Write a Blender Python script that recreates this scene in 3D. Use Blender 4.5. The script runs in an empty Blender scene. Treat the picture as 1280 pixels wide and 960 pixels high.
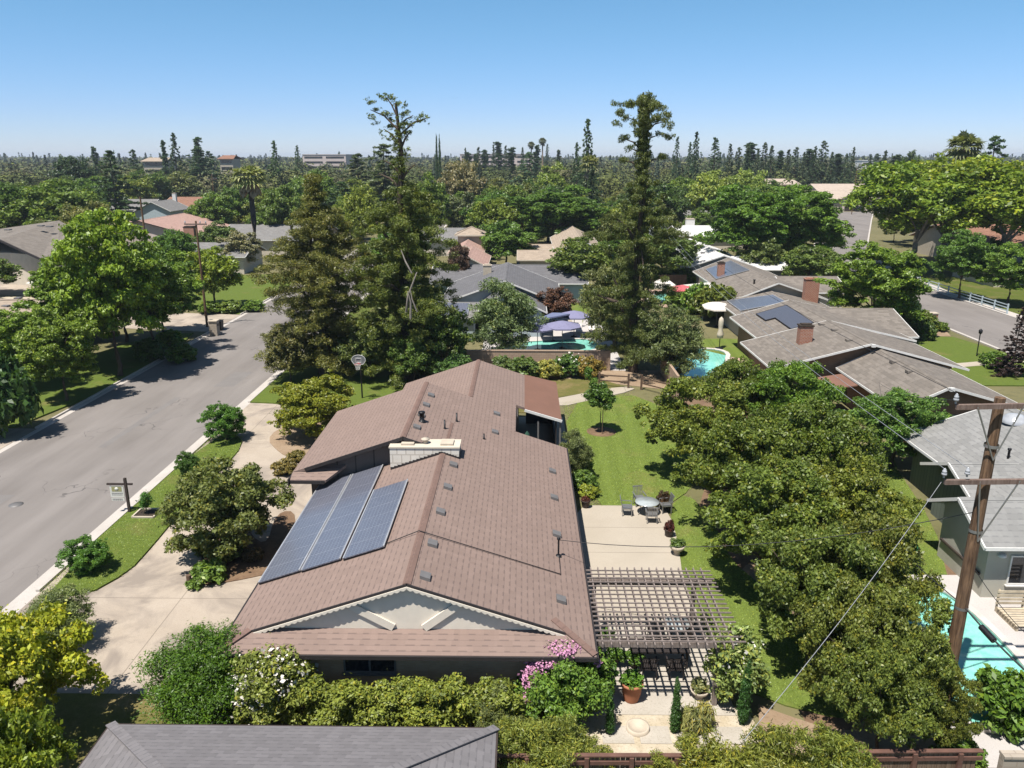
import bpy, math, random
import numpy as np
from mathutils import Vector, Matrix

random.seed(7)
scene = bpy.context.scene
COL = scene.collection

# ------------------------------------------------------------------ survey helpers
# The site was measured from the photograph: at() turns a measured picture point into
# a point on the ground (or at a height z), so that things stand at true positions.
CAM_H, FPX, HORIZON, VPX = 18.0, 980.0, 196.0, 655.0
PITCH = math.atan((480 - HORIZON) / FPX)
YAW = math.atan((VPX - 640) / math.hypot(FPX, 480 - HORIZON))


def ray(px, py):
    r, u = (px - 640) / FPX, (480 - py) / FPX
    d = (r, math.cos(PITCH) + u * math.sin(PITCH), -math.sin(PITCH) + u * math.cos(PITCH))
    c, s = math.cos(YAW), math.sin(YAW)
    return (d[0] * c - d[1] * s, d[0] * s + d[1] * c, d[2])


def at(px, py, z=0.0):
    d = ray(px, py)
    t = (z - CAM_H) / d[2]
    return Vector((d[0] * t, d[1] * t, z))


def at_y(px, py, Y):
    d = ray(px, py)
    t = Y / d[1]
    return Vector((d[0] * t, Y, CAM_H + d[2] * t))


def at_slope(px, py, a, b, c):
    """point on the plane z = a + b*x + c*y"""
    d = ray(px, py)
    t = (a - CAM_H) / (d[2] - b * d[0] - c * d[1])
    return Vector((d[0] * t, d[1] * t, CAM_H + d[2] * t))


# ------------------------------------------------------------------ mesh builder
class MB:
    def __init__(self):
        self.v, self.f, self.m, self.sm = [], [], [], []

    def face(self, pts, mi=0, smooth=False):
        b = len(self.v)
        self.v += [tuple(p) for p in pts]
        self.f.append(list(range(b, b + len(pts))))
        self.m.append(mi)
        self.sm.append(smooth)
        return self

    def mesh(self, vs, fs, mi=0, smooth=False):
        b = len(self.v)
        self.v += [tuple(p) for p in vs]
        for f in fs:
            self.f.append([b + i for i in f])
            self.m.append(mi)
            self.sm.append(smooth)
        return self

    def box(self, x0, x1, y0, y1, z0, z1, mi=0):
        return self.mesh([(x0, y0, z0), (x1, y0, z0), (x1, y1, z0), (x0, y1, z0), (x0, y0, z1), (x1, y0, z1), (x1, y1, z1), (x0, y1, z1)],
                         [(0, 3, 2, 1), (4, 5, 6, 7), (0, 1, 5, 4), (1, 2, 6, 5), (2, 3, 7, 6), (3, 0, 4, 7)], mi)

    def obox(self, a, b, w, h, mi=0, up=(0, 0, 1)):
        """a bar of width w and height h from a to b"""
        a, b = Vector(a), Vector(b)
        t = (b - a).normalized()
        u = Vector(up)
        s = t.cross(u)
        if s.length < 1e-4:
            s = t.cross(Vector((1, 0, 0)))
        s.normalize()
        u = s.cross(t).normalized()
        s, u = s * (w / 2), u * (h / 2)
        vs = [a - s - u, a + s - u, a + s + u, a - s + u, b - s - u, b + s - u, b + s + u, b - s + u]
        return self.mesh(vs, [(3, 2, 1, 0), (4, 5, 6, 7), (0, 1, 5, 4), (1, 2, 6, 5), (2, 3, 7, 6), (3, 0, 4, 7)], mi)

    def prism(self, poly, z0, z1, mi=0):
        n = len(poly)
        area = sum(poly[i][0] * poly[(i + 1) % n][1] - poly[(i + 1) % n][0] * poly[i][1] for i in range(n))
        if area < 0:
            poly = poly[::-1]
        vs = [(p[0], p[1], z0) for p in poly] + [(p[0], p[1], z1) for p in poly]
        fs = [tuple(range(n - 1, -1, -1)), tuple(range(n, 2 * n))] + [(i, (i + 1) % n, n + (i + 1) % n, n + i) for i in range(n)]
        return self.mesh(vs, fs, mi)

    def extrude(self, pts, d, mi=0):
        """closed solid: polygon pts swept along vector d"""
        pts = [Vector(p) for p in pts]
        d = Vector(d)
        n = len(pts)
        nn = Vector((0, 0, 0))
        for i in range(n):
            nn += pts[i].cross(pts[(i + 1) % n])
        if nn.dot(d) > 0:
            pts = pts[::-1]
        vs = pts + [p + d for p in pts]
        fs = [tuple(range(n)), tuple(range(2 * n - 1, n - 1, -1))] + [((i + 1) % n, i, n + i, n + (i + 1) % n) for i in range(n)]
        return self.mesh(vs, fs, mi)

    def slab(self, pts, th=0.12, mi=0):
        return self.extrude(pts, (0, 0, -th), mi)

    def tube(self, pts, rad, n=8, mi=0, smooth=True, caps=True):
        pts = [Vector(p) for p in pts]
        if not isinstance(rad, (list, tuple)):
            rad = [rad] * len(pts)
        vs = []
        for i, p in enumerate(pts):
            t = (pts[min(i + 1, len(pts) - 1)] - pts[max(i - 1, 0)]).normalized()
            a = t.cross(Vector((0, 0, 1)))
            if a.length < 1e-3:
                a = t.cross(Vector((1, 0, 0)))
            a.normalize()
            b = t.cross(a).normalized()
            for k in range(n):
                q = 2 * math.pi * k / n
                vs.append(p + (a * math.cos(q) + b * math.sin(q)) * rad[i])
        fs = []
        for i in range(len(pts) - 1):
            for k in range(n):
                fs.append((i * n + k, (i + 1) * n + k, (i + 1) * n + (k + 1) % n, i * n + (k + 1) % n))
        self.mesh(vs, fs, mi, smooth)
        if caps:
            self.mesh(vs[:n], [tuple(range(n))], mi)
            self.mesh(vs[-n:], [tuple(range(n - 1, -1, -1))], mi)
        return self

    def lathe(self, prof, c=(0, 0, 0), n=16, mi=0, smooth=True):
        vs, fs = [], []
        for r, z in prof:
            for k in range(n):
                q = 2 * math.pi * k / n
                vs.append((c[0] + r * math.cos(q), c[1] + r * math.sin(q), c[2] + z))
        for i in range(len(prof) - 1):
            for k in range(n):
                fs.append((i * n + k, i * n + (k + 1) % n, (i + 1) * n + (k + 1) % n, (i + 1) * n + k))
        return self.mesh(vs, fs, mi, smooth)

    def build(self, name, mats, parent=None, uv=True):
        me = bpy.data.meshes.new(name)
        me.from_pydata(self.v, [], self.f)
        mats = mats if isinstance(mats, (list, tuple)) else [mats]
        for m in mats:
            me.materials.append(m)
        me.polygons.foreach_set('material_index', self.m)
        me.polygons.foreach_set('use_smooth', self.sm)
        if uv:      # metric UVs: u level along each face, v up its slope
            lay = me.uv_layers.new(name='UVMap')
            for p in me.polygons:
                nrm = p.normal
                h = Vector((0, 0, 1)).cross(nrm)
                h = h.normalized() if h.length > 1e-3 else Vector((1, 0, 0))
                s = nrm.cross(h)
                for li in p.loop_indices:
                    co = me.vertices[me.loops[li].vertex_index].co
                    lay.data[li].uv = (co.dot(h), co.dot(s))
        me.update()
        o = bpy.data.objects.new(name, me)
        COL.objects.link(o)
        if parent is not None:
            o.parent = parent
        return o


def tag(o, label=None, cat=None, group=None, kind=None):
    if label: o['label'] = label
    if cat: o['category'] = cat
    if group: o['group'] = group
    if kind: o['kind'] = kind
    return o


def thing(name, label, cat, loc=(0, 0, 0), group=None):
    o = bpy.data.objects.new(name, None)
    o.empty_display_size = 0.2
    o.location = loc
    COL.objects.link(o)
    return tag(o, label, cat, group)


def local(o, parent_loc):
    """shift a part that was modelled in world space so that it sits right under an Empty at parent_loc"""
    o.matrix_parent_inverse = Matrix.Translation(-Vector(parent_loc))
    return o


# ------------------------------------------------------------------ materials
ALB = 0.74      # overall level of the surface colours


class NT:
    def __init__(self, name):
        self.mat = bpy.data.materials.new(name)
        self.mat.use_nodes = True
        self.t = self.mat.node_tree
        self.t.nodes.clear()
        self.out = self.n('ShaderNodeOutputMaterial')

    def n(self, typ, **kw):
        nd = self.t.nodes.new(typ)
        for k, v in kw.items():
            setattr(nd, k, v)
        return nd

    def l(self, a, b):
        self.t.links.new(a, b)

    def val(self, sock, v):
        if isinstance(v, bpy.types.NodeSocket):
            self.l(v, sock)
        else:
            sock.default_value = v

    def math(self, op, a, b=0.0, c=None):
        nd = self.n('ShaderNodeMath', operation=op)
        self.val(nd.inputs[0], a)
        self.val(nd.inputs[1], b)
        if c is not None:
            self.val(nd.inputs[2], c)
        return nd.outputs[0]

    def mix(self, f, a, b, mode='MIX'):
        nd = self.n('ShaderNodeMix', data_type='RGBA', blend_type=mode)
        self.val(nd.inputs[0], f)
        self.val(nd.inputs[6], (*a, 1) if isinstance(a, tuple) and len(a) == 3 else a)
        self.val(nd.inputs[7], (*b, 1) if isinstance(b, tuple) and len(b) == 3 else b)
        return nd.outputs[2]

    def noise(self, co, scale, detail=4, rough=0.55, dist=0.0):
        nd = self.n('ShaderNodeTexNoise')
        nd.inputs['Scale'].default_value = scale
        nd.inputs['Detail'].default_value = detail
        nd.inputs['Roughness'].default_value = rough
        nd.inputs['Distortion'].default_value = dist
        if co is not None:
            self.l(co, nd.inputs['Vector'])
        return nd.outputs['Fac']

    def ramp(self, f, a, b):
        nd = self.n('ShaderNodeMapRange')
        self.l(f, nd.inputs[0])
        nd.inputs[1].default_value = a
        nd.inputs[2].default_value = b
        return nd.outputs[0]

    def uv(self):
        return self.n('ShaderNodeUVMap').outputs[0]

    def pos(self):
        return self.n('ShaderNodeNewGeometry').outputs['Position']

    def xyz(self, v):
        nd = self.n('ShaderNodeSeparateXYZ')
        self.l(v, nd.inputs[0])
        return nd.outputs

    def comb(self, x, y, z=0.0):
        nd = self.n('ShaderNodeCombineXYZ')
        for i, q in enumerate((x, y, z)):
            self.val(nd.inputs[i], q)
        return nd.outputs[0]

    def scalev(self, v, s):
        nd = self.n('ShaderNodeVectorMath', operation='MULTIPLY')
        self.l(v, nd.inputs[0])
        nd.inputs[1].default_value = s
        return nd.outputs[0]

    def bsdf(self, color, rough=0.8, metal=0.0, spec=0.3, bump=None, bumps=0.3, bdist=0.02):
        p = self.n('ShaderNodeBsdfPrincipled')
        color = tuple(q * ALB for q in color) if isinstance(color, tuple) else self.mix(1.0, color, (ALB, ALB, ALB), 'MULTIPLY')
        self.val(p.inputs['Base Color'], (*color, 1) if isinstance(color, tuple) and len(color) == 3 else color)
        self.val(p.inputs['Roughness'], rough)
        p.inputs['Metallic'].default_value = metal
        p.inputs['Specular IOR Level'].default_value = spec
        if bump is not None:
            b = self.n('ShaderNodeBump')
            b.inputs['Strength'].default_value = bumps
            b.inputs['Distance'].default_value = bdist
            self.l(bump, b.inputs['Height'])
            self.l(b.outputs[0], p.inputs['Normal'])
        self.l(p.outputs[0], self.out.inputs[0])
        return p


def m_plain(name, col, rough=0.6, metal=0.0, var=0.12, scale=3.0, spec=0.3):
    t = NT(name)
    f = t.noise(t.n('ShaderNodeTexCoord').outputs['Object'], scale, 5)
    c = t.mix(t.ramp(f, 0.3, 0.7), tuple(x * (1 - var) for x in col), tuple(min(1, x * (1 + var)) for x in col))
    t.bsdf(c, rough, metal, spec)
    return t.mat


def m_speck(name, base, dark, light, s1, s2, rough=0.9, stain=None, joints=None, bumps=0.2):
    """mineral ground: large blotches s1, fine grain s2, optional stain colour and joint grid"""
    t = NT(name)
    P = t.pos()
    big = t.noise(P, s1, 5, 0.6)
    fine = t.noise(P, s2, 3, 0.7)
    c = t.mix(t.ramp(big, 0.35, 0.7), base, light)
    c = t.mix(t.math('MULTIPLY', t.ramp(fine, 0.5, 0.72), 0.55), c, dark)
    if stain:
        st = t.noise(P, s1 * 0.55, 4, 0.65, 1.2)
        c = t.mix(t.math('MULTIPLY', t.ramp(st, 0.43, 0.62), 0.85), c, stain)
    if joints:
        x, y, z = t.xyz(P)
        g = None
        for q, per, off in ((x, joints[0], 0.3), (y, joints[1], 0.9)):
            k = t.math('ABSOLUTE', t.math('SUBTRACT', t.math('FRACT', t.math('DIVIDE', t.math('ADD', q, 500 + off), per)), 0.5))
            k = t.math('LESS_THAN', k, 0.022 / per)
            g = k if g is None else t.math('MAXIMUM', g, k)
        c = t.mix(t.math('MULTIPLY', g, 0.55), c, tuple(d * 0.5 for d in dark))
    t.bsdf(c, rough, 0, 0.25, fine, bumps, 0.01)
    return t.mat


def m_asphalt():
    t = NT('asphalt')
    P = t.pos()
    st = t.noise(t.scalev(P, (1.0, 0.12, 1.0)), 0.55, 4, 0.6)
    fine = t.noise(P, 38, 2, 0.8)
    big = t.noise(P, 0.12, 3)
    c = t.mix(t.ramp(st, 0.3, 0.75), (0.186, 0.165, 0.150), (0.275, 0.247, 0.227))
    c = t.mix(t.math('MULTIPLY', t.ramp(fine, 0.45, 0.8), 0.35), c, (0.13, 0.12, 0.118))
    c = t.mix(t.math('MULTIPLY', t.ramp(big, 0.45, 0.7), 0.35), c, (0.30, 0.272, 0.252))
    vor = t.n('ShaderNodeTexVoronoi', feature='DISTANCE_TO_EDGE')
    vor.inputs['Scale'].default_value = 0.24
    wob = t.n('ShaderNodeVectorMath', operation='MULTIPLY_ADD')
    nz = t.n('ShaderNodeTexNoise')
    nz.inputs['Scale'].default_value = 0.9
    t.l(P, nz.inputs['Vector'])
    t.l(nz.outputs['Color'], wob.inputs[0])
    wob.inputs[1].default_value = (2.2, 2.2, 0)
    t.l(P, wob.inputs[2])
    t.l(wob.outputs[0], vor.inputs['Vector'])
    crack = t.math('LESS_THAN', vor.outputs['Distance'], 0.006)
    gate = t.ramp(t.noise(P, 0.16, 2), 0.52, 0.6)
    c = t.mix(t.math('MULTIPLY', t.math('MULTIPLY', crack, gate), 0.75), c, (0.10, 0.09, 0.088))
    t.bsdf(c, 0.9, 0, 0.25, fine, 0.25, 0.01)
    return t.mat


def m_grass(name, a, b, dry, stripes=False, dryness=0.5):
    t = NT(name)
    P = t.pos()
    big = t.noise(P, 0.35, 5, 0.6)
    mid = t.noise(P, 4.5, 6, 0.75)
    fine = t.noise(P, 24, 3, 0.85)
    c = t.mix(t.ramp(mid, 0.3, 0.7), a, b)
    if stripes:
        x, y, z = t.xyz(P)
        w = t.math('SINE', t.math('MULTIPLY', t.math('ADD', x, t.math('MULTIPLY', y, -0.03)), 5.6))
        c = t.mix(t.math('MULTIPLY', t.ramp(w, -0.5, 0.5), 0.22), c, tuple(q * 1.35 for q in b))
    worn = t.math('MULTIPLY', t.ramp(big, dryness, dryness + 0.16), t.ramp(mid, 0.25, 0.6))
    c = t.mix(t.math('MULTIPLY', worn, 0.85), c, dry)
    c = t.mix(t.math('MULTIPLY', t.ramp(fine, 0.42, 0.75), 0.5), c, tuple(q * 0.5 for q in a))
    t.bsdf(c, 0.95, 0, 0.15, fine, 0.5, 0.03)
    return t.mat


def m_shingle(name, base, dash, row=0.29, length=0.62, var=0.10, dashes=0.55, rough=0.95, hue=None):
    """asphalt shingle roof in the metric UVs: courses of tabs with random dark shadow dashes"""
    t = NT(name)
    u, v, _ = t.xyz(t.uv())
    r = t.math('DIVIDE', v, row)
    ri = t.math('FLOOR', r)
    rf = t.math('FRACT', r)
    wn = t.n('ShaderNodeTexWhiteNoise', noise_dimensions='1D')
    t.l(ri, wn.inputs['W'])
    uu = t.math('ADD', t.math('DIVIDE', u, length), t.math('MULTIPLY', wn.outputs['Value'], 7.3))
    ui = t.math('FLOOR', uu)
    uf = t.math('FRACT', uu)
    wn2 = t.n('ShaderNodeTexWhiteNoise', noise_dimensions='2D')
    t.l(t.comb(ui, ri), wn2.inputs['Vector'])
    tab = wn2.outputs['Value']
    big = t.noise(t.pos(), 0.5, 4, 0.6)
    gr = t.noise(t.pos(), 45, 2, 0.8)
    lo = tuple(q * (1 - var) for q in base)
    hi = hue or tuple(q * (1 + var) for q in base)
    c = t.mix(tab, lo, hi)
    c = t.mix(t.math('MULTIPLY', t.ramp(big, 0.35, 0.7), 0.30), c, tuple(q * 0.78 for q in base))
    run = t.noise(t.comb(t.math('MULTIPLY', u, 2.2), t.math('MULTIPLY', v, 0.16)), 1.0, 4, 0.65)      # rain streaks down the slope
    c = t.mix(t.math('MULTIPLY', t.ramp(run, 0.50, 0.75), 0.28), c, tuple(q * 1.28 for q in base))
    c = t.mix(t.math('MULTIPLY', t.ramp(gr, 0.45, 0.8), 0.25), c, tuple(q * 0.62 for q in base))
    # a dash: the shadow gap under the butt of part of the tabs
    on = t.math('MULTIPLY', t.math('LESS_THAN', uf, t.math('ADD', t.math('MULTIPLY', tab, 0.35), 0.30)), t.math('LESS_THAN', rf, 0.25))
    c = t.mix(t.math('MULTIPLY', on, dashes), c, dash)
    seam = t.math('MULTIPLY', t.math('LESS_THAN', rf, 0.09), 0.35)
    c = t.mix(seam, c, dash)
    t.bsdf(c, rough, 0, 0.2, t.math('ADD', t.math('MULTIPLY', rf, 0.6), t.math('MULTIPLY', gr, 0.4)), 0.25, 0.01)
    return t.mat


def m_brick(name, c1, c2, mortar, w=0.22, h=0.075, ms=0.06, rough=0.85):
    t = NT(name)
    b = t.n('ShaderNodeTexBrick')
    b.inputs['Color1'].default_value = (*c1, 1)
    b.inputs['Color2'].default_value = (*c2, 1)
    b.inputs['Mortar'].default_value = (*mortar, 1)
    b.inputs['Scale'].default_value = 1.0
    b.inputs['Mortar Size'].default_value = ms * h * 2
    b.inputs['Brick Width'].default_value = w
    b.inputs['Row Height'].default_value = h
    t.l(t.uv(), b.inputs['Vector'])
    f = t.noise(t.pos(), 2.0, 5)
    c = t.mix(t.math('MULTIPLY', t.ramp(f, 0.4, 0.75), 0.3), b.outputs['Color'], tuple(q * 0.7 for q in c1))
    t.bsdf(c, rough, 0, 0.2, b.outputs['Fac'], -0.3, 0.01)
    return t.mat


def m_planks(name, a, b, w=0.14, gap=(0.03, 0.02, 0.015), horiz=False, rough=0.8):
    t = NT(name)
    u, v, _ = t.xyz(t.uv())
    q, along = (v, u) if horiz else (u, v)
    k = t.math('DIVIDE', q, w)
    ki, kf = t.math('FLOOR', k), t.math('FRACT', k)
    wn = t.n('ShaderNodeTexWhiteNoise', noise_dimensions='1D')
    t.l(ki, wn.inputs['W'])
    g = t.noise(t.comb(t.math('MULTIPLY', q, 30.0), t.math('MULTIPLY', along, 1.6), wn.outputs['Value']), 1.0, 5, 0.6)
    c = t.mix(t.ramp(t.math('ADD', t.math('MULTIPLY', g, 0.6), t.math('MULTIPLY', wn.outputs['Value'], 0.4)), 0.25, 0.75), a, b)
    c = t.mix(t.math('LESS_THAN', kf, 0.07), c, gap)
    t.bsdf(c, rough, 0, 0.25, g, 0.2, 0.01)
    return t.mat


def m_wood(name, a, b, rough=0.8):
    t = NT(name)
    co = t.n('ShaderNodeTexCoord').outputs['Object']
    g = t.noise(t.scalev(co, (14, 14, 1.2)), 1.0, 6, 0.65, 0.4)
    g2 = t.noise(co, 1.3, 3)
    c = t.mix(t.ramp(g, 0.35, 0.65), a, b)
    c = t.mix(t.math('MULTIPLY', t.ramp(g2, 0.4, 0.7), 0.35), c, tuple(q * 0.55 for q in a))
    t.bsdf(c, rough, 0, 0.25, g, 0.5, 0.02)
    return t.mat


def m_solar(name, c1=(0.098, 0.104, 0.138), c2=(0.118, 0.125, 0.160), line=(0.34, 0.345, 0.38), cell=0.158):
    t = NT(name)
    u, v, _ = t.xyz(t.uv())
    g = None
    ids = []
    for q, per in ((u, cell), (v, cell)):
        k = t.math('DIVIDE', q, per)
        ids.append(t.math('FLOOR', k))
        e = t.math('LESS_THAN', t.math('FRACT', k), 0.10)
        g = e if g is None else t.math('MAXIMUM', g, e)
    wn = t.n('ShaderNodeTexWhiteNoise', noise_dimensions='2D')
    t.l(t.comb(ids[0], ids[1]), wn.inputs['Vector'])
    c = t.mix(wn.outputs['Value'], c1, c2)
    c = t.mix(t.math('MULTIPLY', g, 0.7), c, line)
    p = t.bsdf(c, 0.28, 0, 0.5)
    p.inputs['Coat Weight'].default_value = 0.25
    p.inputs['Coat Roughness'].default_value = 0.12
    return t.mat


def m_leaf():
    """one leaf material: the object's colour, varied leaf by leaf (v) and towards fresh or dry tips (t)"""
    t = NT('leaf')
    oc = t.n('ShaderNodeObjectInfo').outputs['Color']
    av = t.n('ShaderNodeAttribute', attribute_name='v').outputs['Fac']
    at_ = t.n('ShaderNodeAttribute', attribute_name='t').outputs['Fac']
    c = t.mix(1.0, oc, t.comb(t.math('MULTIPLY_ADD', av, 1.05, 0.42), t.math('MULTIPLY_ADD', av, 0.95, 0.48), t.math('MULTIPLY_ADD', av, 0.9, 0.5)), 'MULTIPLY')
    tip = t.mix(1.0, oc, (1.9, 1.45, 0.85), 'MULTIPLY')
    c = t.mix(t.math('MULTIPLY', at_, 0.8), c, tip)
    p = t.n('ShaderNodeBsdfPrincipled')
    t.l(c, p.inputs['Base Color'])
    p.inputs['Roughness'].default_value = 0.45
    p.inputs['Specular IOR Level'].default_value = 0.35
    tr = t.n('ShaderNodeBsdfTranslucent')
    t.l(t.mix(1.0, c, (1.15, 1.25, 0.5), 'MULTIPLY'), tr.inputs['Color'])
    mx = t.n('ShaderNodeMixShader')
    mx.inputs[0].default_value = 0.27
    t.l(p.outputs[0], mx.inputs[1])
    t.l(tr.outputs[0], mx.inputs[2])
    t.l(mx.outputs[0], t.out.inputs[0])
    return t.mat


def m_water(name, a, b):
    t = NT(name)
    P = t.pos()
    r = t.noise(P, 3.0, 3, 0.5, 0.6)
    big = t.noise(P, 0.25, 2)
    c = t.mix(t.ramp(r, 0.35, 0.7), a, b)
    c = t.mix(t.math('MULTIPLY', t.ramp(big, 0.4, 0.65), 0.4), c, tuple(q * 0.75 for q in a))
    p = t.bsdf(c, 0.06, 0, 0.5, r, 0.06, 0.05)
    return t.mat


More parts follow.
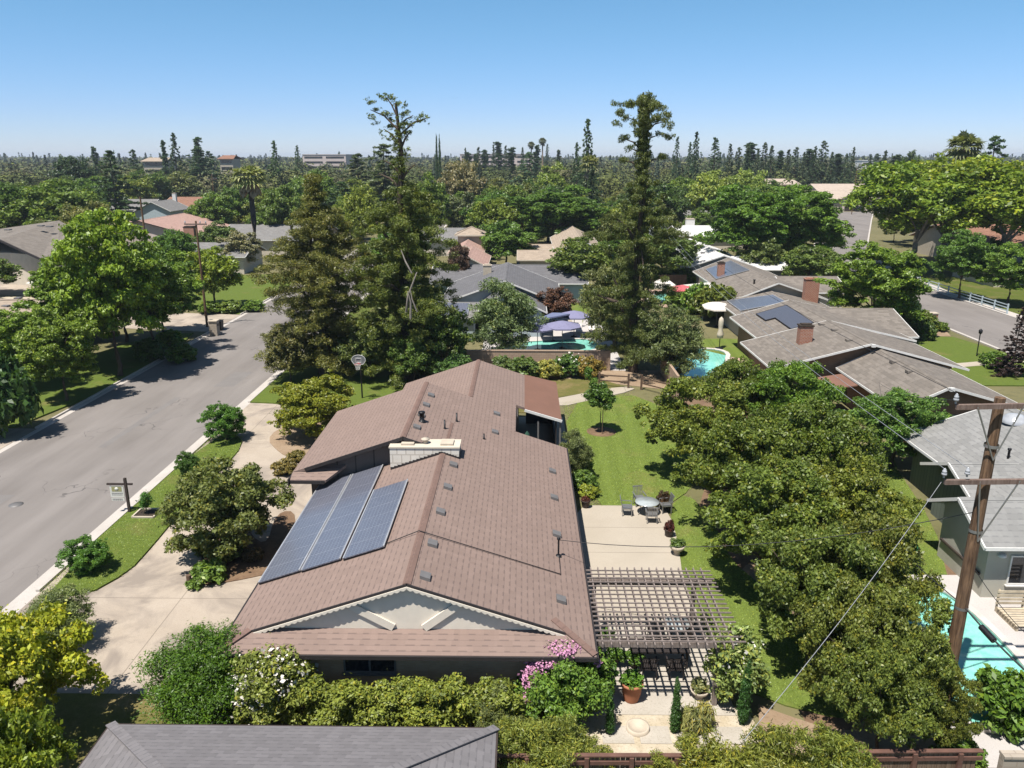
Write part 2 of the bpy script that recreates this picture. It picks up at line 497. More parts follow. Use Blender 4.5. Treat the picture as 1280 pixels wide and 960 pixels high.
M = {
    'asphalt': m_asphalt(),
    'concrete': m_speck('driveway_concrete', (0.425, 0.355, 0.280), (0.31, 0.25, 0.195), (0.49, 0.415, 0.335), 0.5, 24, stain=(0.265, 0.222, 0.185), joints=(4.1, 6.2)),
    'patch': m_speck('asphalt_patch', (0.205, 0.188, 0.177), (0.13, 0.12, 0.115), (0.235, 0.217, 0.205), 0.8, 30),
    'kerb': m_speck('kerb_concrete', (0.50, 0.455, 0.41), (0.36, 0.32, 0.28), (0.58, 0.53, 0.48), 0.8, 20),
    'patio': m_speck('patio_concrete', (0.425, 0.370, 0.295), (0.34, 0.29, 0.23), (0.485, 0.425, 0.345), 0.35, 26, joints=(9.0, 2.6)),
    'pavers': m_speck('pale_paving', (0.44, 0.395, 0.33), (0.28, 0.24, 0.19), (0.53, 0.48, 0.41), 0.9, 14),
    'deck': m_speck('pool_deck', (0.50, 0.465, 0.44), (0.40, 0.37, 0.34), (0.58, 0.54, 0.51), 0.5, 22),
    'pinkdeck': m_speck('pink_paving', (0.50, 0.33, 0.26), (0.36, 0.24, 0.19), (0.56, 0.40, 0.32), 0.7, 18),
    'gravel': m_speck('pale_gravel', (0.47, 0.39, 0.27), (0.22, 0.17, 0.11), (0.62, 0.54, 0.42), 1.3, 15, bumps=0.8),
    'dirt': m_speck('bare_soil', (0.30, 0.21, 0.135), (0.17, 0.115, 0.07), (0.40, 0.30, 0.205), 0.6, 7, bumps=0.5),
    'mulch': m_speck('leaf_mulch', (0.17, 0.105, 0.065), (0.07, 0.045, 0.03), (0.26, 0.17, 0.10), 1.0, 10, bumps=0.6),
    'earth': m_speck('dry_ground', (0.13, 0.125, 0.05), (0.07, 0.07, 0.03), (0.22, 0.19, 0.095), 0.05, 1.1, bumps=0.3),
    'lawn': m_grass('lawn_grass', (0.098, 0.138, 0.022), (0.142, 0.190, 0.034), (0.23, 0.185, 0.07), dryness=0.56),
    'backlawn': m_grass('mown_grass', (0.115, 0.160, 0.028), (0.165, 0.218, 0.042), (0.245, 0.205, 0.075), stripes=True, dryness=0.55),
    'drygrass': m_grass('dry_grass', (0.12, 0.12, 0.03), (0.18, 0.165, 0.05), (0.28, 0.20, 0.10), dryness=0.45),
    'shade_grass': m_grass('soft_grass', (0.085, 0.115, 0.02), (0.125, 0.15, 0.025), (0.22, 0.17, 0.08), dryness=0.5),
    'roof_brown': m_shingle('brown_shingle', (0.275, 0.198, 0.166), (0.10, 0.075, 0.072), row=0.22, length=0.50, var=0.06, dashes=0.42),
    'ridge_brown': m_shingle('brown_ridge_shingle', (0.205, 0.132, 0.108), (0.12, 0.08, 0.068), row=0.3, length=0.3, dashes=0.3),
    'roof_flat': m_plain('brown_rolled_roofing', (0.215, 0.112, 0.078), 0.85, scale=0.8, var=0.08),
    'roof_grey': m_shingle('grey_shingle', (0.205, 0.192, 0.196), (0.10, 0.094, 0.10), row=0.2, length=0.33, dashes=0.35, var=0.12),
    'roof_silver': m_shingle('silver_shingle', (0.275, 0.270, 0.258), (0.16, 0.16, 0.16), row=0.3, length=0.45, dashes=0.4, var=0.13),
    'roof_taupe': m_shingle('taupe_shingle', (0.215, 0.187, 0.160), (0.13, 0.11, 0.095), row=0.3, length=0.5, dashes=0.3, var=0.2),
    'roof_dark': m_shingle('charcoal_shingle', (0.16, 0.155, 0.16), (0.075, 0.075, 0.08), row=0.3, length=0.5, dashes=0.3, var=0.15),
    'roof_mid': m_shingle('mid_grey_shingle', (0.225, 0.215, 0.205), (0.10, 0.10, 0.10), row=0.3, length=0.5, dashes=0.3, var=0.15),
    'roof_white': m_speck('white_coated_roof', (0.66, 0.64, 0.62), (0.5, 0.48, 0.46), (0.74, 0.72, 0.70), 0.4, 8),
    'roof_tan': m_shingle('tan_shingle', (0.40, 0.32, 0.245), (0.22, 0.16, 0.12), row=0.4, length=0.6, dashes=0.25, var=0.14),
    'roof_pink': m_shingle('pink_tile', (0.44, 0.285, 0.235), (0.24, 0.145, 0.12), row=0.4, length=0.5, dashes=0.3, var=0.12),
    'roof_red': m_shingle('red_brown_tile', (0.29, 0.155, 0.105), (0.14, 0.075, 0.05), row=0.4, length=0.5, dashes=0.4, var=0.16),
    'roof_beige': m_shingle('beige_tile', (0.50, 0.41, 0.335), (0.32, 0.25, 0.20), row=0.5, length=0.6, dashes=0.25, var=0.08),
    'brick_tan': m_brick('tan_brick', (0.30, 0.165, 0.095), (0.36, 0.205, 0.125), (0.36, 0.27, 0.20)),
    'brick_brown': m_brick('brown_brick', (0.52, 0.335, 0.215), (0.60, 0.41, 0.27), (0.52, 0.39, 0.28)),
    'brick_red': m_brick('red_brick', (0.35, 0.11, 0.055), (0.44, 0.16, 0.085), (0.42, 0.33, 0.27), w=0.26, h=0.11, ms=0.09),
    'white_block': m_brick('white_painted_block', (0.74, 0.695, 0.61), (0.80, 0.755, 0.67), (0.55, 0.50, 0.43), w=0.42, h=0.42, ms=0.035),
    'block_tan': m_brick('tan_block_wall', (0.42, 0.30, 0.215), (0.47, 0.345, 0.25), (0.36, 0.26, 0.19), w=0.4, h=0.2, ms=0.05),
    'stone_wall': m_brick('pale_block_wall', (0.42, 0.36, 0.29), (0.48, 0.41, 0.33), (0.36, 0.30, 0.24), w=0.4, h=0.2, ms=0.05),
    'gable_cream': m_plain('cream_gable_paint', (0.80, 0.72, 0.60), 0.7, var=0.05),
    'white': m_plain('white_paint', (0.78, 0.76, 0.72), 0.55, var=0.06),
    'cream': m_plain('cream_stucco', (0.62, 0.55, 0.44), 0.9, var=0.08, scale=1.5),
    'beige': m_plain('beige_stucco', (0.50, 0.435, 0.34), 0.9, var=0.08, scale=1.5),
    'pinkish': m_plain('pale_pink_stucco', (0.66, 0.55, 0.50), 0.9, var=0.06, scale=1.0),
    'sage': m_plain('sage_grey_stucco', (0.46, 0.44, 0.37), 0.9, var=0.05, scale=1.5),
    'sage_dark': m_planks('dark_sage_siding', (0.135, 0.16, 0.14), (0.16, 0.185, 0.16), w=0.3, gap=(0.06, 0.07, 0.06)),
    'bluegrey': m_plain('pale_blue_siding', (0.42, 0.50, 0.54), 0.8, var=0.06),
    'greywall': m_plain('grey_siding', (0.30, 0.31, 0.31), 0.85, var=0.06),
    'siding_brown': m_planks('brown_grey_siding', (0.125, 0.105, 0.095), (0.15, 0.125, 0.115), w=0.9, gap=(0.05, 0.04, 0.035)),
    'dark_brown': m_plain('dark_brown_paint', (0.055, 0.040, 0.034), 0.6, var=0.15),
    'fascia_dark': m_plain('charcoal_fascia', (0.035, 0.030, 0.030), 0.6),
    'trellis': m_wood('weathered_dark_timber', (0.20, 0.158, 0.138), (0.32, 0.265, 0.235)),
    'timber': m_wood('brown_timber', (0.10, 0.062, 0.04), (0.19, 0.125, 0.085)),
    'pole': m_wood('utility_pole_timber', (0.075, 0.042, 0.024), (0.27, 0.165, 0.095), 0.85),
    'crossarm': m_wood('crossarm_timber', (0.15, 0.10, 0.08), (0.26, 0.19, 0.155)),
    'bark': m_wood('bark', (0.075, 0.055, 0.04), (0.15, 0.115, 0.085), 0.9),
    'bark_pale': m_wood('pale_bark', (0.22, 0.185, 0.15), (0.40, 0.35, 0.29), 0.9),
    'deadwood': m_wood('dead_wood', (0.28, 0.24, 0.20), (0.46, 0.41, 0.36), 0.9),
    'fence': m_planks('fence_boards', (0.13, 0.085, 0.055), (0.25, 0.175, 0.12), w=0.14),
    'fence_red': m_plain('red_brown_stain', (0.150, 0.078, 0.058), 0.75, var=0.2),
    'fence_pale': m_plain('pale_blue_painted_rail', (0.50, 0.58, 0.60), 0.6),
    'terracotta': m_plain('terracotta', (0.42, 0.165, 0.085), 0.8, var=0.15),
    'stone_pot': m_plain('cast_stone', (0.55, 0.47, 0.37), 0.85, var=0.12),
    'soil': m_plain('potting_soil', (0.05, 0.036, 0.025), 0.95),
    'black': m_plain('black_metal', (0.018, 0.018, 0.02), 0.45, 0.2),
    'wicker': m_plain('dark_wicker', (0.035, 0.028, 0.026), 0.7, var=0.25, scale=30),
    'steel': m_plain('galvanised_steel', (0.42, 0.42, 0.42), 0.4, 0.7),
    'greymetal': m_plain('grey_vent_metal', (0.20, 0.19, 0.185), 0.55, 0.2),
    'alu': m_plain('aluminium_rail', (0.62, 0.63, 0.65), 0.35, 0.5),
    'porcelain': m_plain('grey_porcelain', (0.42, 0.43, 0.45), 0.2, spec=0.5),
    'wire': m_plain('cable_black', (0.03, 0.03, 0.032), 0.6),
    'wire_pale': m_plain('bare_cable', (0.50, 0.50, 0.52), 0.4, 0.4),
    'solar': m_solar('solar_cells'),
    'solar_grey': m_solar('grey_solar_cells', (0.085, 0.075, 0.085), (0.10, 0.09, 0.098), (0.16, 0.145, 0.15)),
    'glass': m_plain('window_glass', (0.022, 0.025, 0.03), 0.08, 0.0, spec=0.7),
    'glass_pale': m_plain('glass_top', (0.42, 0.46, 0.46), 0.1, spec=0.6),
    'leaf': m_leaf(),
    'pool': m_water('pool_water', (0.22, 0.64, 0.53), (0.34, 0.75, 0.63)),
    'poolwall': m_plain('pool_tile_edge', (0.20, 0.40, 0.34), 0.4),
    'coping': m_plain('pool_coping', (0.62, 0.57, 0.52), 0.8),
    'purple': m_plain('lavender_canvas', (0.225, 0.22, 0.345), 0.85, var=0.06),
    'navy': m_plain('slate_blue_canvas', (0.155, 0.18, 0.29), 0.85, var=0.06),
    'canvas': m_plain('off_white_canvas', (0.74, 0.68, 0.60), 0.85, var=0.04),
    'canvas_tan': m_plain('tan_canvas', (0.62, 0.54, 0.42), 0.85, var=0.05),
    'redcanvas': m_plain('red_canvas', (0.55, 0.12, 0.13), 0.85, var=0.06),
    'metalroof': m_plain('white_patio_roof', (0.70, 0.66, 0.58), 0.5, var=0.05),
    'greenplastic': m_plain('green_plastic', (0.02, 0.25, 0.10), 0.4),
    'greenpaint': m_plain('dark_green_canvas', (0.025, 0.085, 0.055), 0.8),
    'blueplastic': m_plain('blue_canvas', (0.12, 0.26, 0.42), 0.6),
    'carwhite': m_plain('white_car_paint', (0.80, 0.80, 0.80), 0.25, spec=0.6, var=0.02),
    'rubber': m_plain('tyre_rubber', (0.02, 0.02, 0.02), 0.85),
    'pallet': m_plain('pale_raw_timber', (0.56, 0.47, 0.34), 0.8, var=0.2),
    'signwhite': m_plain('sign_panel_white', (0.70, 0.69, 0.62), 0.5, var=0.02),
    'signgold': m_plain('sign_panel_gold', (0.36, 0.34, 0.16), 0.5, var=0.05),
    'signgrey': m_plain('sign_lettering_grey', (0.30, 0.29, 0.28), 0.5),
    'bird': m_plain('dark_feathers', (0.02, 0.02, 0.022), 0.8),
    'petal_pink': m_plain('pink_petals', (0.62, 0.29, 0.45), 0.8, var=0.2, scale=8),
    'petal_white': m_plain('white_petals', (0.75, 0.70, 0.62), 0.8, var=0.1, scale=8),
    'dead_frond': m_plain('dry_fronds', (0.34, 0.26, 0.16), 0.9, var=0.2),
}

# ------------------------------------------------------------------ vegetation
LEAF = M['leaf']
LIFT = (1.56, 1.80, 1.28)      # overall level of the leaf colours


def leaf_mesh(name, cl, n, size, seed, up=0.45, shell=0.45, asp=0.55, tip=0.12, spread=0.55, vert=0.0, mat=None):
    """n small leaf faces spread through the outer volume of the clumps cl (x, y, z, rx, ry, rz)"""
    rng = np.random.default_rng(seed)
    cl = np.asarray(cl, float)
    w = cl[:, 3] * cl[:, 4] + cl[:, 4] * cl[:, 5] + cl[:, 3] * cl[:, 5]
    idx = rng.choice(len(cl), n, p=w / w.sum())
    d = rng.normal(size=(n, 3))
    d /= np.linalg.norm(d, axis=1)[:, None]
    fr = rng.uniform(shell ** 2, 1.12, n) ** 0.5
    fr = np.where(rng.uniform(0, 1, n) < 0.14, fr * rng.uniform(1.0, 1.6, n), fr)      # stray twigs
    p = cl[idx, :3] + d * fr[:, None] * cl[idx, 3:]
    nr = d * 0.55 + np.array([0, 0, up]) + rng.normal(size=(n, 3)) * spread
    nr /= np.linalg.norm(nr, axis=1)[:, None]
    q = rng.normal(size=(n, 3))
    if vert:
        q = q * (1 - vert) + np.array([0, 0, 1.0]) * vert * 2
    a = np.cross(nr, q)
    a = np.cross(a, nr) if vert else a
    a /= np.linalg.norm(a, axis=1)[:, None] + 1e-9
    b = np.cross(nr, a)
    s = (size * rng.uniform(0.45, 1.4, n))[:, None]
    a, b = a * s, b * s * asp
    fold = nr * s * 0.18
    V = np.empty((n, 4, 3))
    V[:, 0], V[:, 1], V[:, 2], V[:, 3] = p - a, p + b + fold, p + a, p - b + fold
    me = bpy.data.meshes.new(name)
    me.vertices.add(n * 4)
    me.vertices.foreach_set('co', V.reshape(-1))
    me.loops.add(n * 4)
    me.loops.foreach_set('vertex_index', np.arange(n * 4, dtype=np.int32))
    me.polygons.add(n)
    me.polygons.foreach_set('loop_start', np.arange(0, n * 4, 4, dtype=np.int32))
    me.update(calc_edges=True)
    cv = rng.uniform(0, 1, len(cl))
    ct = rng.uniform(0, 1, len(cl)) ** 2
    at_v = me.attributes.new('v', 'FLOAT', 'FACE')
    at_v.data.foreach_set('value', np.clip(cv[idx] * 0.45 + rng.uniform(0, 1, n) * 0.55, 0, 1).astype(np.float32))
    at_t = me.attributes.new('t', 'FLOAT', 'FACE')
    tv = np.where(rng.uniform(0, 1, n) < tip * (0.35 + 1.3 * ct[idx]), rng.uniform(0.4, 1, n), 0)
    at_t.data.foreach_set('value', tv.astype(np.float32))
    me.materials.append(mat or LEAF)
    return me


def blob(r, rz, cz, n, cr, seed, inner=0.2, low=-0.55, jit=0.22, flat=0.8, cx=0, cy=0, ry=None):
    rng = np.random.default_rng(seed)
    out = []
    ry = ry or r
    for i in range(n):
        z = 1 - (1 - low) * (i + 0.5) / n
        a = i * 2.39996 + rng.uniform(-0.35, 0.35)
        q = math.sqrt(max(0, 1 - z * z))
        k = rng.uniform(0.58, 0.58 + jit * 1.6)
        c = cr * rng.uniform(0.65, 1.3)
        out.append((cx + q * math.cos(a) * r * k, cy + q * math.sin(a) * ry * k, cz + z * rz * k, c, c, c * flat))
    for i in range(int(n * inner)):
        d = rng.normal(size=3)
        d *= rng.uniform(0.1, 0.45) / np.linalg.norm(d)
        out.append((cx + d[0] * r, cy + d[1] * ry, cz + d[2] * rz, cr, cr, cr * flat))
    return np.array(out)


def sprays(cl, per, r, seed, flat=0.7, low=-0.35):
    """break clumps into small sprays on their outer sides"""
    rng = np.random.default_rng(seed)
    out = []
    for c in cl:
        for _ in range(per):
            d = rng.normal(size=3)
            d /= np.linalg.norm(d)
            if d[2] < low:
                d[2] = -d[2] * 0.6
            k = rng.uniform(0.5, 1.28)
            q = r * rng.uniform(0.55, 1.35)
            out.append((*(c[:3] + d * c[3:] * k), q, q, q * flat))
    return np.array(out)


def whorls(h, base, R, prof, n, seed, droop=0.10, rise=0.05, cr=0.20, cmin=0.35, flat=0.5, lean=(0, 0)):
    rng = np.random.default_rng(seed)
    out = []
    for i in range(n):
        t = (i + rng.uniform(0, 1)) / n
        z = base + (h - base) * t
        a = i * 2.39996 + rng.uniform(-0.5, 0.5)
        L = R * prof(t) * rng.uniform(0.6, 1.15)
        k = max(2, int(L / 0.8))
        for j in range(k):
            s = (j + 1.0) / k
            rr = max(cmin, L * cr) * (1.15 - 0.45 * s) * rng.uniform(0.8, 1.25)
            x, y = math.cos(a) * L * s, math.sin(a) * L * s
            out.append((x + lean[0] * t * t * h + rng.normal() * 0.12, y + lean[1] * t * t * h + rng.normal() * 0.12, z + rise * L * s - droop * L * s * s, rr, rr, rr * flat))
    return np.array(out)


def trunk_mesh(name, h, r0, limbs=(), mat=None, r1=None, lean=(0, 0), flare=1.25, n=9):
    b = MB()
    pts, rad = [], []
    rng = random.Random(name + str(h))
    for i in range(7):
        t = i / 6
        pts.append((lean[0] * t * t * h + rng.uniform(-.5, .5) * r0 * (0 < i), lean[1] * t * t * h + rng.uniform(-.5, .5) * r0 * (0 < i), h * t))
        rad.append((r0 * (1 - t) + (r1 or r0 * 0.5) * t) * (flare if i == 0 else 1))
    b.tube(pts, rad, n)
    for (x, y, z, zs) in limbs:
        t = min(1, zs / h)
        s = Vector((lean[0] * t * t * h, lean[1] * t * t * h, zs))
        e = Vector((x, y, z))
        mid = (s + e) / 2 + Vector((0, 0, 0.12 * (e - s).length))
        q = (r0 * (1 - t) + (r1 or r0 * .5) * t) * 0.62
        b.tube([s, mid, e], [q, q * 0.7, q * 0.3], 6)
    o = b.build(name, mat or M['bark'])
    me = o.data
    bpy.data.objects.remove(o)
    return me


def limbs_of(cl, k, zs, seed, zfrac=0.35):
    rng = random.Random(seed)
    idx = rng.sample(range(len(cl)), min(k, len(cl)))
    return [(cl[i][0] * 0.85, cl[i][1] * 0.85, cl[i][2], zs * rng.uniform(1 - zfrac, 1)) for i in idx]


PROTO = {}     # kind -> list of (crown mesh, trunk mesh, height, radius)


def extent(me):
    co = np.empty(len(me.vertices) * 3)
    me.vertices.foreach_get('co', co)
    co = co.reshape(-1, 3)
    return float(np.quantile(co[:, 2], .9995)), float(np.quantile(np.hypot(co[:, 0], co[:, 1]), .965))


def proto(kind, crown, trunk, h, r):
    h, r = extent(crown)      # measured height and radius
    PROTO.setdefault(kind, []).append((crown, trunk, h, r))


TREES = []     # (x, y, r) of every planted tree


def plant(kind, name, label, loc, h=None, r=None, color=(0.07, 0.09, 0.02), group=None, var=None, rot=None, cat='tree', jitter=0.12):
    lst = PROTO[kind]
    i = random.randrange(len(lst)) if var is None else var % len(lst)
    crown, trunk, ph, pr = lst[i]
    root = thing(name, label, cat, loc, group)
    sz = (h or ph) / ph
    sx = (r or pr) / pr
    root.scale = (sx, sx, sz)
    root.rotation_euler = (0, 0, random.uniform(0, 6.283) if rot is None else rot)
    c = bpy.data.objects.new('crown', crown)
    k = 1 + random.uniform(-jitter, jitter)
    c.color = (color[0] * LIFT[0] * k * (1 + random.uniform(-jitter, jitter)), color[1] * LIFT[1] * k, color[2] * LIFT[2] * k, 1)
    COL.objects.link(c)
    c.parent = root
    if trunk is not None:
        t = bpy.data.objects.new('trunk', trunk)
        COL.objects.link(t)
        t.parent = root
    TREES.append((loc[0], loc[1], (r or pr)))
    return root


def shrub(name, label, me, loc, color, scale=(1, 1, 1), rot=0, cat='shrub', group=None):
    o = bpy.data.objects.new(name, me)
    o.location = loc
    o.scale = scale if isinstance(scale, tuple) else (scale,) * 3
    o.rotation_euler = (0, 0, rot)
    o.color = (color[0] * LIFT[0], color[1] * LIFT[1], color[2] * LIFT[2], 1)
    COL.objects.link(o)
    tag(o, label, cat, group)
    return o


# -- broadleaf prototypes ------------------------------------------------------
for i in range(5):      # near orchard trees, fine leaves
    cl = blob(3.0, 2.3, 3.5, 34 + 3 * i, 0.78, 100 + i, inner=0.25, jit=0.42)
    sp = sprays(cl, 11, 0.34, 200 + i, flat=.8)
    proto('orchard', leaf_mesh('orchard_crown', sp, 56000, 0.092, 300 + i, tip=0.16, spread=.7), trunk_mesh('orchard_trunk', 2.6, 0.17, limbs_of(cl, 8, 2.4, i)), 5.9, 3.1)
for i in range(4):      # big street trees with broad leaves in layered fans
    cl = blob(4.5, 4.6, 6.6, 60, 1.15, 120 + i, inner=0.3, jit=0.34, low=-0.75)
    sp = sprays(cl, 9, 0.55, 220 + i, flat=0.5)
    proto('street', leaf_mesh('street_tree_crown', sp, 60000, 0.155, 320 + i, tip=0.10, up=0.7), trunk_mesh('street_tree_trunk', 5.0, 0.24, limbs_of(cl, 10, 4.8, i)), 11.0, 4.8)
for i in range(6):      # mid-distance broadleaf trees
    cl = blob(4.2, 3.6, 5.6, 40 + 4 * i, 1.15, 140 + i, inner=0.3, jit=0.36, low=-0.7)
    sp = sprays(cl, 7, 0.60, 240 + i)
    proto('broad', leaf_mesh('broadleaf_crown', sp, 20000, 0.22, 340 + i, tip=0.12, up=0.6), trunk_mesh('broadleaf_trunk', 4.4, 0.22, limbs_of(cl, 7, 4.2, i)), 9.0, 4.4)
for i in range(3):      # loose, airy trees with grey limbs
    cl = np.vstack([blob(2.5, 1.7, 7.6, 18, 1.0, 160 + i, cx=2.2), blob(3.6, 2.6, 6.2, 26, .9, 178 + i, jit=.5, low=-.8), blob(2.6, 1.8, 8.2, 18, 1.0, 165 + i, cx=-1.8, cy=1.0), blob(2.2, 1.6, 6.4, 14, 0.9, 170 + i, cy=-2.4), blob(4.3, 1.5, 7.2, 26, 1.0, 175 + i, jit=.4, low=-.3)])
    sp = sprays(cl, 7, 0.5, 260 + i)
    proto('airy', leaf_mesh('airy_crown', sp, 32000, 0.165, 360 + i, tip=0.25, up=0.6), trunk_mesh('airy_trunk', 4.2, 0.26, [(2.2, 0, 7.4, 3.4), (-1.8, 1.0, 8.0, 3.8), (0, -2.4, 6.3, 3.0), (1.2, -1.2, 7.2, 3.6), (3.4, 1.0, 7.6, 3.0)], M['bark_pale']), 9.9, 5.0)
for i in range(3):      # olive and other fine grey trees
    cl = blob(2.6, 3.2, 3.5, 46, 0.75, 180 + i, inner=0.35, jit=0.3, low=-0.93)
    sp = sprays(cl, 9, 0.45, 280 + i)
    proto('olive', leaf_mesh('olive_crown', sp, 30000, 0.14, 380 + i, asp=0.3, tip=0.06, up=0.3, spread=0.8), trunk_mesh('olive_trunk', 2.6, 0.22, limbs_of(cl, 8, 2.4, i)), 7.0, 2.8)
for i in range(3):      # low rounded crowns that start near the ground
    cl = blob(2.4, 1.9, 2.35, 40, 0.62, 190 + i, inner=0.3, jit=0.34, low=-0.85)
    sp = sprays(cl, 11, 0.28, 290 + i)
    proto('round', leaf_mesh('round_crown', sp, 42000, 0.085, 390 + i, tip=0.18, spread=.7), trunk_mesh('round_trunk', 1.7, 0.12, limbs_of(cl, 9, 1.5, i, .7)), 5, 3)
# -- conifers ------------------------------------------------------------------
for i in range(4):      # slender distant fir
    cl = whorls(14, 0.8, 2.9, lambda t: (1 - t) ** 0.80 + 0.03, 110, 400 + i, droop=0.28, cr=.17, cmin=.17, flat=0.55)
    proto('fir', leaf_mesh('fir_crown', cl, 13000, 0.20, 420 + i, asp=0.35, tip=0.03, up=0.2, spread=0.8), trunk_mesh('fir_trunk', 13.5, 0.2, r1=0.03), 14.4, 2.7)
for i in range(3):      # ragged narrow conifer
    rg = np.random.default_rng(440 + i)
    pf = rg.uniform(0.45, 1.1, 12)
    cl = whorls(15, 3.0, 1.9, lambda t: pf[min(11, int(t * 12))] * (1.05 - t * 0.7), 60, 450 + i, droop=0.3, flat=0.45)
    proto('spruce', leaf_mesh('ragged_crown', cl, 5200, 0.28, 460 + i, asp=0.3, tip=0.05, up=0.1, spread=0.9), trunk_mesh('ragged_trunk', 15.0, 0.19, r1=0.03), 15.3, 2.1)
for i in range(3):      # broad layered cedar
    rg = np.random.default_rng(470 + i)
    pf = rg.uniform(0.6, 1.15, 9)
    cl = whorls(13, 1.2, 4.6, lambda t: pf[min(8, int(t * 9))] * (1 - t) ** 0.6, 60, 475 + i, droop=0.12, cr=0.17, flat=0.32)
    proto('cedar', leaf_mesh('cedar_crown', cl, 15000, 0.24, 480 + i, asp=0.3, tip=0.04, up=0.5, spread=0.7), trunk_mesh('cedar_trunk', 12.6, 0.3, r1=0.04), 13.3, 4.7)
for i in range(3):      # column cypress
    rg = np.random.default_rng(490 + i)
    cl = np.array([(rg.normal() * 0.05, rg.normal() * 0.05, 0.25 + 0.13 * k, q, q, 0.3) for k in range(44) for q in [0.34 * min(1, (k + 2) / 7) * (1 - (k / 45) ** 2.2) + 0.04]])
    proto('cypress', leaf_mesh('cypress_crown', cl, 9000, 0.075, 495 + i, asp=0.3, tip=0.04, up=0.1, shell=0.7, vert=0.7), trunk_mesh('cypress_trunk', 4.5, 0.05, r1=0.02), 6.1, 0.38)


def palm_proto(seed, h, fan, r0, skirt):
    rng = random.Random(seed)
    vs, fs, at_v = [], [], []
    for i in range(58):
        az = i * 2.39996
        el = math.radians(85 - 120 * (i / 58) ** 0.9 + rng.uniform(-8, 8))
        L = fan * rng.uniform(0.75, 1.05)
        dirv = Vector((math.cos(az) * math.cos(el), math.sin(az) * math.cos(el), math.sin(el)))
        side = Vector((-math.sin(az), math.cos(az), 0))
        nrm = dirv.cross(side).normalized()
        o = Vector((0, 0, h))
        hub = o + dirv * L * 0.45
        for k in range(9):
            q = math.radians(-78 + 156 * k / 8)
            d = (dirv * math.cos(q) + side * math.sin(q)).normalized()
            tipp = hub + d * L * 0.62 * (1 - 0.22 * abs(math.sin(q))) + Vector((0, 0, -0.20 * L * rng.uniform(0.5, 1.5)))
            w = nrm.cross(d).normalized() * (L * 0.055)
            m = hub + d * L * 0.33
            b = len(vs)
            vs += [hub, m + w, tipp, m - w]
            fs.append((b, b + 1, b + 2, b + 3))
            at_v.append(rng.uniform(0.2, 1))
        b = len(vs)
        w = side * 0.03
        vs += [o - w, o + w, hub + w, hub - w]
        fs.append((b, b + 1, b + 2, b + 3))
        at_v.append(0.6)
    me = bpy.data.meshes.new('palm_crown')
    me.from_pydata([tuple(v) for v in vs], [], fs)
    a = me.attributes.new('v', 'FLOAT', 'FACE')
    a.data.foreach_set('value', at_v)
    a = me.attributes.new('t', 'FLOAT', 'FACE')
    a.data.foreach_set('value', [0.25 if rng.random() < 0.3 else 0 for _ in fs])
    me.materials.append(LEAF)
    b = MB()
    b.tube([(0, 0, 0), (0.05, 0, h * 0.5), (0, 0, h * 0.99)], [r0 * 1.3, r0, r0 * 0.9], 10)
    o = b.build('palm_trunk', M['bark'])
    tr = o.data
    bpy.data.objects.remove(o)
    b = MB()
    for i in range(46):
        az = rng.uniform(0, 6.283)
        L = skirt * rng.uniform(0.6, 1.1)
        p0 = Vector((math.cos(az) * r0, math.sin(az) * r0, h - rng.uniform(0, 0.5) * skirt))
        p1 = p0 + Vector((math.cos(az) * L * 0.38, math.sin(az) * L * 0.38, -L * 0.8))
        w = Vector((-math.sin(az), math.cos(az), 0)) * L * 0.16
        b.face([p0, p1 - w, p1 + Vector((0, 0, -L * 0.25)), p1 + w])
    o = b.build('palm_skirt', M['dead_frond'])
    sk = o.data
    bpy.data.objects.remove(o)
    return me, tr, sk


PALM = palm_proto(3, 12.0, 2.3, 0.26, 1.9)
PALM_TALL = palm_proto(5, 20.0, 1.7, 0.22, 1.3)


def palm(P, label, loc, h, ph, color, r=1.0, group=None):
    root = thing('palm_tree', label, 'palm tree', loc, group)
    s = h / ph
    root.scale = (s * r, s * r, s)
    for nm, me in zip(('crown', 'trunk', 'dead_fronds'), P):
        o = bpy.data.objects.new(nm, me)
        o.color = (*color, 1)
        COL.objects.link(o)
        o.parent = root
    TREES.append((loc[0], loc[1], 2.0))
    return root


# colours of leaves
G_MID = (0.070, 0.094, 0.019)
G_BRIGHT = (0.098, 0.128, 0.020)
G_YEL = (0.150, 0.150, 0.020)
G_DARK = (0.040, 0.058, 0.018)
G_DEEP = (0.024, 0.042, 0.018)
G_OLIVE = (0.090, 0.096, 0.047)
G_GREY = (0.118, 0.128, 0.080)
G_BRN = (0.092, 0.075, 0.028)
G_RED = (0.085, 0.035, 0.028)
G_CONE = (0.048, 0.066, 0.028)
G_BLUE = (0.045, 0.070, 0.050)

# ------------------------------------------------------------------ ground
def sheet(name, poly, z, mat, label=None, th=None):
    b = MB()
    if th:
        b.prism(poly, z - th, z)
    else:
        area = sum(poly[i][0] * poly[(i + 1) % len(poly)][1] - poly[(i + 1) % len(poly)][0] * poly[i][1] for i in range(len(poly)))
        if area < 0:
            poly = poly[::-1]
        b.face([(p[0], p[1], z) for p in poly])
    o = b.build(name, mat)
    return tag(o, label, kind='structure')


def strip(name, pts, w, z, mat, th=None, off=0.0):
    L, R = [], []
    for i, p in enumerate(pts):
        a, b = Vector(pts[max(0, i - 1)]), Vector(pts[min(len(pts) - 1, i + 1)])
        d = (b - a).normalized()
        n = Vector((-d.y, d.x))
        L.append(Vector(p) + n * (w / 2 + off))
        R.append(Vector(p) + n * (-w / 2 + off))
    b = MB()
    for i in range(len(pts) - 1):
        q = [R[i], R[i + 1], L[i + 1], L[i]]
        if th:
            b.prism(q, z - th, z)
        else:
            b.face([(p.x, p.y, z) for p in q])
    return tag(b.build(name, mat), kind='structure')


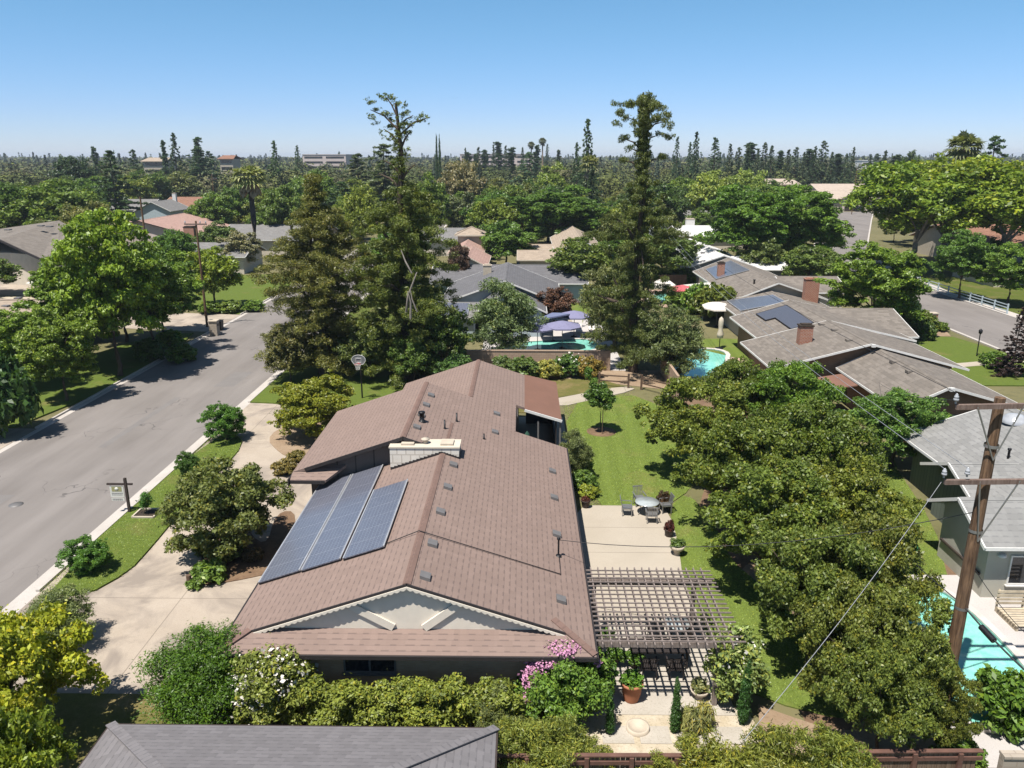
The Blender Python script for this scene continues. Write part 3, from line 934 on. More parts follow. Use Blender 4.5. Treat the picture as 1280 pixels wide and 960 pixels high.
def smooth_poly(pts, k=3):
    for _ in range(k):
        out = []
        for i in range(len(pts)):
            a, b = pts[i], pts[(i + 1) % len(pts)]
            out.append((a[0] * .75 + b[0] * .25, a[1] * .75 + b[1] * .25))
            out.append((a[0] * .25 + b[0] * .75, a[1] * .25 + b[1] * .75))
        pts = out
    return pts


def P2(*px, z=0.0):
    return [tuple(at(a, b, z)[:2]) for a, b in px]


sheet('ground', [(-4000, -300), (4000, -300), (4000, 7000), (-4000, 7000)], 0, M['earth'])
sheet('street', [(-33, -40), (-21.5, -40), (-21.5, 420), (-33, 420)], 0.008, M['asphalt'])
sheet('gutter', [(-21.5, -40), (-20.75, -40), (-20.75, 300), (-21.5, 300)], 0.012, M['kerb'])
sheet('gutter', [(-33.45, -40), (-33, -40), (-33, 300), (-33.45, 300)], 0.012, M['kerb'])
for nm, x0, x1, spans in (('kerb', -20.92, -20.75, ((-40, 22.8), (29.6, 49.4), (56.6, 300))), ('kerb', -33.6, -33.45, ((-40, 46.5), (50.5, 81.5), (91, 300)))):
    for a, b in spans:
        bb = MB()
        bb.box(x0, x1, a, b, -0.05, 0.13)
        tag(bb.build(nm, M['kerb']), kind='structure')
# circular drive of the brown-roofed house
sheet('driveway', [(-20.75, 23.0), (-9.0, 23.0), (-8.0, 36.0), (-9.5, 56.6), (-20.75, 56.6)], 0.016, M['concrete'])
sheet('front_lawn', smooth_poly([(-20.75, 29.5), (-18.6, 29.2), (-17.7, 31.3), (-17.75, 33.5), (-17.9, 36.2), (-18.35, 42.0), (-17.9, 45.6), (-18.6, 49.0), (-20.75, 49.6)], 1), 0.10, M['lawn'], th=0.16)
sheet('side_lawn', [(-20.75, 56.6), (-19.0, 56.4), (-14.0, 55.0), (-9.6, 54.5), (-9.6, 71.5), (-20.75, 71.5)], 0.10, M['lawn'], th=0.16)
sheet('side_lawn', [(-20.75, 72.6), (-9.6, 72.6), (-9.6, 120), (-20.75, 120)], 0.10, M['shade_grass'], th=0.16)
sheet('near_lawn', [(-20.75, 8), (-9.6, 8), (-9.6, 19), (-11.6, 23.0), (-20.75, 23.0)], 0.06, M['drygrass'], th=0.1)
sheet('planting_bed', smooth_poly(P2((240, 735), (262, 668), (300, 650), (332, 690), (345, 640), (375, 640), (350, 715), (290, 728)), 2), 0.05, M['mulch'], th=0.08)
sheet('planting_bed', smooth_poly(P2((330, 545), (385, 520), (425, 512), (410, 560), (370, 575), (350, 568)), 2), 0.05, M['dirt'], th=0.08)
# back yard
sheet('back_lawn', smooth_poly([(3.2, 38.55), (7.6, 38.5), (9.6, 41), (11.2, 46), (11.6, 52), (10.2, 56.5), (8.2, 59.5), (3.0, 57.0)], 1), 0.05, M['backlawn'], th=0.1)
sheet('back_lawn', [(2.6, 58.2), (7.0, 60.6), (8.4, 61.2), (6.5, 63.5), (0.0, 63.8), (-2.5, 62.0), (-2.5, 54.5), (2.5, 54.5)], 0.05, M['drygrass'], th=0.1)
sheet('soil_strip', [(-4.0, 62.6), (6.6, 62.6), (13, 60.0), (14.5, 66.5), (-4.0, 66.4)], 0.024, M['dirt'])
sheet('path', [(2.2, 56.2), (3.4, 56.3), (8.0, 59.6), (9.0, 60.7), (8.4, 61.3), (7.2, 60.9), (2.6, 58.0), (1.8, 58.0)], 0.062, M['patio'], th=0.08)
sheet('side_yard_lawn', smooth_poly([(7.0, 28.0), (7.3, 33.0), (7.8, 38.5), (9.2, 40.5), (9.8, 36.5), (9.6, 33.0), (10.6, 30.0), (11.3, 27.4), (11.5, 24.8), (11.7, 22.4), (10.8, 22.0), (8.4, 23.0), (7.2, 24.5)], 1), 0.05, M['backlawn'], th=0.1)
sheet('orchard_soil', [(9.4, 30.6), (9.4, 38.5), (12, 46), (12, 62), (19.8, 62), (19.8, 18), (9.4, 18)], 0.020, M['mulch'])
sheet('orchard_soil', smooth_poly([(9.0, 31.4), (12.2, 33.8), (12.4, 29.5), (14.2, 26), (13.4, 21.5), (11.8, 20.4), (7.4, 20.6), (7.6, 21.6), (11.2, 21.2), (11.7, 24), (11.3, 27.5)], 2), 0.028, M['dirt'])
sheet('orchard_soil', smooth_poly([(7.6, 18.6), (13.6, 18.6), (13.4, 22), (12.1, 24.2), (11.5, 22.0), (10.4, 21.4), (8.6, 22.4), (7.9, 22.9)], 1), 0.056, M['dirt'], th=0.06)
sheet('patio', smooth_poly([(2.0, 38.6), (7.3, 38.6), (7.7, 37.6), (7.55, 34.5), (7.1, 31.0), (7.2, 27.5), (2.0, 27.5)], 1), 0.066, M['patio'], th=0.1)
sheet('paving', [(1.9, 27.9), (7.2, 27.9), (7.2, 22.2), (1.9, 22.2)], 0.058, M['pavers'], th=0.1)
sheet('gravel_yard', [(1.2, 22.6), (7.6, 22.6), (7.9, 20.4), (7.6, 17.5), (1.0, 17.5), (1.0, 21)], 0.040, M['gravel'], th=0.08)
for i in range(4):
    for j in range(2):
        sheet('stepping_slab', [(2.6 + i * 1.2, 19.3 + j * 1.55), (3.6 + i * 1.2, 19.3 + j * 1.55), (3.6 + i * 1.2, 20.1 + j * 1.55), (2.6 + i * 1.2, 20.1 + j * 1.55)], 0.062, M['pavers'], th=0.05)
sheet('narrow_lawn', [(16.8, 31.6), (19.0, 31.6), (20.4, 35.2), (21.3, 38.5), (22.4, 44), (23.5, 47), (20.5, 49), (18.5, 44), (17.2, 36)], 0.05, M['backlawn'], th=0.1)
sheet('pool_deck', [(13.0, 20.0), (30, 20.0), (30, 31.6), (13.0, 31.6)], 0.030, M['deck'])
# yards across the street and farther off
sheet('yard_lawn', smooth_poly([(-33.6, 50.6), (-33.6, 81.4), (-39, 79), (-41.5, 66), (-45, 61), (-45, 56), (-39.5, 50.6)], 1), 0.12, M['lawn'], th=0.18)
sheet('yard_lawn', [(-33.6, 91), (-33.6, 125), (-48, 122), (-46, 97)], 0.12, M['lawn'], th=0.18)
sheet('concrete_apron', [(-33.45, 81.5), (-33.45, 91), (-48, 93), (-48, 84)], 0.030, M['concrete'])
sheet('concrete_apron', [(-33.45, 46.5), (-33.45, 50.5), (-52, 50.5), (-52, 46.5)], 0.030, M['concrete'])
sheet('terrace', [(-48, 60), (-48, 100), (-75, 104), (-75, 60)], 0.024, M['gravel'])
sheet('forecourt', [(-60, 104), (-60, 116), (-95, 125), (-95, 104)], 0.024, M['concrete'])
# streets on the right
STREET_R = [(51.5, 20), (51.6, 80), (51.8, 108), (56.0, 136), (70, 176), (97, 238), (112, 272)]
strip('street', STREET_R, 10.6, 0.008, M['asphalt'])
strip('kerb', STREET_R, 0.34, 0.13, M['kerb'], th=0.2, off=5.45)
strip('kerb', STREET_R, 0.34, 0.13, M['kerb'], th=0.2, off=-5.45)
strip('pavement', STREET_R[:4], 1.3, 0.10, M['kerb'], th=0.15, off=-6.3)
sheet('street', [(60, 262), (160, 262), (160, 275), (60, 275)], 0.013, M['asphalt'])
sheet('corner_lawn', [(33.8, 62.0), (45.9, 62.0), (45.9, 73.5), (44.5, 80.0), (39, 81.0), (34, 80.5)], 0.10, M['lawn'], th=0.15)
sheet('path', [(33.5, 66.2), (45.6, 69.6), (45.6, 71.0), (33.5, 67.3)], 0.118, M['patio'], th=0.05)
sheet('planting_bed', [(38.5, 80.6), (44.4, 80.2), (46.0, 85), (46.0, 92), (40, 90)], 0.10, M['dirt'], th=0.15)
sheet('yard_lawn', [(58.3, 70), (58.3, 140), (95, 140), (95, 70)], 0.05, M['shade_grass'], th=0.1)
sheet('yard_lawn', [(15.5, 79), (22.5, 79), (22.5, 71), (19.8, 71), (15.5, 76.5)], 0.05, M['backlawn'], th=0.1)
sheet('paving', [(12.5, 62.5), (20.6, 62.5), (20.6, 76.4), (12.5, 76.4)], 0.028, M['pinkdeck'])
sheet('paving', [(-4, 66.4), (9, 66.4), (9, 90), (-4, 88)], 0.028, M['deck'])
sheet('yard_lawn', [(5.6, 90), (8.8, 90), (9.6, 104), (6.4, 104)], 0.05, M['backlawn'], th=0.1)
sheet('path', [(4.6, 86), (5.5, 86), (6.2, 112), (5.2, 112)], 0.060, M['patio'], th=0.05)
sheet('paving', [(14, 96.5), (26, 96.5), (26, 110), (14, 110)], 0.028, M['pinkdeck'])
for q in ([(-31.0, 33.0), (-28.2, 33.2), (-28.1, 39.6), (-30.9, 39.5)], [(-25.2, 61.0), (-23.6, 61.0), (-23.5, 65.5), (-25.1, 65.5)], [(-27.4, 47.0), (-26.9, 47.0), (-26.6, 58.0), (-27.1, 58.0)]):
    sheet('road_patch', q, 0.0115, M['patch'])
# a cover plate in the street
b = MB()
b.lathe([(0.0, 0.02), (0.36, 0.02), (0.36, 0.0)], tuple(at(20, 631)), 24)
tag(b.build('manhole_cover', M['greymetal']), 'round iron manhole cover set in the asphalt of the wide street', 'manhole cover')

# ------------------------------------------------------------------ the brown-roofed house
HL = (-3.75, 30.0, 0.0)
house = thing('ranch_house', 'low house with brown shingle roof, blue solar panels and long white chimney', 'house', HL)
S_ = 0.34
RA, RB = 2.6 + 2.4 * S_, -S_           # right slope  z = RA + RB x
LA, LB = 2.6 + 9.9 * S_, S_            # left slope   z = LA + LB x
WA, WB = 5.34 + 5.65 * S_, S_          # slope of the taller wing
VA, VB = 4.47 + 3.1 * S_, S_           # rear left slope


def pl(pts, a, b, dz=0.0):
    return [(x, y, a + b * x + dz) for x, y in pts]


def hpart(b, name, mat, parent=None, **k):
    o = b.build(name, mat)
    if parent is None:
        o.parent = house
        local(o, HL)
    else:
        o.parent = parent
        o.matrix_parent_inverse = Matrix.Identity(4)
    return o


b = MB()
b.slab(pl([(-3.75, 22.6), (1.55, 22.6), (2.4, 22.6), (2.4, 34.7), (-3.75, 34.7)], RA, RB), 0.16)
b.slab(pl([(2.4, 21.75), (2.4, 22.6), (1.55, 22.6)], RA, RB), 0.16)
b.slab(pl([(-5.65, 34.7), (2.4, 34.7), (2.4, 40.5), (-0.4, 40.5), (-0.4, 44), (-5.65, 44)], RA, RB, 0.004), 0.16)
b.slab(pl([(-3.1, 44), (-0.4, 44), (-0.4, 45.3), (0.1, 45.3), (0.1, 52.7), (-3.1, 52.7)], RA, RB), 0.16)
b.slab(pl([(-9.9, 22.6), (-3.75, 22.6), (-3.75, 35.2), (-8.4, 35.2), (-8.6, 34.6), (-9.9, 33.3)], LA, LB), 0.16)
b.slab(pl([(-9.9, 21.75), (-9.05, 22.6), (-9.9, 22.6)], LA, LB), 0.16)
b.slab(pl([(-11.0, 34.7), (-5.65, 34.7), (-5.65, 44), (-11.0, 44)], WA, WB), 0.16)
b.slab(pl([(-8.2, 43.5), (-3.1, 43.5), (-3.1, 52.7), (-8.2, 52.7)], VA, VB), 0.16)
b.slab([(-9.9, 21.75, 2.6), (2.4, 21.75, 2.6), (1.2, 22.95, 2.6 + 1.2 * S_), (-8.7, 22.95, 2.6 + 1.2 * S_)], 0.16)
zs = WA + WB * -11.0
b.slab([(-11.0, 34.15, zs - 0.19), (-9.3, 34.15, zs - 0.19), (-8.5, 35.25, zs + 0.18), (-10.2, 35.25, zs + 0.18)], 0.12)
b.slab([(-11.0, 34.15, zs - 0.19), (-10.45, 34.72, zs), (-11.0, 34.72, zs)], 0.12)
roof = hpart(b, 'roof', M['roof_brown'])

b = MB()
for x, y0, y1, z in ((-3.75, 22.58, 38.6, RA + RB * -3.75), (-3.1, 44.0, 52.72, RA + RB * -3.1), (-5.65, 34.68, 44.02, RA + RB * -5.65)):
    b.slab([(x, y0, z + .035), (x + .14, y0, z + .035 - .14 * S_), (x + .14, y1, z + .035 - .14 * S_), (x, y1, z + .035)], 0.03)
    if not (x == -3.75):
        b.slab([(x - .14, y0, z + .035 - .14 * S_), (x, y0, z + .035), (x, y1, z + .035), (x - .14, y1, z + .035 - .14 * S_)], 0.03)
    else:
        b.slab([(x - .14, y0, z + .035 - .14 * S_), (x, y0, z + .035), (x, 35.2, z + .035), (x - .14, 35.2, z + .035 - .14 * S_)], 0.03)
b.obox((2.36, 21.8, 2.64), (1.05, 23.1, 2.64 + 1.35 * S_), 0.24, 0.04)
b.obox((-9.86, 21.8, 2.64), (-9.05, 22.6, 2.64 + .85 * S_), 0.24, 0.04)
hpart(b, 'ridge_cap', M['ridge_brown'])

b = MB()
b.slab([(0.1, 45.1, RA + RB * .1 - .012), (2.35, 45.1, 2.68), (2.35, 53.4, 2.68), (0.1, 52.9, RA + RB * .1 - .012)], 0.12)
hpart(b, 'patio_roof', M['roof_flat'])
b = MB()
b.obox((0.1, 45.04, RA + RB * .1 - .09), (2.37, 45.04, 2.6), .08, .15)
b.obox((-0.42, 44.2, RA + RB * -.4 - .1), (-0.42, 45.2, RA + RB * -.4 - .1), .04, .16)
hpart(b, 'patio_fascia', M['white'])

# fascias
b = MB()
b.box(2.41, 2.47, 21.7, 40.55, 2.44, 2.59)
b.box(-9.97, -9.91, 21.7, 33.3, 2.36, 2.59)
b.box(-9.9, 2.4, 21.68, 21.74, 2.45, 2.585)
b.box(-11.07, -11.01, 34.0, 44.0, zs - .42, zs - .1)
b.box(-11.0, -9.35, 34.09, 34.14, zs - .36, zs - .21)
zr = RA + RB * -3.75
b.obox((-3.75, 22.56, zr - .06), (1.6, 22.56, zr - .06 - 5.35 * S_), .05, .12)
b.obox((-3.75, 22.56, zr - .06), (-9.1, 22.56, zr - .06 - 5.35 * S_), .05, .12)
zw = RA + RB * -5.65
b.obox((-5.65, 34.66, zw - .07), (-10.4, 34.66, zw - .07 - 4.75 * S_), .05, .16)
b.obox((-5.65, 34.66, zw - .07), (-4.3, 34.66, zw - .07 - 1.35 * S_), .05, .16)
hpart(b, 'fascia', M['fascia_dark'])
# scalloped bargeboards
b = MB()
for sg in (-1, 1):
    top, bot = [], []
    n = 26
    for k in range(n + 1):
        d = 5.25 * k / n
        x, z = -3.75 + sg * d, zr - .10 - d * S_
        top.append((x, 22.50, z + .02))
    for k in range(n):
        for q in range(4):
            d = 5.25 * (k + q / 4) / n
            bot.append((-3.75 + sg * d, 22.50, zr - .10 - d * S_ - 0.04 - 0.06 * math.sin(math.pi * q / 4)))
    for k in range(n):
        seg = bot[k * 4:k * 4 + 4] + [bot[min(k * 4 + 4, len(bot) - 1)]]
        b.extrude([top[k], top[k + 1]] + seg[::-1], (0, 0.03, 0))
hpart(b, 'scalloped_bargeboard', M['gable_cream'])

# walls
b = MB()
b.box(-9.2, 1.7, 22.45, 35.0, 0, 2.42)
hpart(b, 'brick_wall', M['brick_brown'])
b = MB()
b.extrude([(-9.0, 22.72, 2.5), (1.5, 22.72, 2.5), (1.3, 22.72, RA + RB * 1.3 - .18), (-3.75, 22.72, zr - .18), (-8.8, 22.72, LA + LB * -8.8 - .18)], (0, .2, 0))
hpart(b, 'gable_wall', M['gable_cream'])
for q in (((438, 757), (492, 784)), ((576, 754), (530, 785))):
    a, c = at_y(*q[0], 22.67), at_y(*q[1], 22.67)
    b = MB()
    b.obox(a, c, .08, .26, up=(0, 0, 1))
    hpart(b, 'gable_brace', M['gable_cream'])
b = MB()
b.extrude([(-10.3, 35.2, 0), (1.6, 35.2, 0), (1.6, 35.2, 2.4), (-5.65, 35.2, zw - .18), (-10.3, 35.2, WA + WB * -10.3 - .18)], (0, 5.1, 0))
b.extrude([(-10.3, 40.3, 0), (-0.7, 40.3, 0), (-0.7, 40.3, RA + RB * -.7 - .2), (-5.65, 40.3, zw - .18), (-10.3, 40.3, WA + WB * -10.3 - .18)], (0, 3.5, 0))
b.extrude([(-7.5, 43.8, 0), (-0.3, 43.8, 0), (-0.3, 43.8, RA + RB * -.3 - .2), (-3.1, 43.8, 4.27), (-7.5, 43.8, VA + VB * -7.5 - .18)], (0, 8.4, 0))
hpart(b, 'siding_wall', M['siding_brown'])
b = MB()
b.box(2.0, 2.06, 45.2, 46.2, 0, 2.5)
b.box(0.2, 2.1, 52.0, 52.1, 0, 2.4)
b.box(2.0, 2.1, 46.2, 52.0, 0, 0.9)
hpart(b, 'patio_screen', M['fascia_dark'])
b = MB()
b.box(0.88, 0.98, 45.15, 45.25, 0, 2.55)
b.box(2.22, 2.32, 45.15, 45.25, 0, 2.55)
hpart(b, 'patio_post', M['greymetal'])
sheet('courtyard_slab', [(-0.6, 40.6), (2.9, 40.6), (2.9, 53.5), (-0.6, 53.5)], 0.05, M['patio'], th=0.1)


def window(parent, name, c, w, h, face, frame=M['white'], mull=1, sill=True, world=True, fw=0.06, loc=None):
    """window centred at c on a wall whose outward side is face ('-y', '+y', '-x', '+x')"""
    ax = {'-y': (Vector((1, 0, 0)), Vector((0, -1, 0))), '+y': (Vector((-1, 0, 0)), Vector((0, 1, 0))), '-x': (Vector((0, -1, 0)), Vector((-1, 0, 0))), '+x': (Vector((0, 1, 0)), Vector((1, 0, 0)))}[face]
    u, n = ax
    c = Vector(c)
    z = Vector((0, 0, 1))
    b = MB()
    o = c + n * 0.03
    b.obox(o - u * w / 2 + z * (h / 2 - fw / 2), o + u * w / 2 + z * (h / 2 - fw / 2), .07, fw)
    b.obox(o - u * w / 2 - z * (h / 2 - fw / 2), o + u * w / 2 - z * (h / 2 - fw / 2), .07, fw)
    for k in range(mull + 2):
        p = o + u * (w - fw) * (k / (mull + 1) - .5)
        b.obox(p - z * (h / 2 - fw), p + z * (h / 2 - fw), fw, .06, up=n)
    f = b.build(name, frame)
    f.parent = parent
    if loc is not None:
        local(f, loc)
    b = MB()
    o = c + n * 0.012
    b.extrude([o - u * (w / 2 - .02) - z * (h / 2 - .02), o + u * (w / 2 - .02) - z * (h / 2 - .02), o + u * (w / 2 - .02) + z * (h / 2 - .02), o - u * (w / 2 - .02) + z * (h / 2 - .02)], n * 0.02)
    g = b.build('pane', M['glass'])
    g.parent = f
    if sill:
        b = MB()
        o = c + n * 0.07 - z * (h / 2 + .035)
        b.obox(o - u * (w / 2 + .05), o + u * (w / 2 + .05), .14, .05)
        s = b.build('sill', frame)
        s.parent = f
    return f


wc = at_y(462, 822, 22.45)
window(house, 'window', (wc.x, 22.45, 1.75), 1.75, 0.62, '-y', frame=M['greymetal'], loc=HL)
window(house, 'window', (-9.2, 26.0, 1.4), 1.6, 1.2, '-x', loc=HL)
window(house, 'window', (1.7, 33.0, 1.2), 2.4, 1.9, '+x', loc=HL)

# the long white chimney across the ridge
cl_ = at_slope(488, 588, LA, LB, 0)
cr_ = at_slope(574, 573, RA, RB, 0)
ctop = at_y(487, 559, cl_.y).z
cyb = max(at(490, 549, ctop).y, cl_.y + .7)
cx0, cx1, cy0 = cl_.x, cr_.x, (cl_.y + cr_.y) / 2
b = MB()
b.box(cx0, cx1, cy0, cyb, 3.2, ctop - .07)
chim = hpart(b, 'chimney', M['white_block'])
b = MB()
b.box(cx0 - .04, cx1 + .04, cy0 - .04, cyb + .04, ctop - .068, ctop)
hpart(b, 'chimney_cap', M['cream'], chim)
for fx in (.25, .5, .82):
    b = MB()
    x = cx0 + (cx1 - cx0) * fx
    if fx == .5:
        b.lathe([(.11, 0), (.11, .16), (.2, .17), (.2, .23), (0, .27)], (x, (cy0 + cyb) / 2, ctop + .002), 14)
    else:
        b.box(x - .3, x + .3, cy0 + .18, cyb - .15, ctop + .002, ctop + .09)
    hpart(b, 'flue_top', M['stone_pot'], chim)
b = MB()      # stepped lead flashing along the foot of the chimney
n = 14
for k in range(n):
    x = cx0 + (-3.75 - cx0) * k / n
    x2 = cx0 + (-3.75 - cx0) * (k + 1) / n
    b.box(x, x2 + .01, cy0 - .02, cy0 - .003, LA + LB * x - .05, LA + LB * x2 + .09)
for k in range(6):
    x = -3.75 + (cx1 + 3.75) * k / 6
    x2 = -3.75 + (cx1 + 3.75) * (k + 1) / 6
    b.box(x, x2 + .01, cy0 - .02, cy0 - .003, RA + RB * x2 - .05, RA + RB * x + .07)
b.box(cx1 + .003, cx1 + .02, cy0 - .02, cyb, RA + RB * cx1 - .05, RA + RB * cx1 + .16)
hpart(b, 'chimney_flashing', M['fascia_dark'], chim)

# solar panels: three rows lying on the left slope
b = MB()
rails = MB()
rows = [((325, 727), (374.5, 713), (438.5, 592.5), (400, 604)), ((377.5, 712), (425, 698.5), (478, 581.5), (441.5, 591.5)), ((428.5, 697.5), (480, 683), (508.5, 600), (468.5, 611.5))]
sol = None
for r in rows:
    q = [at_slope(px, py, LA + .13, LB, 0) for px, py in r]
    x0, x1 = (q[0].x + q[3].x) / 2, (q[1].x + q[2].x) / 2
    y0, y1 = (q[0].y + q[1].y) / 2, (q[2].y + q[3].y) / 2
    b = MB()
    b.slab(pl([(x0, y0), (x1, y0), (x1, y1), (x0, y1)], LA, LB, .13), .045)
    o = hpart(b, 'solar_panel_row', M['solar'])
    n = max(1, round((y1 - y0) / 1.0))
    fr = MB()
    for x in (x0, x1):
        fr.obox((x, y0, LA + LB * x + .125), (x, y1, LA + LB * x + .125), .05, .06)
    for k in range(1, n):
        yy = y0 + (y1 - y0) * k / n
        fr.obox((x0, yy, LA + LB * x0 + .128), (x1, yy, LA + LB * x1 + .128), .006, .010)
    hpart(fr, 'panel_frame', M['alu'], o)
    st = MB()
    for x in (x0 + .3, x1 - .3):
        for yy in (y0 + .15, (y0 + y1) / 2, y1 - .2):
            st.box(x - .03, x + .03, yy - .03, yy + .03, LA + LB * x - .01, LA + LB * x + .085)
    st.obox((x0, y0 + .02, LA + LB * x0 + .06), (x1, y0 + .02, LA + LB * x1 + .06), .02, .07)
    hpart(st, 'panel_foot', M['black'], o)

# vents, pipes, conduit
vents = [(532, 722), (541, 681), (551, 641), (560, 610), (567, 582), (690.6, 590), (692.8, 623), (696, 669), (701.5, 751), (539, 495), (533, 507), (527, 520), (521.5, 535), (621, 518), (619, 541)]
for px, py in vents:
    p = at_slope(px, py, RA, RB, 0)
    b = MB()
    hw, hl, hh = .17, .19, .12
    pts = [(p.x - hw, p.y - hl), (p.x + hw, p.y - hl), (p.x + hw, p.y + hl), (p.x - hw, p.y + hl)]
    b.slab(pl(pts, RA, RB, hh), hh + .02)
    hpart(b, 'roof_vent', M['greymetal'])
for px, py, a, bb, r, h in ((527.5, 527, RA, RB, .12, .45), (556, 536, RA, RB, .045, .4), (571, 527, RA, RB, .045, .4), (605, 549, RA, RB, .04, .22), (454.5, 575, LA, LB, .10, .38)):
    p = at_slope(px, py, a, bb, 0)
    k = MB()
    k.lathe([(r * 1.7, -.05), (r * 1.5, .06), (r, .08), (r, h), (r * (1.5 if r > .08 else 1), h), (r * (1.4 if r > .08 else 1), h + .08), (0, h + .1)], tuple(p), 12)
    hpart(k, 'vent_pipe', M['black'])
mast = at_slope(698, 695, RA, RB, 0)
k = MB()
k.tube([tuple(mast + Vector((0, 0, -.1))), tuple(mast + Vector((0, 0, .75)))], .035, 8)
k.lathe([(.07, 0), (.07, .06), (0, .1)], tuple(mast + Vector((0, 0, .72))), 10)
k.lathe([(.14, -.04), (.1, .05), (0.03, .06)], tuple(mast), 10)
hpart(k, 'service_mast', M['black'])
k = MB()
c0, c1, c2 = at_slope(482, 681, LA, LB, 0), at_slope(524, 665.5, RA, RB, 0), at_slope(701, 719, RA, RB, 0)
up = Vector((0, 0, .045))
k.tube([c0 + up, c1 + up * 1.6], .018, 6)
k.tube([c1 + up * 1.6, c2 + up, mast + Vector((0.02, 0, .05))], .018, 6)
hpart(k, 'roof_conduit', M['fascia_dark'])

# ------------------------------------------------------------------ generic parts in world coordinates
def wpart(root, b, name, mat, sub=None):
    o = b.build(name, mat)
    if sub is not None:
        o.parent = sub
    else:
        o.parent = root
        local(o, root.location)
    return o


def gable_block(root, x0, x1, y0, y1, ze, rise, axis, over, wallm, roofm, trim=None, ridge=None, th=0.16, z0=0.0, walls=True, capm=None, gable=None):
    """one gabled block; the rectangle is the roof outline, ridge its position across"""
    b = MB()
    if axis == 'y':
        r = (x0 + x1) / 2 if ridge is None else ridge
        s1, s2 = rise / (r - x0), rise / (x1 - r)
        b.slab([(x0, y0, ze), (r, y0, ze + rise), (r, y1, ze + rise), (x0, y1, ze)], th)
        b.slab([(r, y0, ze + rise), (x1, y0, ze), (x1, y1, ze), (r, y1, ze + rise)], th)
    else:
        r = (y0 + y1) / 2 if ridge is None else ridge
        b.slab([(x0, y0, ze), (x1, y0, ze), (x1, r, ze + rise), (x0, r, ze + rise)], th)
        b.slab([(x0, r, ze + rise), (x1, r, ze + rise), (x1, y1, ze), (x0, y1, ze)], th)
    ro = wpart(root, b, 'roof', roofm)
    b = MB()
    if axis == 'y':
        b.slab([(r - .16, y0 - .01, ze + rise + .03 - .16 * s1), (r, y0 - .01, ze + rise + .03), (r, y1, ze + rise + .03), (r - .16, y1, ze + rise + .03 - .16 * s1)], .03)
        b.slab([(r, y0 - .01, ze + rise + .03), (r + .16, y0 - .01, ze + rise + .03 - .16 * s2), (r + .16, y1, ze + rise + .03 - .16 * s2), (r, y1, ze + rise + .03)], .03)
    else:
        s1, s2 = rise / (r - y0), rise / (y1 - r)
        b.slab([(x0, r - .16, ze + rise + .03 - .16 * s1), (x1, r - .16, ze + rise + .03 - .16 * s1), (x1, r, ze + rise + .03), (x0, r, ze + rise + .03)], .03)
        b.slab([(x0, r, ze + rise + .03), (x1, r, ze + rise + .03), (x1, r + .16, ze + rise + .03 - .16 * s2), (x0, r + .16, ze + rise + .03 - .16 * s2)], .03)
    wpart(root, b, 'ridge_cap', capm or roofm)
    if walls:
        b = MB()
        o = over
        if axis == 'y':
            za, zb = ze + (o) * s1 - th - .03, ze + (o) * s2 - th - .03
            b.extrude([(x0 + o, y0 + o, z0), (x1 - o, y0 + o, z0), (x1 - o, y0 + o, zb), (r, y0 + o, ze + rise - th - .03), (x0 + o, y0 + o, za)], (0, y1 - y0 - 2 * o, 0))
        else:
            za, zb = ze + o * s1 - th - .03, ze + o * s2 - th - .03
            b.extrude([(x0 + o, y0 + o, z0), (x0 + o, y1 - o, z0), (x0 + o, y1 - o, zb), (x0 + o, r, ze + rise - th - .03), (x0 + o, y0 + o, za)], (x1 - x0 - 2 * o, 0, 0))
        wpart(root, b, 'wall', wallm)
    if trim is not None:
        b = MB()
        h = .15
        if axis == 'y':
            b.box(x0 - .06, x0 - .003, y0, y1, ze - h, ze - .01)
            b.box(x1 + .003, x1 + .06, y0, y1, ze - h, ze - .01)
            for yy in (y0 - .034, y1 + .034):
                b.obox((x0 - .06, yy, ze - h / 2), (r, yy, ze + rise - h / 2), .06, h)
                b.obox((x1 + .06, yy, ze - h / 2), (r, yy, ze + rise - h / 2), .06, h)
        else:
            b.box(x0, x1, y0 - .06, y0 - .003, ze - h, ze - .01)
            b.box(x0, x1, y1 + .003, y1 + .06, ze - h, ze - .01)
            for xx in (x0 - .034, x1 + .034):
                b.obox((xx, y0 - .06, ze - h / 2), (xx, r, ze + rise - h / 2), .06, h)
                b.obox((xx, y1 + .06, ze - h / 2), (xx, r, ze + rise - h / 2), .06, h)
        wpart(root, b, 'fascia', trim)
    return ro


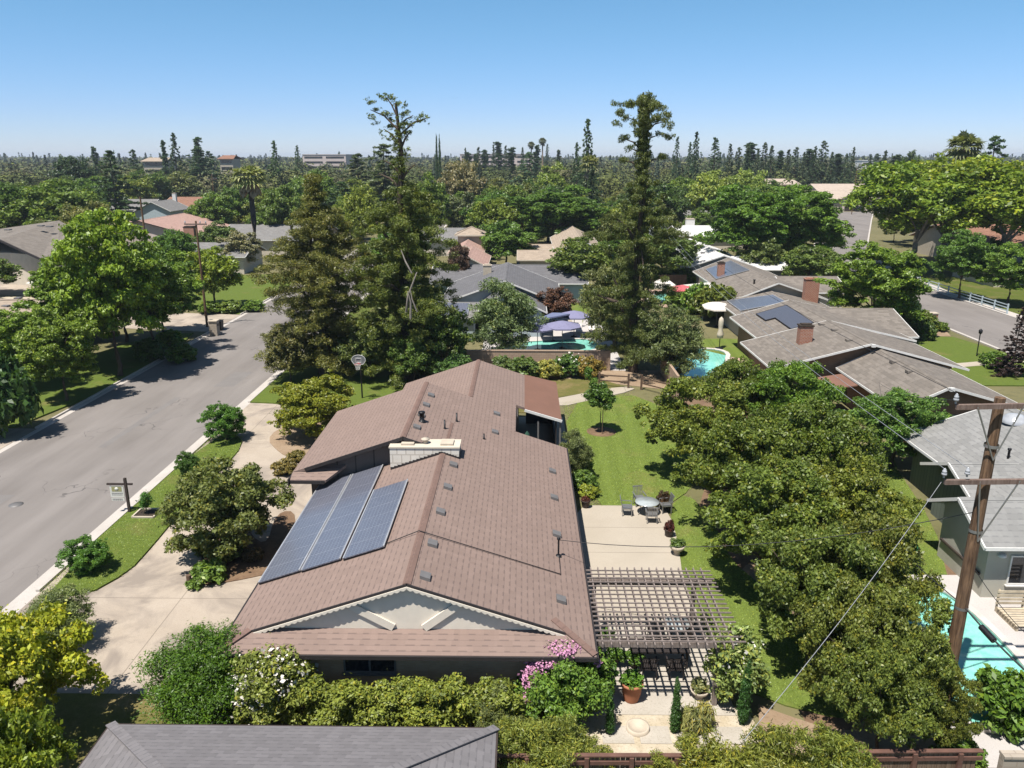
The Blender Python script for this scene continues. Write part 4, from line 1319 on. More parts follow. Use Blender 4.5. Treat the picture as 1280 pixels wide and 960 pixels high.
def hip_block(root, x0, x1, y0, y1, ze, rise, over, wallm, roofm, trim=None, th=0.15, z0=0.0):
    w, d = x1 - x0, y1 - y0
    b = MB()
    if w >= d:
        k = d / 2
        a, c = (x0 + k, (y0 + y1) / 2, ze + rise), (x1 - k, (y0 + y1) / 2, ze + rise)
        b.slab([(x0, y0, ze), (x1, y0, ze), c, a], th)
        b.slab([(x1, y1, ze), (x0, y1, ze), a, c], th)
        b.slab([(x1, y0, ze), (x1, y1, ze), c], th)
        b.slab([(x0, y1, ze), (x0, y0, ze), a], th)
    else:
        k = w / 2
        a, c = ((x0 + x1) / 2, y0 + k, ze + rise), ((x0 + x1) / 2, y1 - k, ze + rise)
        b.slab([(x0, y0, ze), (x1, y0, ze), a], th)
        b.slab([(x1, y0, ze), (x1, y1, ze), c, a], th)
        b.slab([(x1, y1, ze), (x0, y1, ze), c], th)
        b.slab([(x0, y1, ze), (x0, y0, ze), a, c], th)
    wpart(root, b, 'roof', roofm)
    b = MB()
    up = Vector((0, 0, .03))
    for p, q in (((x0, y0, ze), a), ((x1, y1, ze), c), ((x1, y0, ze), c if w >= d else a), ((x0, y1, ze), a if w >= d else c), (a, c)):
        if (Vector(p) - Vector(q)).length > .3:
            b.obox(Vector(p) + up, Vector(q) + up, .26, .035)
    wpart(root, b, 'ridge_cap', roofm)
    b = MB()
    b.box(x0 + over, x1 - over, y0 + over, y1 - over, z0, ze - .02)
    wpart(root, b, 'wall', wallm)
    if trim is not None:
        b = MB()
        for q in ((x0, x1, y0 - .05, y0 - .003), (x0, x1, y1 + .003, y1 + .05), (x0 - .05, x0 - .003, y0, y1), (x1 + .003, x1 + .05, y0, y1)):
            b.box(*q, ze - .2, ze - .01)
        wpart(root, b, 'fascia', trim)


def chimney(root, x, y, z0, z1, w, d, mat, cap=None):
    b = MB()
    b.box(x - w / 2, x + w / 2, y - d / 2, y + d / 2, z0, z1)
    c = wpart(root, b, 'chimney', mat)
    b = MB()
    b.box(x - w / 2 - .06, x + w / 2 + .06, y - d / 2 - .06, y + d / 2 + .06, z1 + .002, z1 + .10)
    b.box(x - w / 2 + .12, x + w / 2 - .12, y - d / 2 + .12, y + d / 2 - .12, z1 + .102, z1 + .2)
    wpart(root, b, 'chimney_cap', cap or M['stone_pot'], c)


def solar(root, pts, mat, th=.05):
    b = MB()
    b.slab(pts, th)
    o = wpart(root, b, 'solar_panel_row', mat)
    b = MB()
    for i in range(len(pts)):
        b.obox(Vector(pts[i]) + Vector((0, 0, -.02)), Vector(pts[(i + 1) % len(pts)]) + Vector((0, 0, -.02)), .05, .07)
    wpart(root, b, 'panel_frame', M['fascia_dark'] if mat is M['solar_grey'] else M['alu'], o)


def small_vents(root, pts, name='roof_vent', s=.2, mat=None):
    for p in pts:
        b = MB()
        b.box(p[0] - s, p[0] + s, p[1] - s, p[1] + s, p[2] - .05, p[2] + .12)
        wpart(root, b, name, mat or M['greymetal'])


def pipe(root, p, r=.06, h=.45, mat=None):
    b = MB()
    b.lathe([(r, -.1), (r, h), (r * 1.6, h), (r * 1.5, h + .08), (0, h + .1)], p, 8)
    wpart(root, b, 'vent_pipe', mat or M['black'])


# ---- grey-roofed house at the bottom left ------------------------------------
h = thing('grey_roof_house', 'house with plain grey hipped shingle roof right beside the brown-roofed house', 'house', (-5.5, 13, 0))
hip_block(h, -11.5, -0.7, 8.6, 18.25, 2.75, 1.55, .6, M['sage'], M['roof_grey'], M['dark_brown'])

# ---- silver-roofed house at the right ----------------------------------------
h = thing('silver_roof_house', 'sage green house with silver grey shingle gables beside the near turquoise pool', 'house', (27, 36, 0))
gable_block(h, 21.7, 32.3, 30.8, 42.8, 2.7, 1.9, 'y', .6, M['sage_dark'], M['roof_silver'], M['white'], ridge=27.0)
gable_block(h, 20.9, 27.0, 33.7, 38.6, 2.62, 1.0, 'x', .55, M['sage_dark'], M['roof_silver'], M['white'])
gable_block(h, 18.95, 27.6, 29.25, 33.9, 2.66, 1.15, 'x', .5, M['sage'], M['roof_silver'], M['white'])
window(h, 'window', (21.15, 29.75, 1.35), 1.5, 1.35, '-y', mull=0, loc=h.location)
window(h, 'window', (24.2, 29.75, 1.35), 1.5, 1.35, '-y', mull=0, loc=h.location)
window(h, 'window', (21.45, 35.2, 1.3), 1.1, 1.0, '-x', mull=0, loc=h.location)
b = MB()
b.lathe([(.18, -.02), (.18, .05), (.14, .1), (0, .13)], (20.0, 29.73, 2.0), 10)
wpart(h, b, 'wall_lamp', M['white'])
dome = at_slope(1268, 527, 2.7 - 21.7 * 1.9 / 5.3, 1.9 / 5.3, 0)
b = MB()
b.lathe([(.62, -.05), (.62, .12), (.56, .16), (.5, .3), (.3, .42), (0, .46)], tuple(dome), 18)
wpart(h, b, 'skylight', M['porcelain'])
p = at_slope(1260, 573, 2.7 - 21.7 * 1.9 / 5.3, 1.9 / 5.3, 0)
pipe(h, tuple(p))
b = MB()      # pale timber sill board leaning along the lit wall
b.box(19.34, 19.42, 30.0, 33.2, 0.95, 1.05)
wpart(h, b, 'wall_ledge', M['dark_brown'])

# ---- taupe-roofed brick house -------------------------------------------------
h = thing('taupe_roof_house', 'tan brick house with broad taupe shingle roof, grey solar panels and square brick chimney', 'house', (26, 60, 0))
gable_block(h, 18.7, 33.4, 57.3, 66.0, 2.7, 1.95, 'y', .8, M['brick_tan'], M['roof_taupe'], M['white'], ridge=25.95)
gable_block(h, 20.3, 33.6, 66.0, 76.0, 2.9, 1.75, 'y', .7, M['brick_tan'], M['roof_taupe'], M['white'], ridge=26.0)
gable_block(h, 23.7, 32.0, 47.4, 57.6, 2.7, 1.5, 'y', .7, M['brick_tan'], M['roof_taupe'], M['white'], ridge=26.7)
gable_block(h, 26.0, 35.0, 68.4, 79.4, 2.7, 1.5, 'x', .6, M['brick_tan'], M['roof_taupe'], M['white'])
c = at_slope(1005, 428, 2.7 - 18.7 * 1.95 / 7.25, 1.95 / 7.25, 0)
chimney(h, c.x, c.y, 2.7, c.z + 1.35, 1.0, .75, M['brick_red'], M['soil'])
sl = (2.9 - 20.3 * 1.75 / 5.7 + .14, 1.75 / 5.7)
solar(h, [tuple(at_slope(px, py, *sl, 0)) for px, py in ((945, 392), (957, 400), (969, 397), (989, 411), (1017, 403), (983, 381))], M['solar_grey'])
small_vents(h, [tuple(at_slope(px, py, 2.7 - 18.7 * 1.95 / 7.25, 1.95 / 7.25, 0)) for px, py in ((1043, 413), (1061, 426), (1027, 406))], s=.22, mat=M['roof_taupe'])
small_vents(h, [tuple(at_slope(px, py, 2.7 - 23.7 * .5, .5, 0)) for px, py in ((1117, 453), (1137, 465))], s=.22, mat=M['roof_taupe'])
b = MB()
for x, z in ((26.0, 4.42), (26.7, 3.98)):
    y = 57.22 if x == 26.0 else 47.3
    b.box(x - .14, x + .14, y - .25, y - .07, z, z + .22)
wpart(h, b, 'ridge_beam_end', M['white'])
window(h, 'window', (27.4, 48.1, 1.5), 2.4, 1.2, '-y', loc=h.location)
window(h, 'window', (24.4, 52.0, 1.4), 1.6, 1.2, '-x', loc=h.location)
window(h, 'window', (21.2, 58.1, 1.5), 1.5, 1.1, '-y', loc=h.location)
b = MB()
b.slab([(21.3, 53.2, 2.25), (23.5, 53.2, 2.6), (23.5, 56.2, 2.6), (21.3, 56.2, 2.25)], .08)
for y in (53.3, 56.1):
    b.box(21.35, 21.43, y - .04, y + .04, 0, 2.2)
wpart(h, b, 'porch_awning', M['roof_flat'])

# ---- house with solar roofs behind it -----------------------------------------
h = thing('solar_roof_house', 'taupe roofed house with two blue solar arrays and white patio covers', 'house', (28, 98, 0))
gable_block(h, 23.6, 34.0, 87.0, 109.5, 2.7, 1.9, 'y', .7, M['cream'], M['roof_taupe'], M['white'], ridge=28.3)
gable_block(h, 21.8, 33.0, 79.2, 87.2, 2.45, 1.2, 'y', .6, M['cream'], M['roof_taupe'], M['white'], ridge=27.6)
gable_block(h, 31.0, 38.5, 92.5, 101.0, 2.6, 1.3, 'x', .5, M['cream'], M['roof_taupe'], M['white'])
chimney(h, 25.2, 100.6, 2.8, 5.0, .8, .7, M['brick_red'], M['soil'])
chimney(h, 31.4, 85.6, 2.6, 5.2, 1.5, .8, M['brick_red'], M['brick_red'])
k1 = 1.9 / 4.7
solar(h, pl([(24.4, 99.5), (27.9, 97.5), (27.9, 106.5), (24.8, 107.2)], 2.7 - 23.6 * k1 + .14, k1), M['solar'])
k2 = 1.2 / 5.8
solar(h, pl([(22.5, 80.4), (27.0, 80.2), (27.0, 84.6), (22.5, 86.2)], 2.45 - 21.8 * k2 + .14, k2), M['solar'])
b = MB()
b.slab([(20.6, 89.2, 2.45), (24.4, 89.2, 2.9), (24.4, 93.4, 2.9), (20.6, 93.4, 2.45)], .1)
b.slab([(19.8, 93.5, 2.5), (23.4, 93.5, 2.85), (23.4, 98.6, 2.85), (19.8, 98.6, 2.5)], .1)
wpart(h, b, 'patio_cover', M['metalroof'])
b = MB()
for x, y in ((20.7, 89.4), (20.7, 93.2), (20.0, 98.4), (23.6, 89.4)):
    b.box(x - .06, x + .06, y - .06, y + .06, 0, 2.36)
wpart(h, b, 'patio_cover_post', M['white'])
pipe(h, (26.6, 90.5, 3.9), .1)
window(h, 'window', (23.0, 79.8, 1.3), 1.4, 1.1, '-y', loc=h.location)

# ---- white-roofed houses ------------------------------------------------------
h = thing('white_roof_house', 'house with bright white coated roof and dark gable beyond the solar arrays', 'house', (30, 124, 0))
gable_block(h, 23.6, 33.6, 113.0, 137.0, 2.8, 1.7, 'y', .6, M['greywall'], M['roof_white'], M['white'], ridge=28.6)
gable_block(h, 30.0, 38.0, 112.0, 122.0, 2.6, 1.3, 'x', .5, M['greywall'], M['roof_white'], M['white'])
small_vents(h, [(26.2, 128, 3.7), (27.2, 120, 4.0), (30.6, 124, 3.8), (27.0, 133.5, 4.0)], s=.35, mat=M['greymetal'])
h = thing('white_roof_house', 'small pale house with low white roof, seen above the nearest white roof', 'house', (38, 168, 0))
gable_block(h, 31.0, 45.0, 160.5, 174.0, 2.7, 1.5, 'x', .6, M['cream'], M['roof_white'], M['white'])
chimney(h, 35.5, 171, 3, 5.2, 1.8, 1.2, M['white'])

# ---- charcoal-roofed house in the centre ---------------------------------------
h = thing('charcoal_roof_house', 'pale blue grey house with charcoal roof and front gable behind the olive tree', 'house', (-1.5, 92, 0))
gable_block(h, -9.2, 4.4, 84.2, 99.5, 2.6, 2.6, 'y', .7, M['bluegrey'], M['roof_dark'], M['white'], ridge=-2.0)
gable_block(h, -4.8, 2.4, 79.2, 88.0, 2.7, 2.1, 'y', .5, M['bluegrey'], M['roof_dark'], M['white'], ridge=-2.0)
gable_block(h, -12.0, 8.2, 99.0, 110.5, 2.6, 1.6, 'x', .6, M['bluegrey'], M['roof_dark'], M['white'])
gable_block(h, -9.4, -4.6, 77.4, 84.6, 2.5, .9, 'x', .4, M['bluegrey'], M['roof_mid'], M['white'])
solar(h, [(-9.0, 77.7, 2.72), (-5.6, 77.7, 2.72), (-5.6, 80.5, 3.42), (-9.0, 80.5, 3.42)], M['solar'])
chimney(h, -4.4, 95.5, 3.2, 5.3, 1.0, .7, M['beige'], M['stone_pot'])
window(h, 'window', (-1.4, 79.7, 2.0), 1.8, 1.3, '-y', loc=h.location)

# ---- small far houses in the centre ---------------------------------------------
h = thing('tan_gable_house', 'tan roofed house with white trimmed gable and long low garage beyond charcoal roof', 'house', (5, 126, 0))
gable_block(h, 5.0, 13.2, 124.0, 150.0, 3.4, 2.2, 'y', .5, M['greywall'], M['roof_tan'], M['white'])
gable_block(h, -1.0, 6.0, 121.5, 131.0, 2.7, 1.0, 'x', .4, M['beige'], M['roof_tan'], M['cream'])
gable_block(h, -1.5, 6.2, 133.0, 139.0, 3.0, .6, 'x', .3, M['white'], M['roof_tan'], M['white'])
h = thing('tile_roof_house', 'pink tiled house with small square lantern roof beyond the charcoal roof', 'house', (-8, 124, 0))
gable_block(h, -11.0, -5.2, 113.0, 126.0, 2.8, 1.5, 'y', .4, M['beige'], M['roof_pink'], M['cream'])
gable_block(h, -12.2, -6.4, 124.0, 136.0, 3.2, 1.5, 'y', .4, M['beige'], M['roof_pink'], M['cream'])
hip_block(h, -11.6, -6.2, 133.0, 138.4, 5.4, 1.2, .5, M['beige'], M['roof_tan'], M['cream'])
h = thing('mid_grey_house', 'house with mid grey roof glimpsed between the tall central trees', 'house', (-19, 155, 0))
gable_block(h, -26, -11, 148, 160, 3.0, 1.8, 'x', .5, M['cream'], M['roof_mid'], M['white'])
h = thing('mid_grey_house', 'pale walled house with grey roof glimpsed right of the second tall conifer', 'house', (52, 205, 0))
gable_block(h, 40, 52, 196, 210, 3.2, 1.8, 'x', .5, M['cream'], M['roof_mid'], M['white'])
h = thing('mid_grey_house', 'small white house left of the second tall conifer trunk', 'house', (26, 225, 0))
gable_block(h, 19, 31, 216, 228, 3.4, 1.6, 'x', .4, M['white'], M['roof_white'], M['white'])

# ---- houses at the left ---------------------------------------------------------
h = thing('tan_grey_roof_house', 'wide house with tan grey low roof and cream walls left of the big street tree', 'house', (-84, 124, 0))
b = MB()
E_ = [at_y(0, 299, 112), at_y(52, 323, 108), at_y(72, 323, 108), at_y(92, 300, 116), at_y(92, 286, 128), at_y(74, 275.5, 132), at_y(0, 286, 132)]
gable = [(p.x, p.y, p.z) for p in E_]
b.slab([gable[0], gable[1], gable[5], gable[6]], .25)
b.slab([gable[1], gable[2], gable[5]], .25)
b.slab([gable[2], gable[3], gable[4], gable[5]], .25)
b.slab([gable[0], gable[6], (gable[6][0] - 26, 132, gable[6][2]), (gable[0][0] - 26, 119, gable[0][2])], .25)
wpart(h, b, 'roof', M['roof_taupe'])
b = MB()
b.prism([(E_[0].x - 20, 114.5), (E_[0].x, 113.6), (E_[1].x - .4, 110), (E_[2].x - .8, 110), (E_[3].x - 1, 117), (E_[3].x - 1, 131), (E_[0].x - 20, 131)], 0, 4.6)
wpart(h, b, 'wall', M['cream'])
b = MB()
for i in range(2):
    b.obox(E_[i] + Vector((0, -.05, -.2)), E_[i + 1] + Vector((0, -.05, -.2)), .08, .32)
wpart(h, b, 'fascia', M['fascia_dark'])
for px, py in ((51, 282), (62, 283), (62, 297), (10, 287)):
    p = at_y(px, py, 122)
    small_vents(h, [(p.x, p.y, p.z - .05)], s=.4)
h = thing('pink_flat_roof_house', 'house with plain pinkish tan roof at the left edge across the street', 'house', (-52, 74, 0))
hip_block(h, -64.0, -45.6, 66.5, 83.6, 3.2, 1.3, .6, M['cream'], M['roof_tan'], M['cream'])
small_vents(h, [(-50.6, 75.0, 3.95), (-53.5, 81.5, 3.6)], s=.3)
h = thing('pink_tile_house', 'house with pink tiled gables and pale front wall behind the big street tree', 'house', (-80, 165, 0))
gable_block(h, -88.0, -62.0, 150.0, 172.0, 3.4, 3.0, 'y', .6, M['pinkish'], M['roof_pink'], M['fascia_dark'], ridge=-73)
gable_block(h, -92.0, -78.5, 141.0, 168.0, 3.2, 2.4, 'y', .6, M['pinkish'], M['roof_pink'], M['fascia_dark'])
h = thing('blue_house', 'small blue house with grey gable roof beyond the pink tiled roofs', 'house', (-112, 232, 0))
gable_block(h, -122.0, -106.0, 226.0, 238.0, 3.6, 2.6, 'x', .6, M['bluegrey'], M['roof_mid'], M['white'])
gable_block(h, -109.0, -98.5, 222.0, 236.0, 3.4, 2.6, 'y', .6, M['bluegrey'], M['roof_mid'], M['white'])
window(h, 'window', (-114, 226.6, 1.8), 3, 1.8, '-y', loc=h.location)
chimney(h, -103, 236, 3, 7.6, 1, 1, M['white'])
h = thing('brown_roof_house', 'low house with long brown roof right of the blue house', 'house', (-97, 252, 0))
gable_block(h, -112.0, -84.0, 245.0, 262.0, 3.2, 2.6, 'x', .8, M['beige'], M['roof_red'], M['beige'])
h = thing('grey_roof_house', 'long grey roofed house with orange brick chimney left of the palm', 'house', (-56, 140, 0))
gable_block(h, -62.5, -44.0, 124.0, 134.5, 2.8, 1.7, 'x', .6, M['cream'], M['roof_mid'], M['white'])
gable_block(h, -58.0, -38.0, 148.0, 166.0, 3.0, 2.2, 'x', .6, M['cream'], M['roof_mid'], M['white'])
chimney(h, -58.4, 138.5, 2.0, 6.2, 1.8, 1.4, M['brick_red'], M['soil'])
pipe(h, (-44.5, 152, 4.4), .25, .9)

# ---- right, beyond the second street ---------------------------------------------
h = thing('tile_roof_house', 'red brown tiled house with olive walls under the leaning right hand trees', 'house', (84, 148, 0))
gable_block(h, 76.0, 99.0, 140.0, 158.0, 3.2, 2.8, 'x', .7, M['beige'], M['roof_red'], M['cream'])
gable_block(h, 80.5, 91.0, 134.5, 150.0, 3.0, 2.2, 'y', .7, M['beige'], M['roof_red'], M['cream'])
window(h, 'window', (88.4, 135.3, 1.5), 2.2, 1.2, '-y', loc=h.location)
h = thing('porch_house', 'grey gable porch with white posts behind round hedges near the pale rail fence', 'house', (71, 119, 0))
gable_block(h, 66.2, 77.0, 114.0, 124.5, 2.7, 1.6, 'x', .9, M['cream'], M['roof_mid'], M['white'])
gable_block(h, 66.8, 71.0, 112.2, 119.0, 2.6, 1.2, 'y', .6, M['cream'], M['roof_mid'], M['white'])
h = thing('apartment_building', 'wide two storey beige building with balcony at the end of the far street', 'building', (118, 300, 0))
zb = at_y(1060, 226, 300).z
gable_block(h, 104.0, 148.0, 284.0, 306.0, 5.6, 3.0, 'x', 1.0, M['cream'], M['roof_beige'], M['cream'])
gable_block(h, 92.0, 122.0, 279.0, 292.0, 4.0, 2.6, 'x', .8, M['cream'], M['roof_beige'], M['cream'])
gable_block(h, 108.5, 116.5, 276.6, 286.0, 4.2, 2.1, 'y', .8, M['pinkish'], M['roof_beige'], M['roof_red'])
b = MB()
b.box(122.4, 146.0, 281.4, 284.6, 3.0, 3.2)
b.box(122.4, 146.0, 281.2, 281.35, 3.2, 4.2)
for x in (122.6, 128.4, 134.2, 140.0, 145.8):
    b.box(x - .18, x + .18, 281.4, 281.75, 0, 3.0)
wpart(h, b, 'balcony', M['cream'])
for x in (125, 131, 137, 143):
    window(h, 'window', (x, 284.95, 4.4), 2.6, 1.4, '-y', loc=h.location)
for x in (97, 102, 106):
    window(h, 'window', (x, 279.75, 2.0), 2.6, 1.6, '-y', frame=M['dark_brown'], loc=h.location)
b = MB()
b.box(110.2, 114.8, 277.2, 277.36, 0, 3.0)
wpart(h, b, 'entrance', M['dark_brown'])
# far blocks on the skyline
def slab_block(name, label, pxl, pxr, pyt, Y, floors, hh, wallm, roofm, d=25, gab=False):
    a, c = at_y(pxl, pyt, Y), at_y(pxr, pyt, Y)
    r = thing(name, label, 'building', ((a.x + c.x) / 2, Y, 0))
    zt = a.z
    b = MB()
    b.box(a.x, c.x, Y, Y + d, 0, zt - (1.8 if gab else .02))
    wpart(r, b, 'wall', wallm)
    b = MB()
    if gab:
        b.slab([(a.x - 1, Y - 1, zt - 1.8), (c.x + 1, Y - 1, zt - 1.8), (c.x, Y + d / 2, zt), (a.x, Y + d / 2, zt)], .3)
        b.slab([(a.x, Y + d / 2, zt), (c.x, Y + d / 2, zt), (c.x + 1, Y + d + 1, zt - 1.8), (a.x - 1, Y + d + 1, zt - 1.8)], .3)
    else:
        b.box(a.x - .3, c.x + .3, Y - .3, Y + d, zt, zt + .4)
    wpart(r, b, 'roof', roofm)
    for i in range(floors):
        b = MB()
        z1 = zt - (2.6 if gab else 1.2) - i * hh
        n = max(1, int((c.x - a.x) / 14))
        w = (c.x - a.x) / n
        for k in range(n):
            b.box(a.x + k * w + w * .08, a.x + (k + 1) * w - w * .08, Y - .06, Y - .01, z1 - hh * .42, z1)
        wpart(r, b, 'window_band', M['glass'])
    return r


slab_block('office_building', 'pale pink four storey office block behind the skyline cypresses', 575, 668, 193, 640, 4, 3.6, M['pinkish'], M['pinkish'], 30)
slab_block('office_building', 'pale pink office block seen left of the scraggly topped conifer', 378, 432, 193.5, 620, 3, 3.6, M['pinkish'], M['pinkish'], 30)
slab_block('apartment_building', 'beige two storey building with dark windows on the left skyline', 178, 206, 197, 420, 2, 3.4, M['beige'], M['roof_tan'], 14, True)
slab_block('apartment_building', 'tan building with brown roof on the skyline above the blue house', 274, 290, 194, 430, 2, 3.4, M['beige'], M['roof_red'], 12, True)
slab_block('office_building', 'distant white block among trees on the right skyline', 1078, 1092, 201, 560, 1, 3.2, M['white'], M['white'], 12)
slab_block('apartment_building', 'grey low roof seen between treetops left of the beige building', 962, 998, 224, 300, 1, 3.2, M['beige'], M['roof_beige'], 14, True)

# ------------------------------------------------------------------ pools
def pool(label, poly, cope=.32, loc=None, wall=True):
    cx = sum(p[0] for p in poly) / len(poly)
    cy = sum(p[1] for p in poly) / len(poly)
    r = thing('swimming_pool', label, 'swimming pool', (cx, cy, 0))
    area = sum(poly[i][0] * poly[(i + 1) % len(poly)][1] - poly[(i + 1) % len(poly)][0] * poly[i][1] for i in range(len(poly)))
    if area < 0:
        poly = poly[::-1]
    n = len(poly)
    out = []
    for i in range(n):
        a, b_, c = Vector(poly[i - 1]), Vector(poly[i]), Vector(poly[(i + 1) % n])
        t = ((b_ - a).normalized() + (c - b_).normalized()).normalized()
        out.append(tuple(b_ + Vector((t.y, -t.x)) * cope))
    b = MB()
    b.face([(p[0], p[1], .045) for p in poly])
    wpart(r, b, 'water', M['pool'])
    b = MB()
    for i in range(n):
        j = (i + 1) % n
        b.prism([poly[i], poly[j], out[j], out[i]], -.05, .16)
    wpart(r, b, 'coping', M['coping'])
    b = MB()
    for i in range(n):
        j = (i + 1) % n
        p, q = poly[i], poly[j]
        t = (Vector(q) - Vector(p)).normalized()
        m = Vector((-t.y, t.x)) * .03
        b.prism([p, q, (q[0] + m.x, q[1] + m.y), (p[0] + m.x, p[1] + m.y)], 0, .12)
    wpart(r, b, 'tile_edge', M['poolwall'])
    return r


pool('turquoise pool behind the utility pole beside the silver-roofed house', smooth_poly([(18.3, 30.2), (17.0, 30.4), (15.6, 29.6), (14.6, 27.0), (14.0, 24.0), (14.0, 22.2), (15.5, 21.6), (17.6, 22.6), (18.5, 25.0)], 2), .3)
pool('turquoise pool ringed by lavender parasols behind the back wall', smooth_poly([(-1.6, 71.4), (6.8, 73.0), (7.6, 76.0), (6.6, 78.6), (2, 77.4), (-1.4, 76.6), (-2.2, 74)], 2), .4)
pool('turquoise pool with pink paving partly behind the orchard crowns', smooth_poly([(13.2, 63.8), (17.5, 64.2), (18.2, 69), (19.6, 73.6), (16.5, 74.6), (14.6, 71), (13.0, 67)], 2), .4)
pool('small far turquoise pool beside the red parasol', smooth_poly([(16.6, 99.4), (22.6, 100.4), (24.0, 104), (23.0, 107.6), (18.4, 106.6), (16.4, 103)], 2), .4)


# ------------------------------------------------------------------ parasols
def parasol(label, c, z, r, mat, n=8, tilt=(0, 0), rise=.5, group=None, offset=False, base=None):
    root = thing('parasol', label, 'parasol', (c[0], c[1], 0), group)
    T = Matrix.Translation((c[0], c[1], z)) @ Matrix.Rotation(tilt[0], 4, 'X') @ Matrix.Rotation(tilt[1], 4, 'Y')
    b = MB()
    top = T @ Vector((0, 0, rise))
    ring = [T @ Vector((r * math.cos(6.2832 * (k + .5) / n), r * math.sin(6.2832 * (k + .5) / n), 0)) for k in range(n)]
    low = [p + Vector((0, 0, -.13)) for p in ring]
    mid = [T @ Vector((.5 * r * math.cos(6.2832 * (k + .5) / n), .5 * r * math.sin(6.2832 * (k + .5) / n), rise * .56)) for k in range(n)]
    for k in range(n):
        j = (k + 1) % n
        b.face([mid[k], mid[j], top])
        b.face([ring[k], ring[j], mid[j], mid[k]])
        b.face([low[k], low[j], ring[j], ring[k]])
    wpart(root, b, 'canopy', mat)
    b = MB()
    bx = base or c
    b.tube([(bx[0], bx[1], 0), (bx[0], bx[1], z + (rise if base is None else .4))], .035, 8)
    if base is not None:
        b.tube([(bx[0], bx[1], z + .4), tuple(top)], .03, 8)
    wpart(root, b, 'pole', M['greymetal'])
    b = MB()
    b.lathe([(.32, 0), (.30, .06), (.06, .10), (.05, .2)], (bx[0], bx[1], .05), 12)
    wpart(root, b, 'base', M['black'])
    return root


g = 'lavender parasols by the central pool'
parasol('tilted slate blue square parasol leaning over the pool behind the back wall', (3.0, 77.8), 2.4, 2.3, M['navy'], 4, (-.28, -.18), .55)
p = at(672, 410, 2.2)
parasol('lavender parasol left of the others beside the olive tree', (p.x, p.y), 2.2, 1.6, M['purple'], 8)
p = at(703, 407, 2.3)
parasol('wide lavender parasol in the middle behind the tilted blue one', (p.x, p.y), 2.3, 1.9, M['purple'], 8)
p = at(718, 394, 2.3)
parasol('lavender parasol farthest back over the small lawn', (p.x, p.y), 2.3, 1.9, M['purple'], 8)
p = at(853, 361, 2.3)
parasol('red parasol beside the far pool', (p.x, p.y), 2.3, 1.9, M['redcanvas'], 8)
p = at(836, 358, 2.2)
parasol('white parasol left of the red parasol', (p.x - .6, p.y), 2.3, 2.2, M['canvas'], 4, rise=1.0)
p = at(58, 352, 2.4)
parasol('cream parasol with a dark gap under it left of the street trees', (p.x, p.y), 2.4, 2.3, M['canvas'], 6)
p = at(92, 355, 2.4)
parasol('cream parasol half hidden by the big street tree', (p.x, p.y), 2.4, 2.1, M['canvas'], 6)
p = at(897, 384, 2.2)
parasol('cream tilted parasol above shrubs beside the solar roofs', (p.x, p.y), 2.3, 1.7, M['canvas'], 8, (.1, 0))
# closed parasol
p = at(899, 436)
r = thing('closed_parasol', 'closed cream parasol standing on the pink pool paving', 'parasol', (p.x, p.y, 0))
b = MB()
b.lathe([(.03, 1.05), (.30, 1.12), (.33, 1.5), (.20, 1.9), (.24, 2.2), (.26, 2.7), (.20, 3.0), (.05, 3.15), (0, 3.2)], (p.x, p.y, 0), 12)
wpart(r, b, 'canopy', M['canvas_tan'])
b = MB()
b.tube([(p.x, p.y, 0), (p.x, p.y, 1.2)], .04, 8)
b.lathe([(.42, .03), (.4, .1), (.06, .14)], (p.x, p.y, 0), 12)
wpart(r, b, 'pole', M['black'])


# ------------------------------------------------------------------ pergola
PX0, PX1, PY0, PY1, PZ = 2.55, 7.0, 22.45, 27.1, 2.55
r = thing('pergola', 'dark timber pergola with crossing slats over the paved terrace', 'pergola', (4.8, 24.8, 0))
for x in (2.75, 6.55):
    for y in (22.75, 26.7):
        b = MB()
        b.box(x - .075, x + .075, y - .075, y + .075, .05, PZ - .2)
        wpart(r, b, 'post', M['trellis'])
for y in (22.75, 26.7):
    b = MB()
    b.box(PX0, PX1 + .2, y - .12, y - .07, PZ - .20, PZ)
    b.box(PX0, PX1 + .2, y + .07, y + .12, PZ - .20, PZ)
    wpart(r, b, 'beam', M['trellis'])
for k in range(16):
    x = PX0 + .1 + k * .284
    b = MB()
    b.box(x - .022, x + .022, PY0 - .15, PY1 + .25, PZ + .002, PZ + .135)
    wpart(r, b, 'rafter', M['trellis'])
for k in range(17):
    y = PY0 + .02 + k * .285
    b = MB()
    b.box(PX0 - .1, PX1 + .35 - .008 * k, y - .02, y + .02, PZ + .137, PZ + .182)
    wpart(r, b, 'slat', M['trellis'])


# ------------------------------------------------------------------ furniture
def chair(label, c, rot, group, mat=M['wicker'], s=1.0, name='garden_chair'):
    root = thing(name, label, 'chair', (c[0], c[1], c[2]), group)
    root.rotation_euler = (0, 0, rot)
    root.scale = (s, s, s)

    def part(b, nm, m=mat):
        o = b.build(nm, m)
        o.parent = root
    b = MB()
    b.box(-.27, .27, -.26, .26, .40, .46)
    part(b, 'seat')
    b = MB()
    for k in range(7):
        x = -.24 + k * .08
        b.obox((x, .25, .46), (x, .36, .95), .03, .02)
    b.obox((-.28, .37, .95), (.28, .37, .95), .04, .05)
    part(b, 'backrest')
    for sx in (-1, 1):
        b = MB()
        b.obox((sx * .29, -.25, .64), (sx * .29, .30, .66), .05, .03)
        b.obox((sx * .29, -.24, .42), (sx * .29, -.24, .64), .03, .03)
        part(b, 'armrest')
        for yy in (-.23, .24):
            b = MB()
            b.obox((sx * .25, yy, 0), (sx * .25, yy, .40), .04, .04)
            part(b, 'leg')
    return root


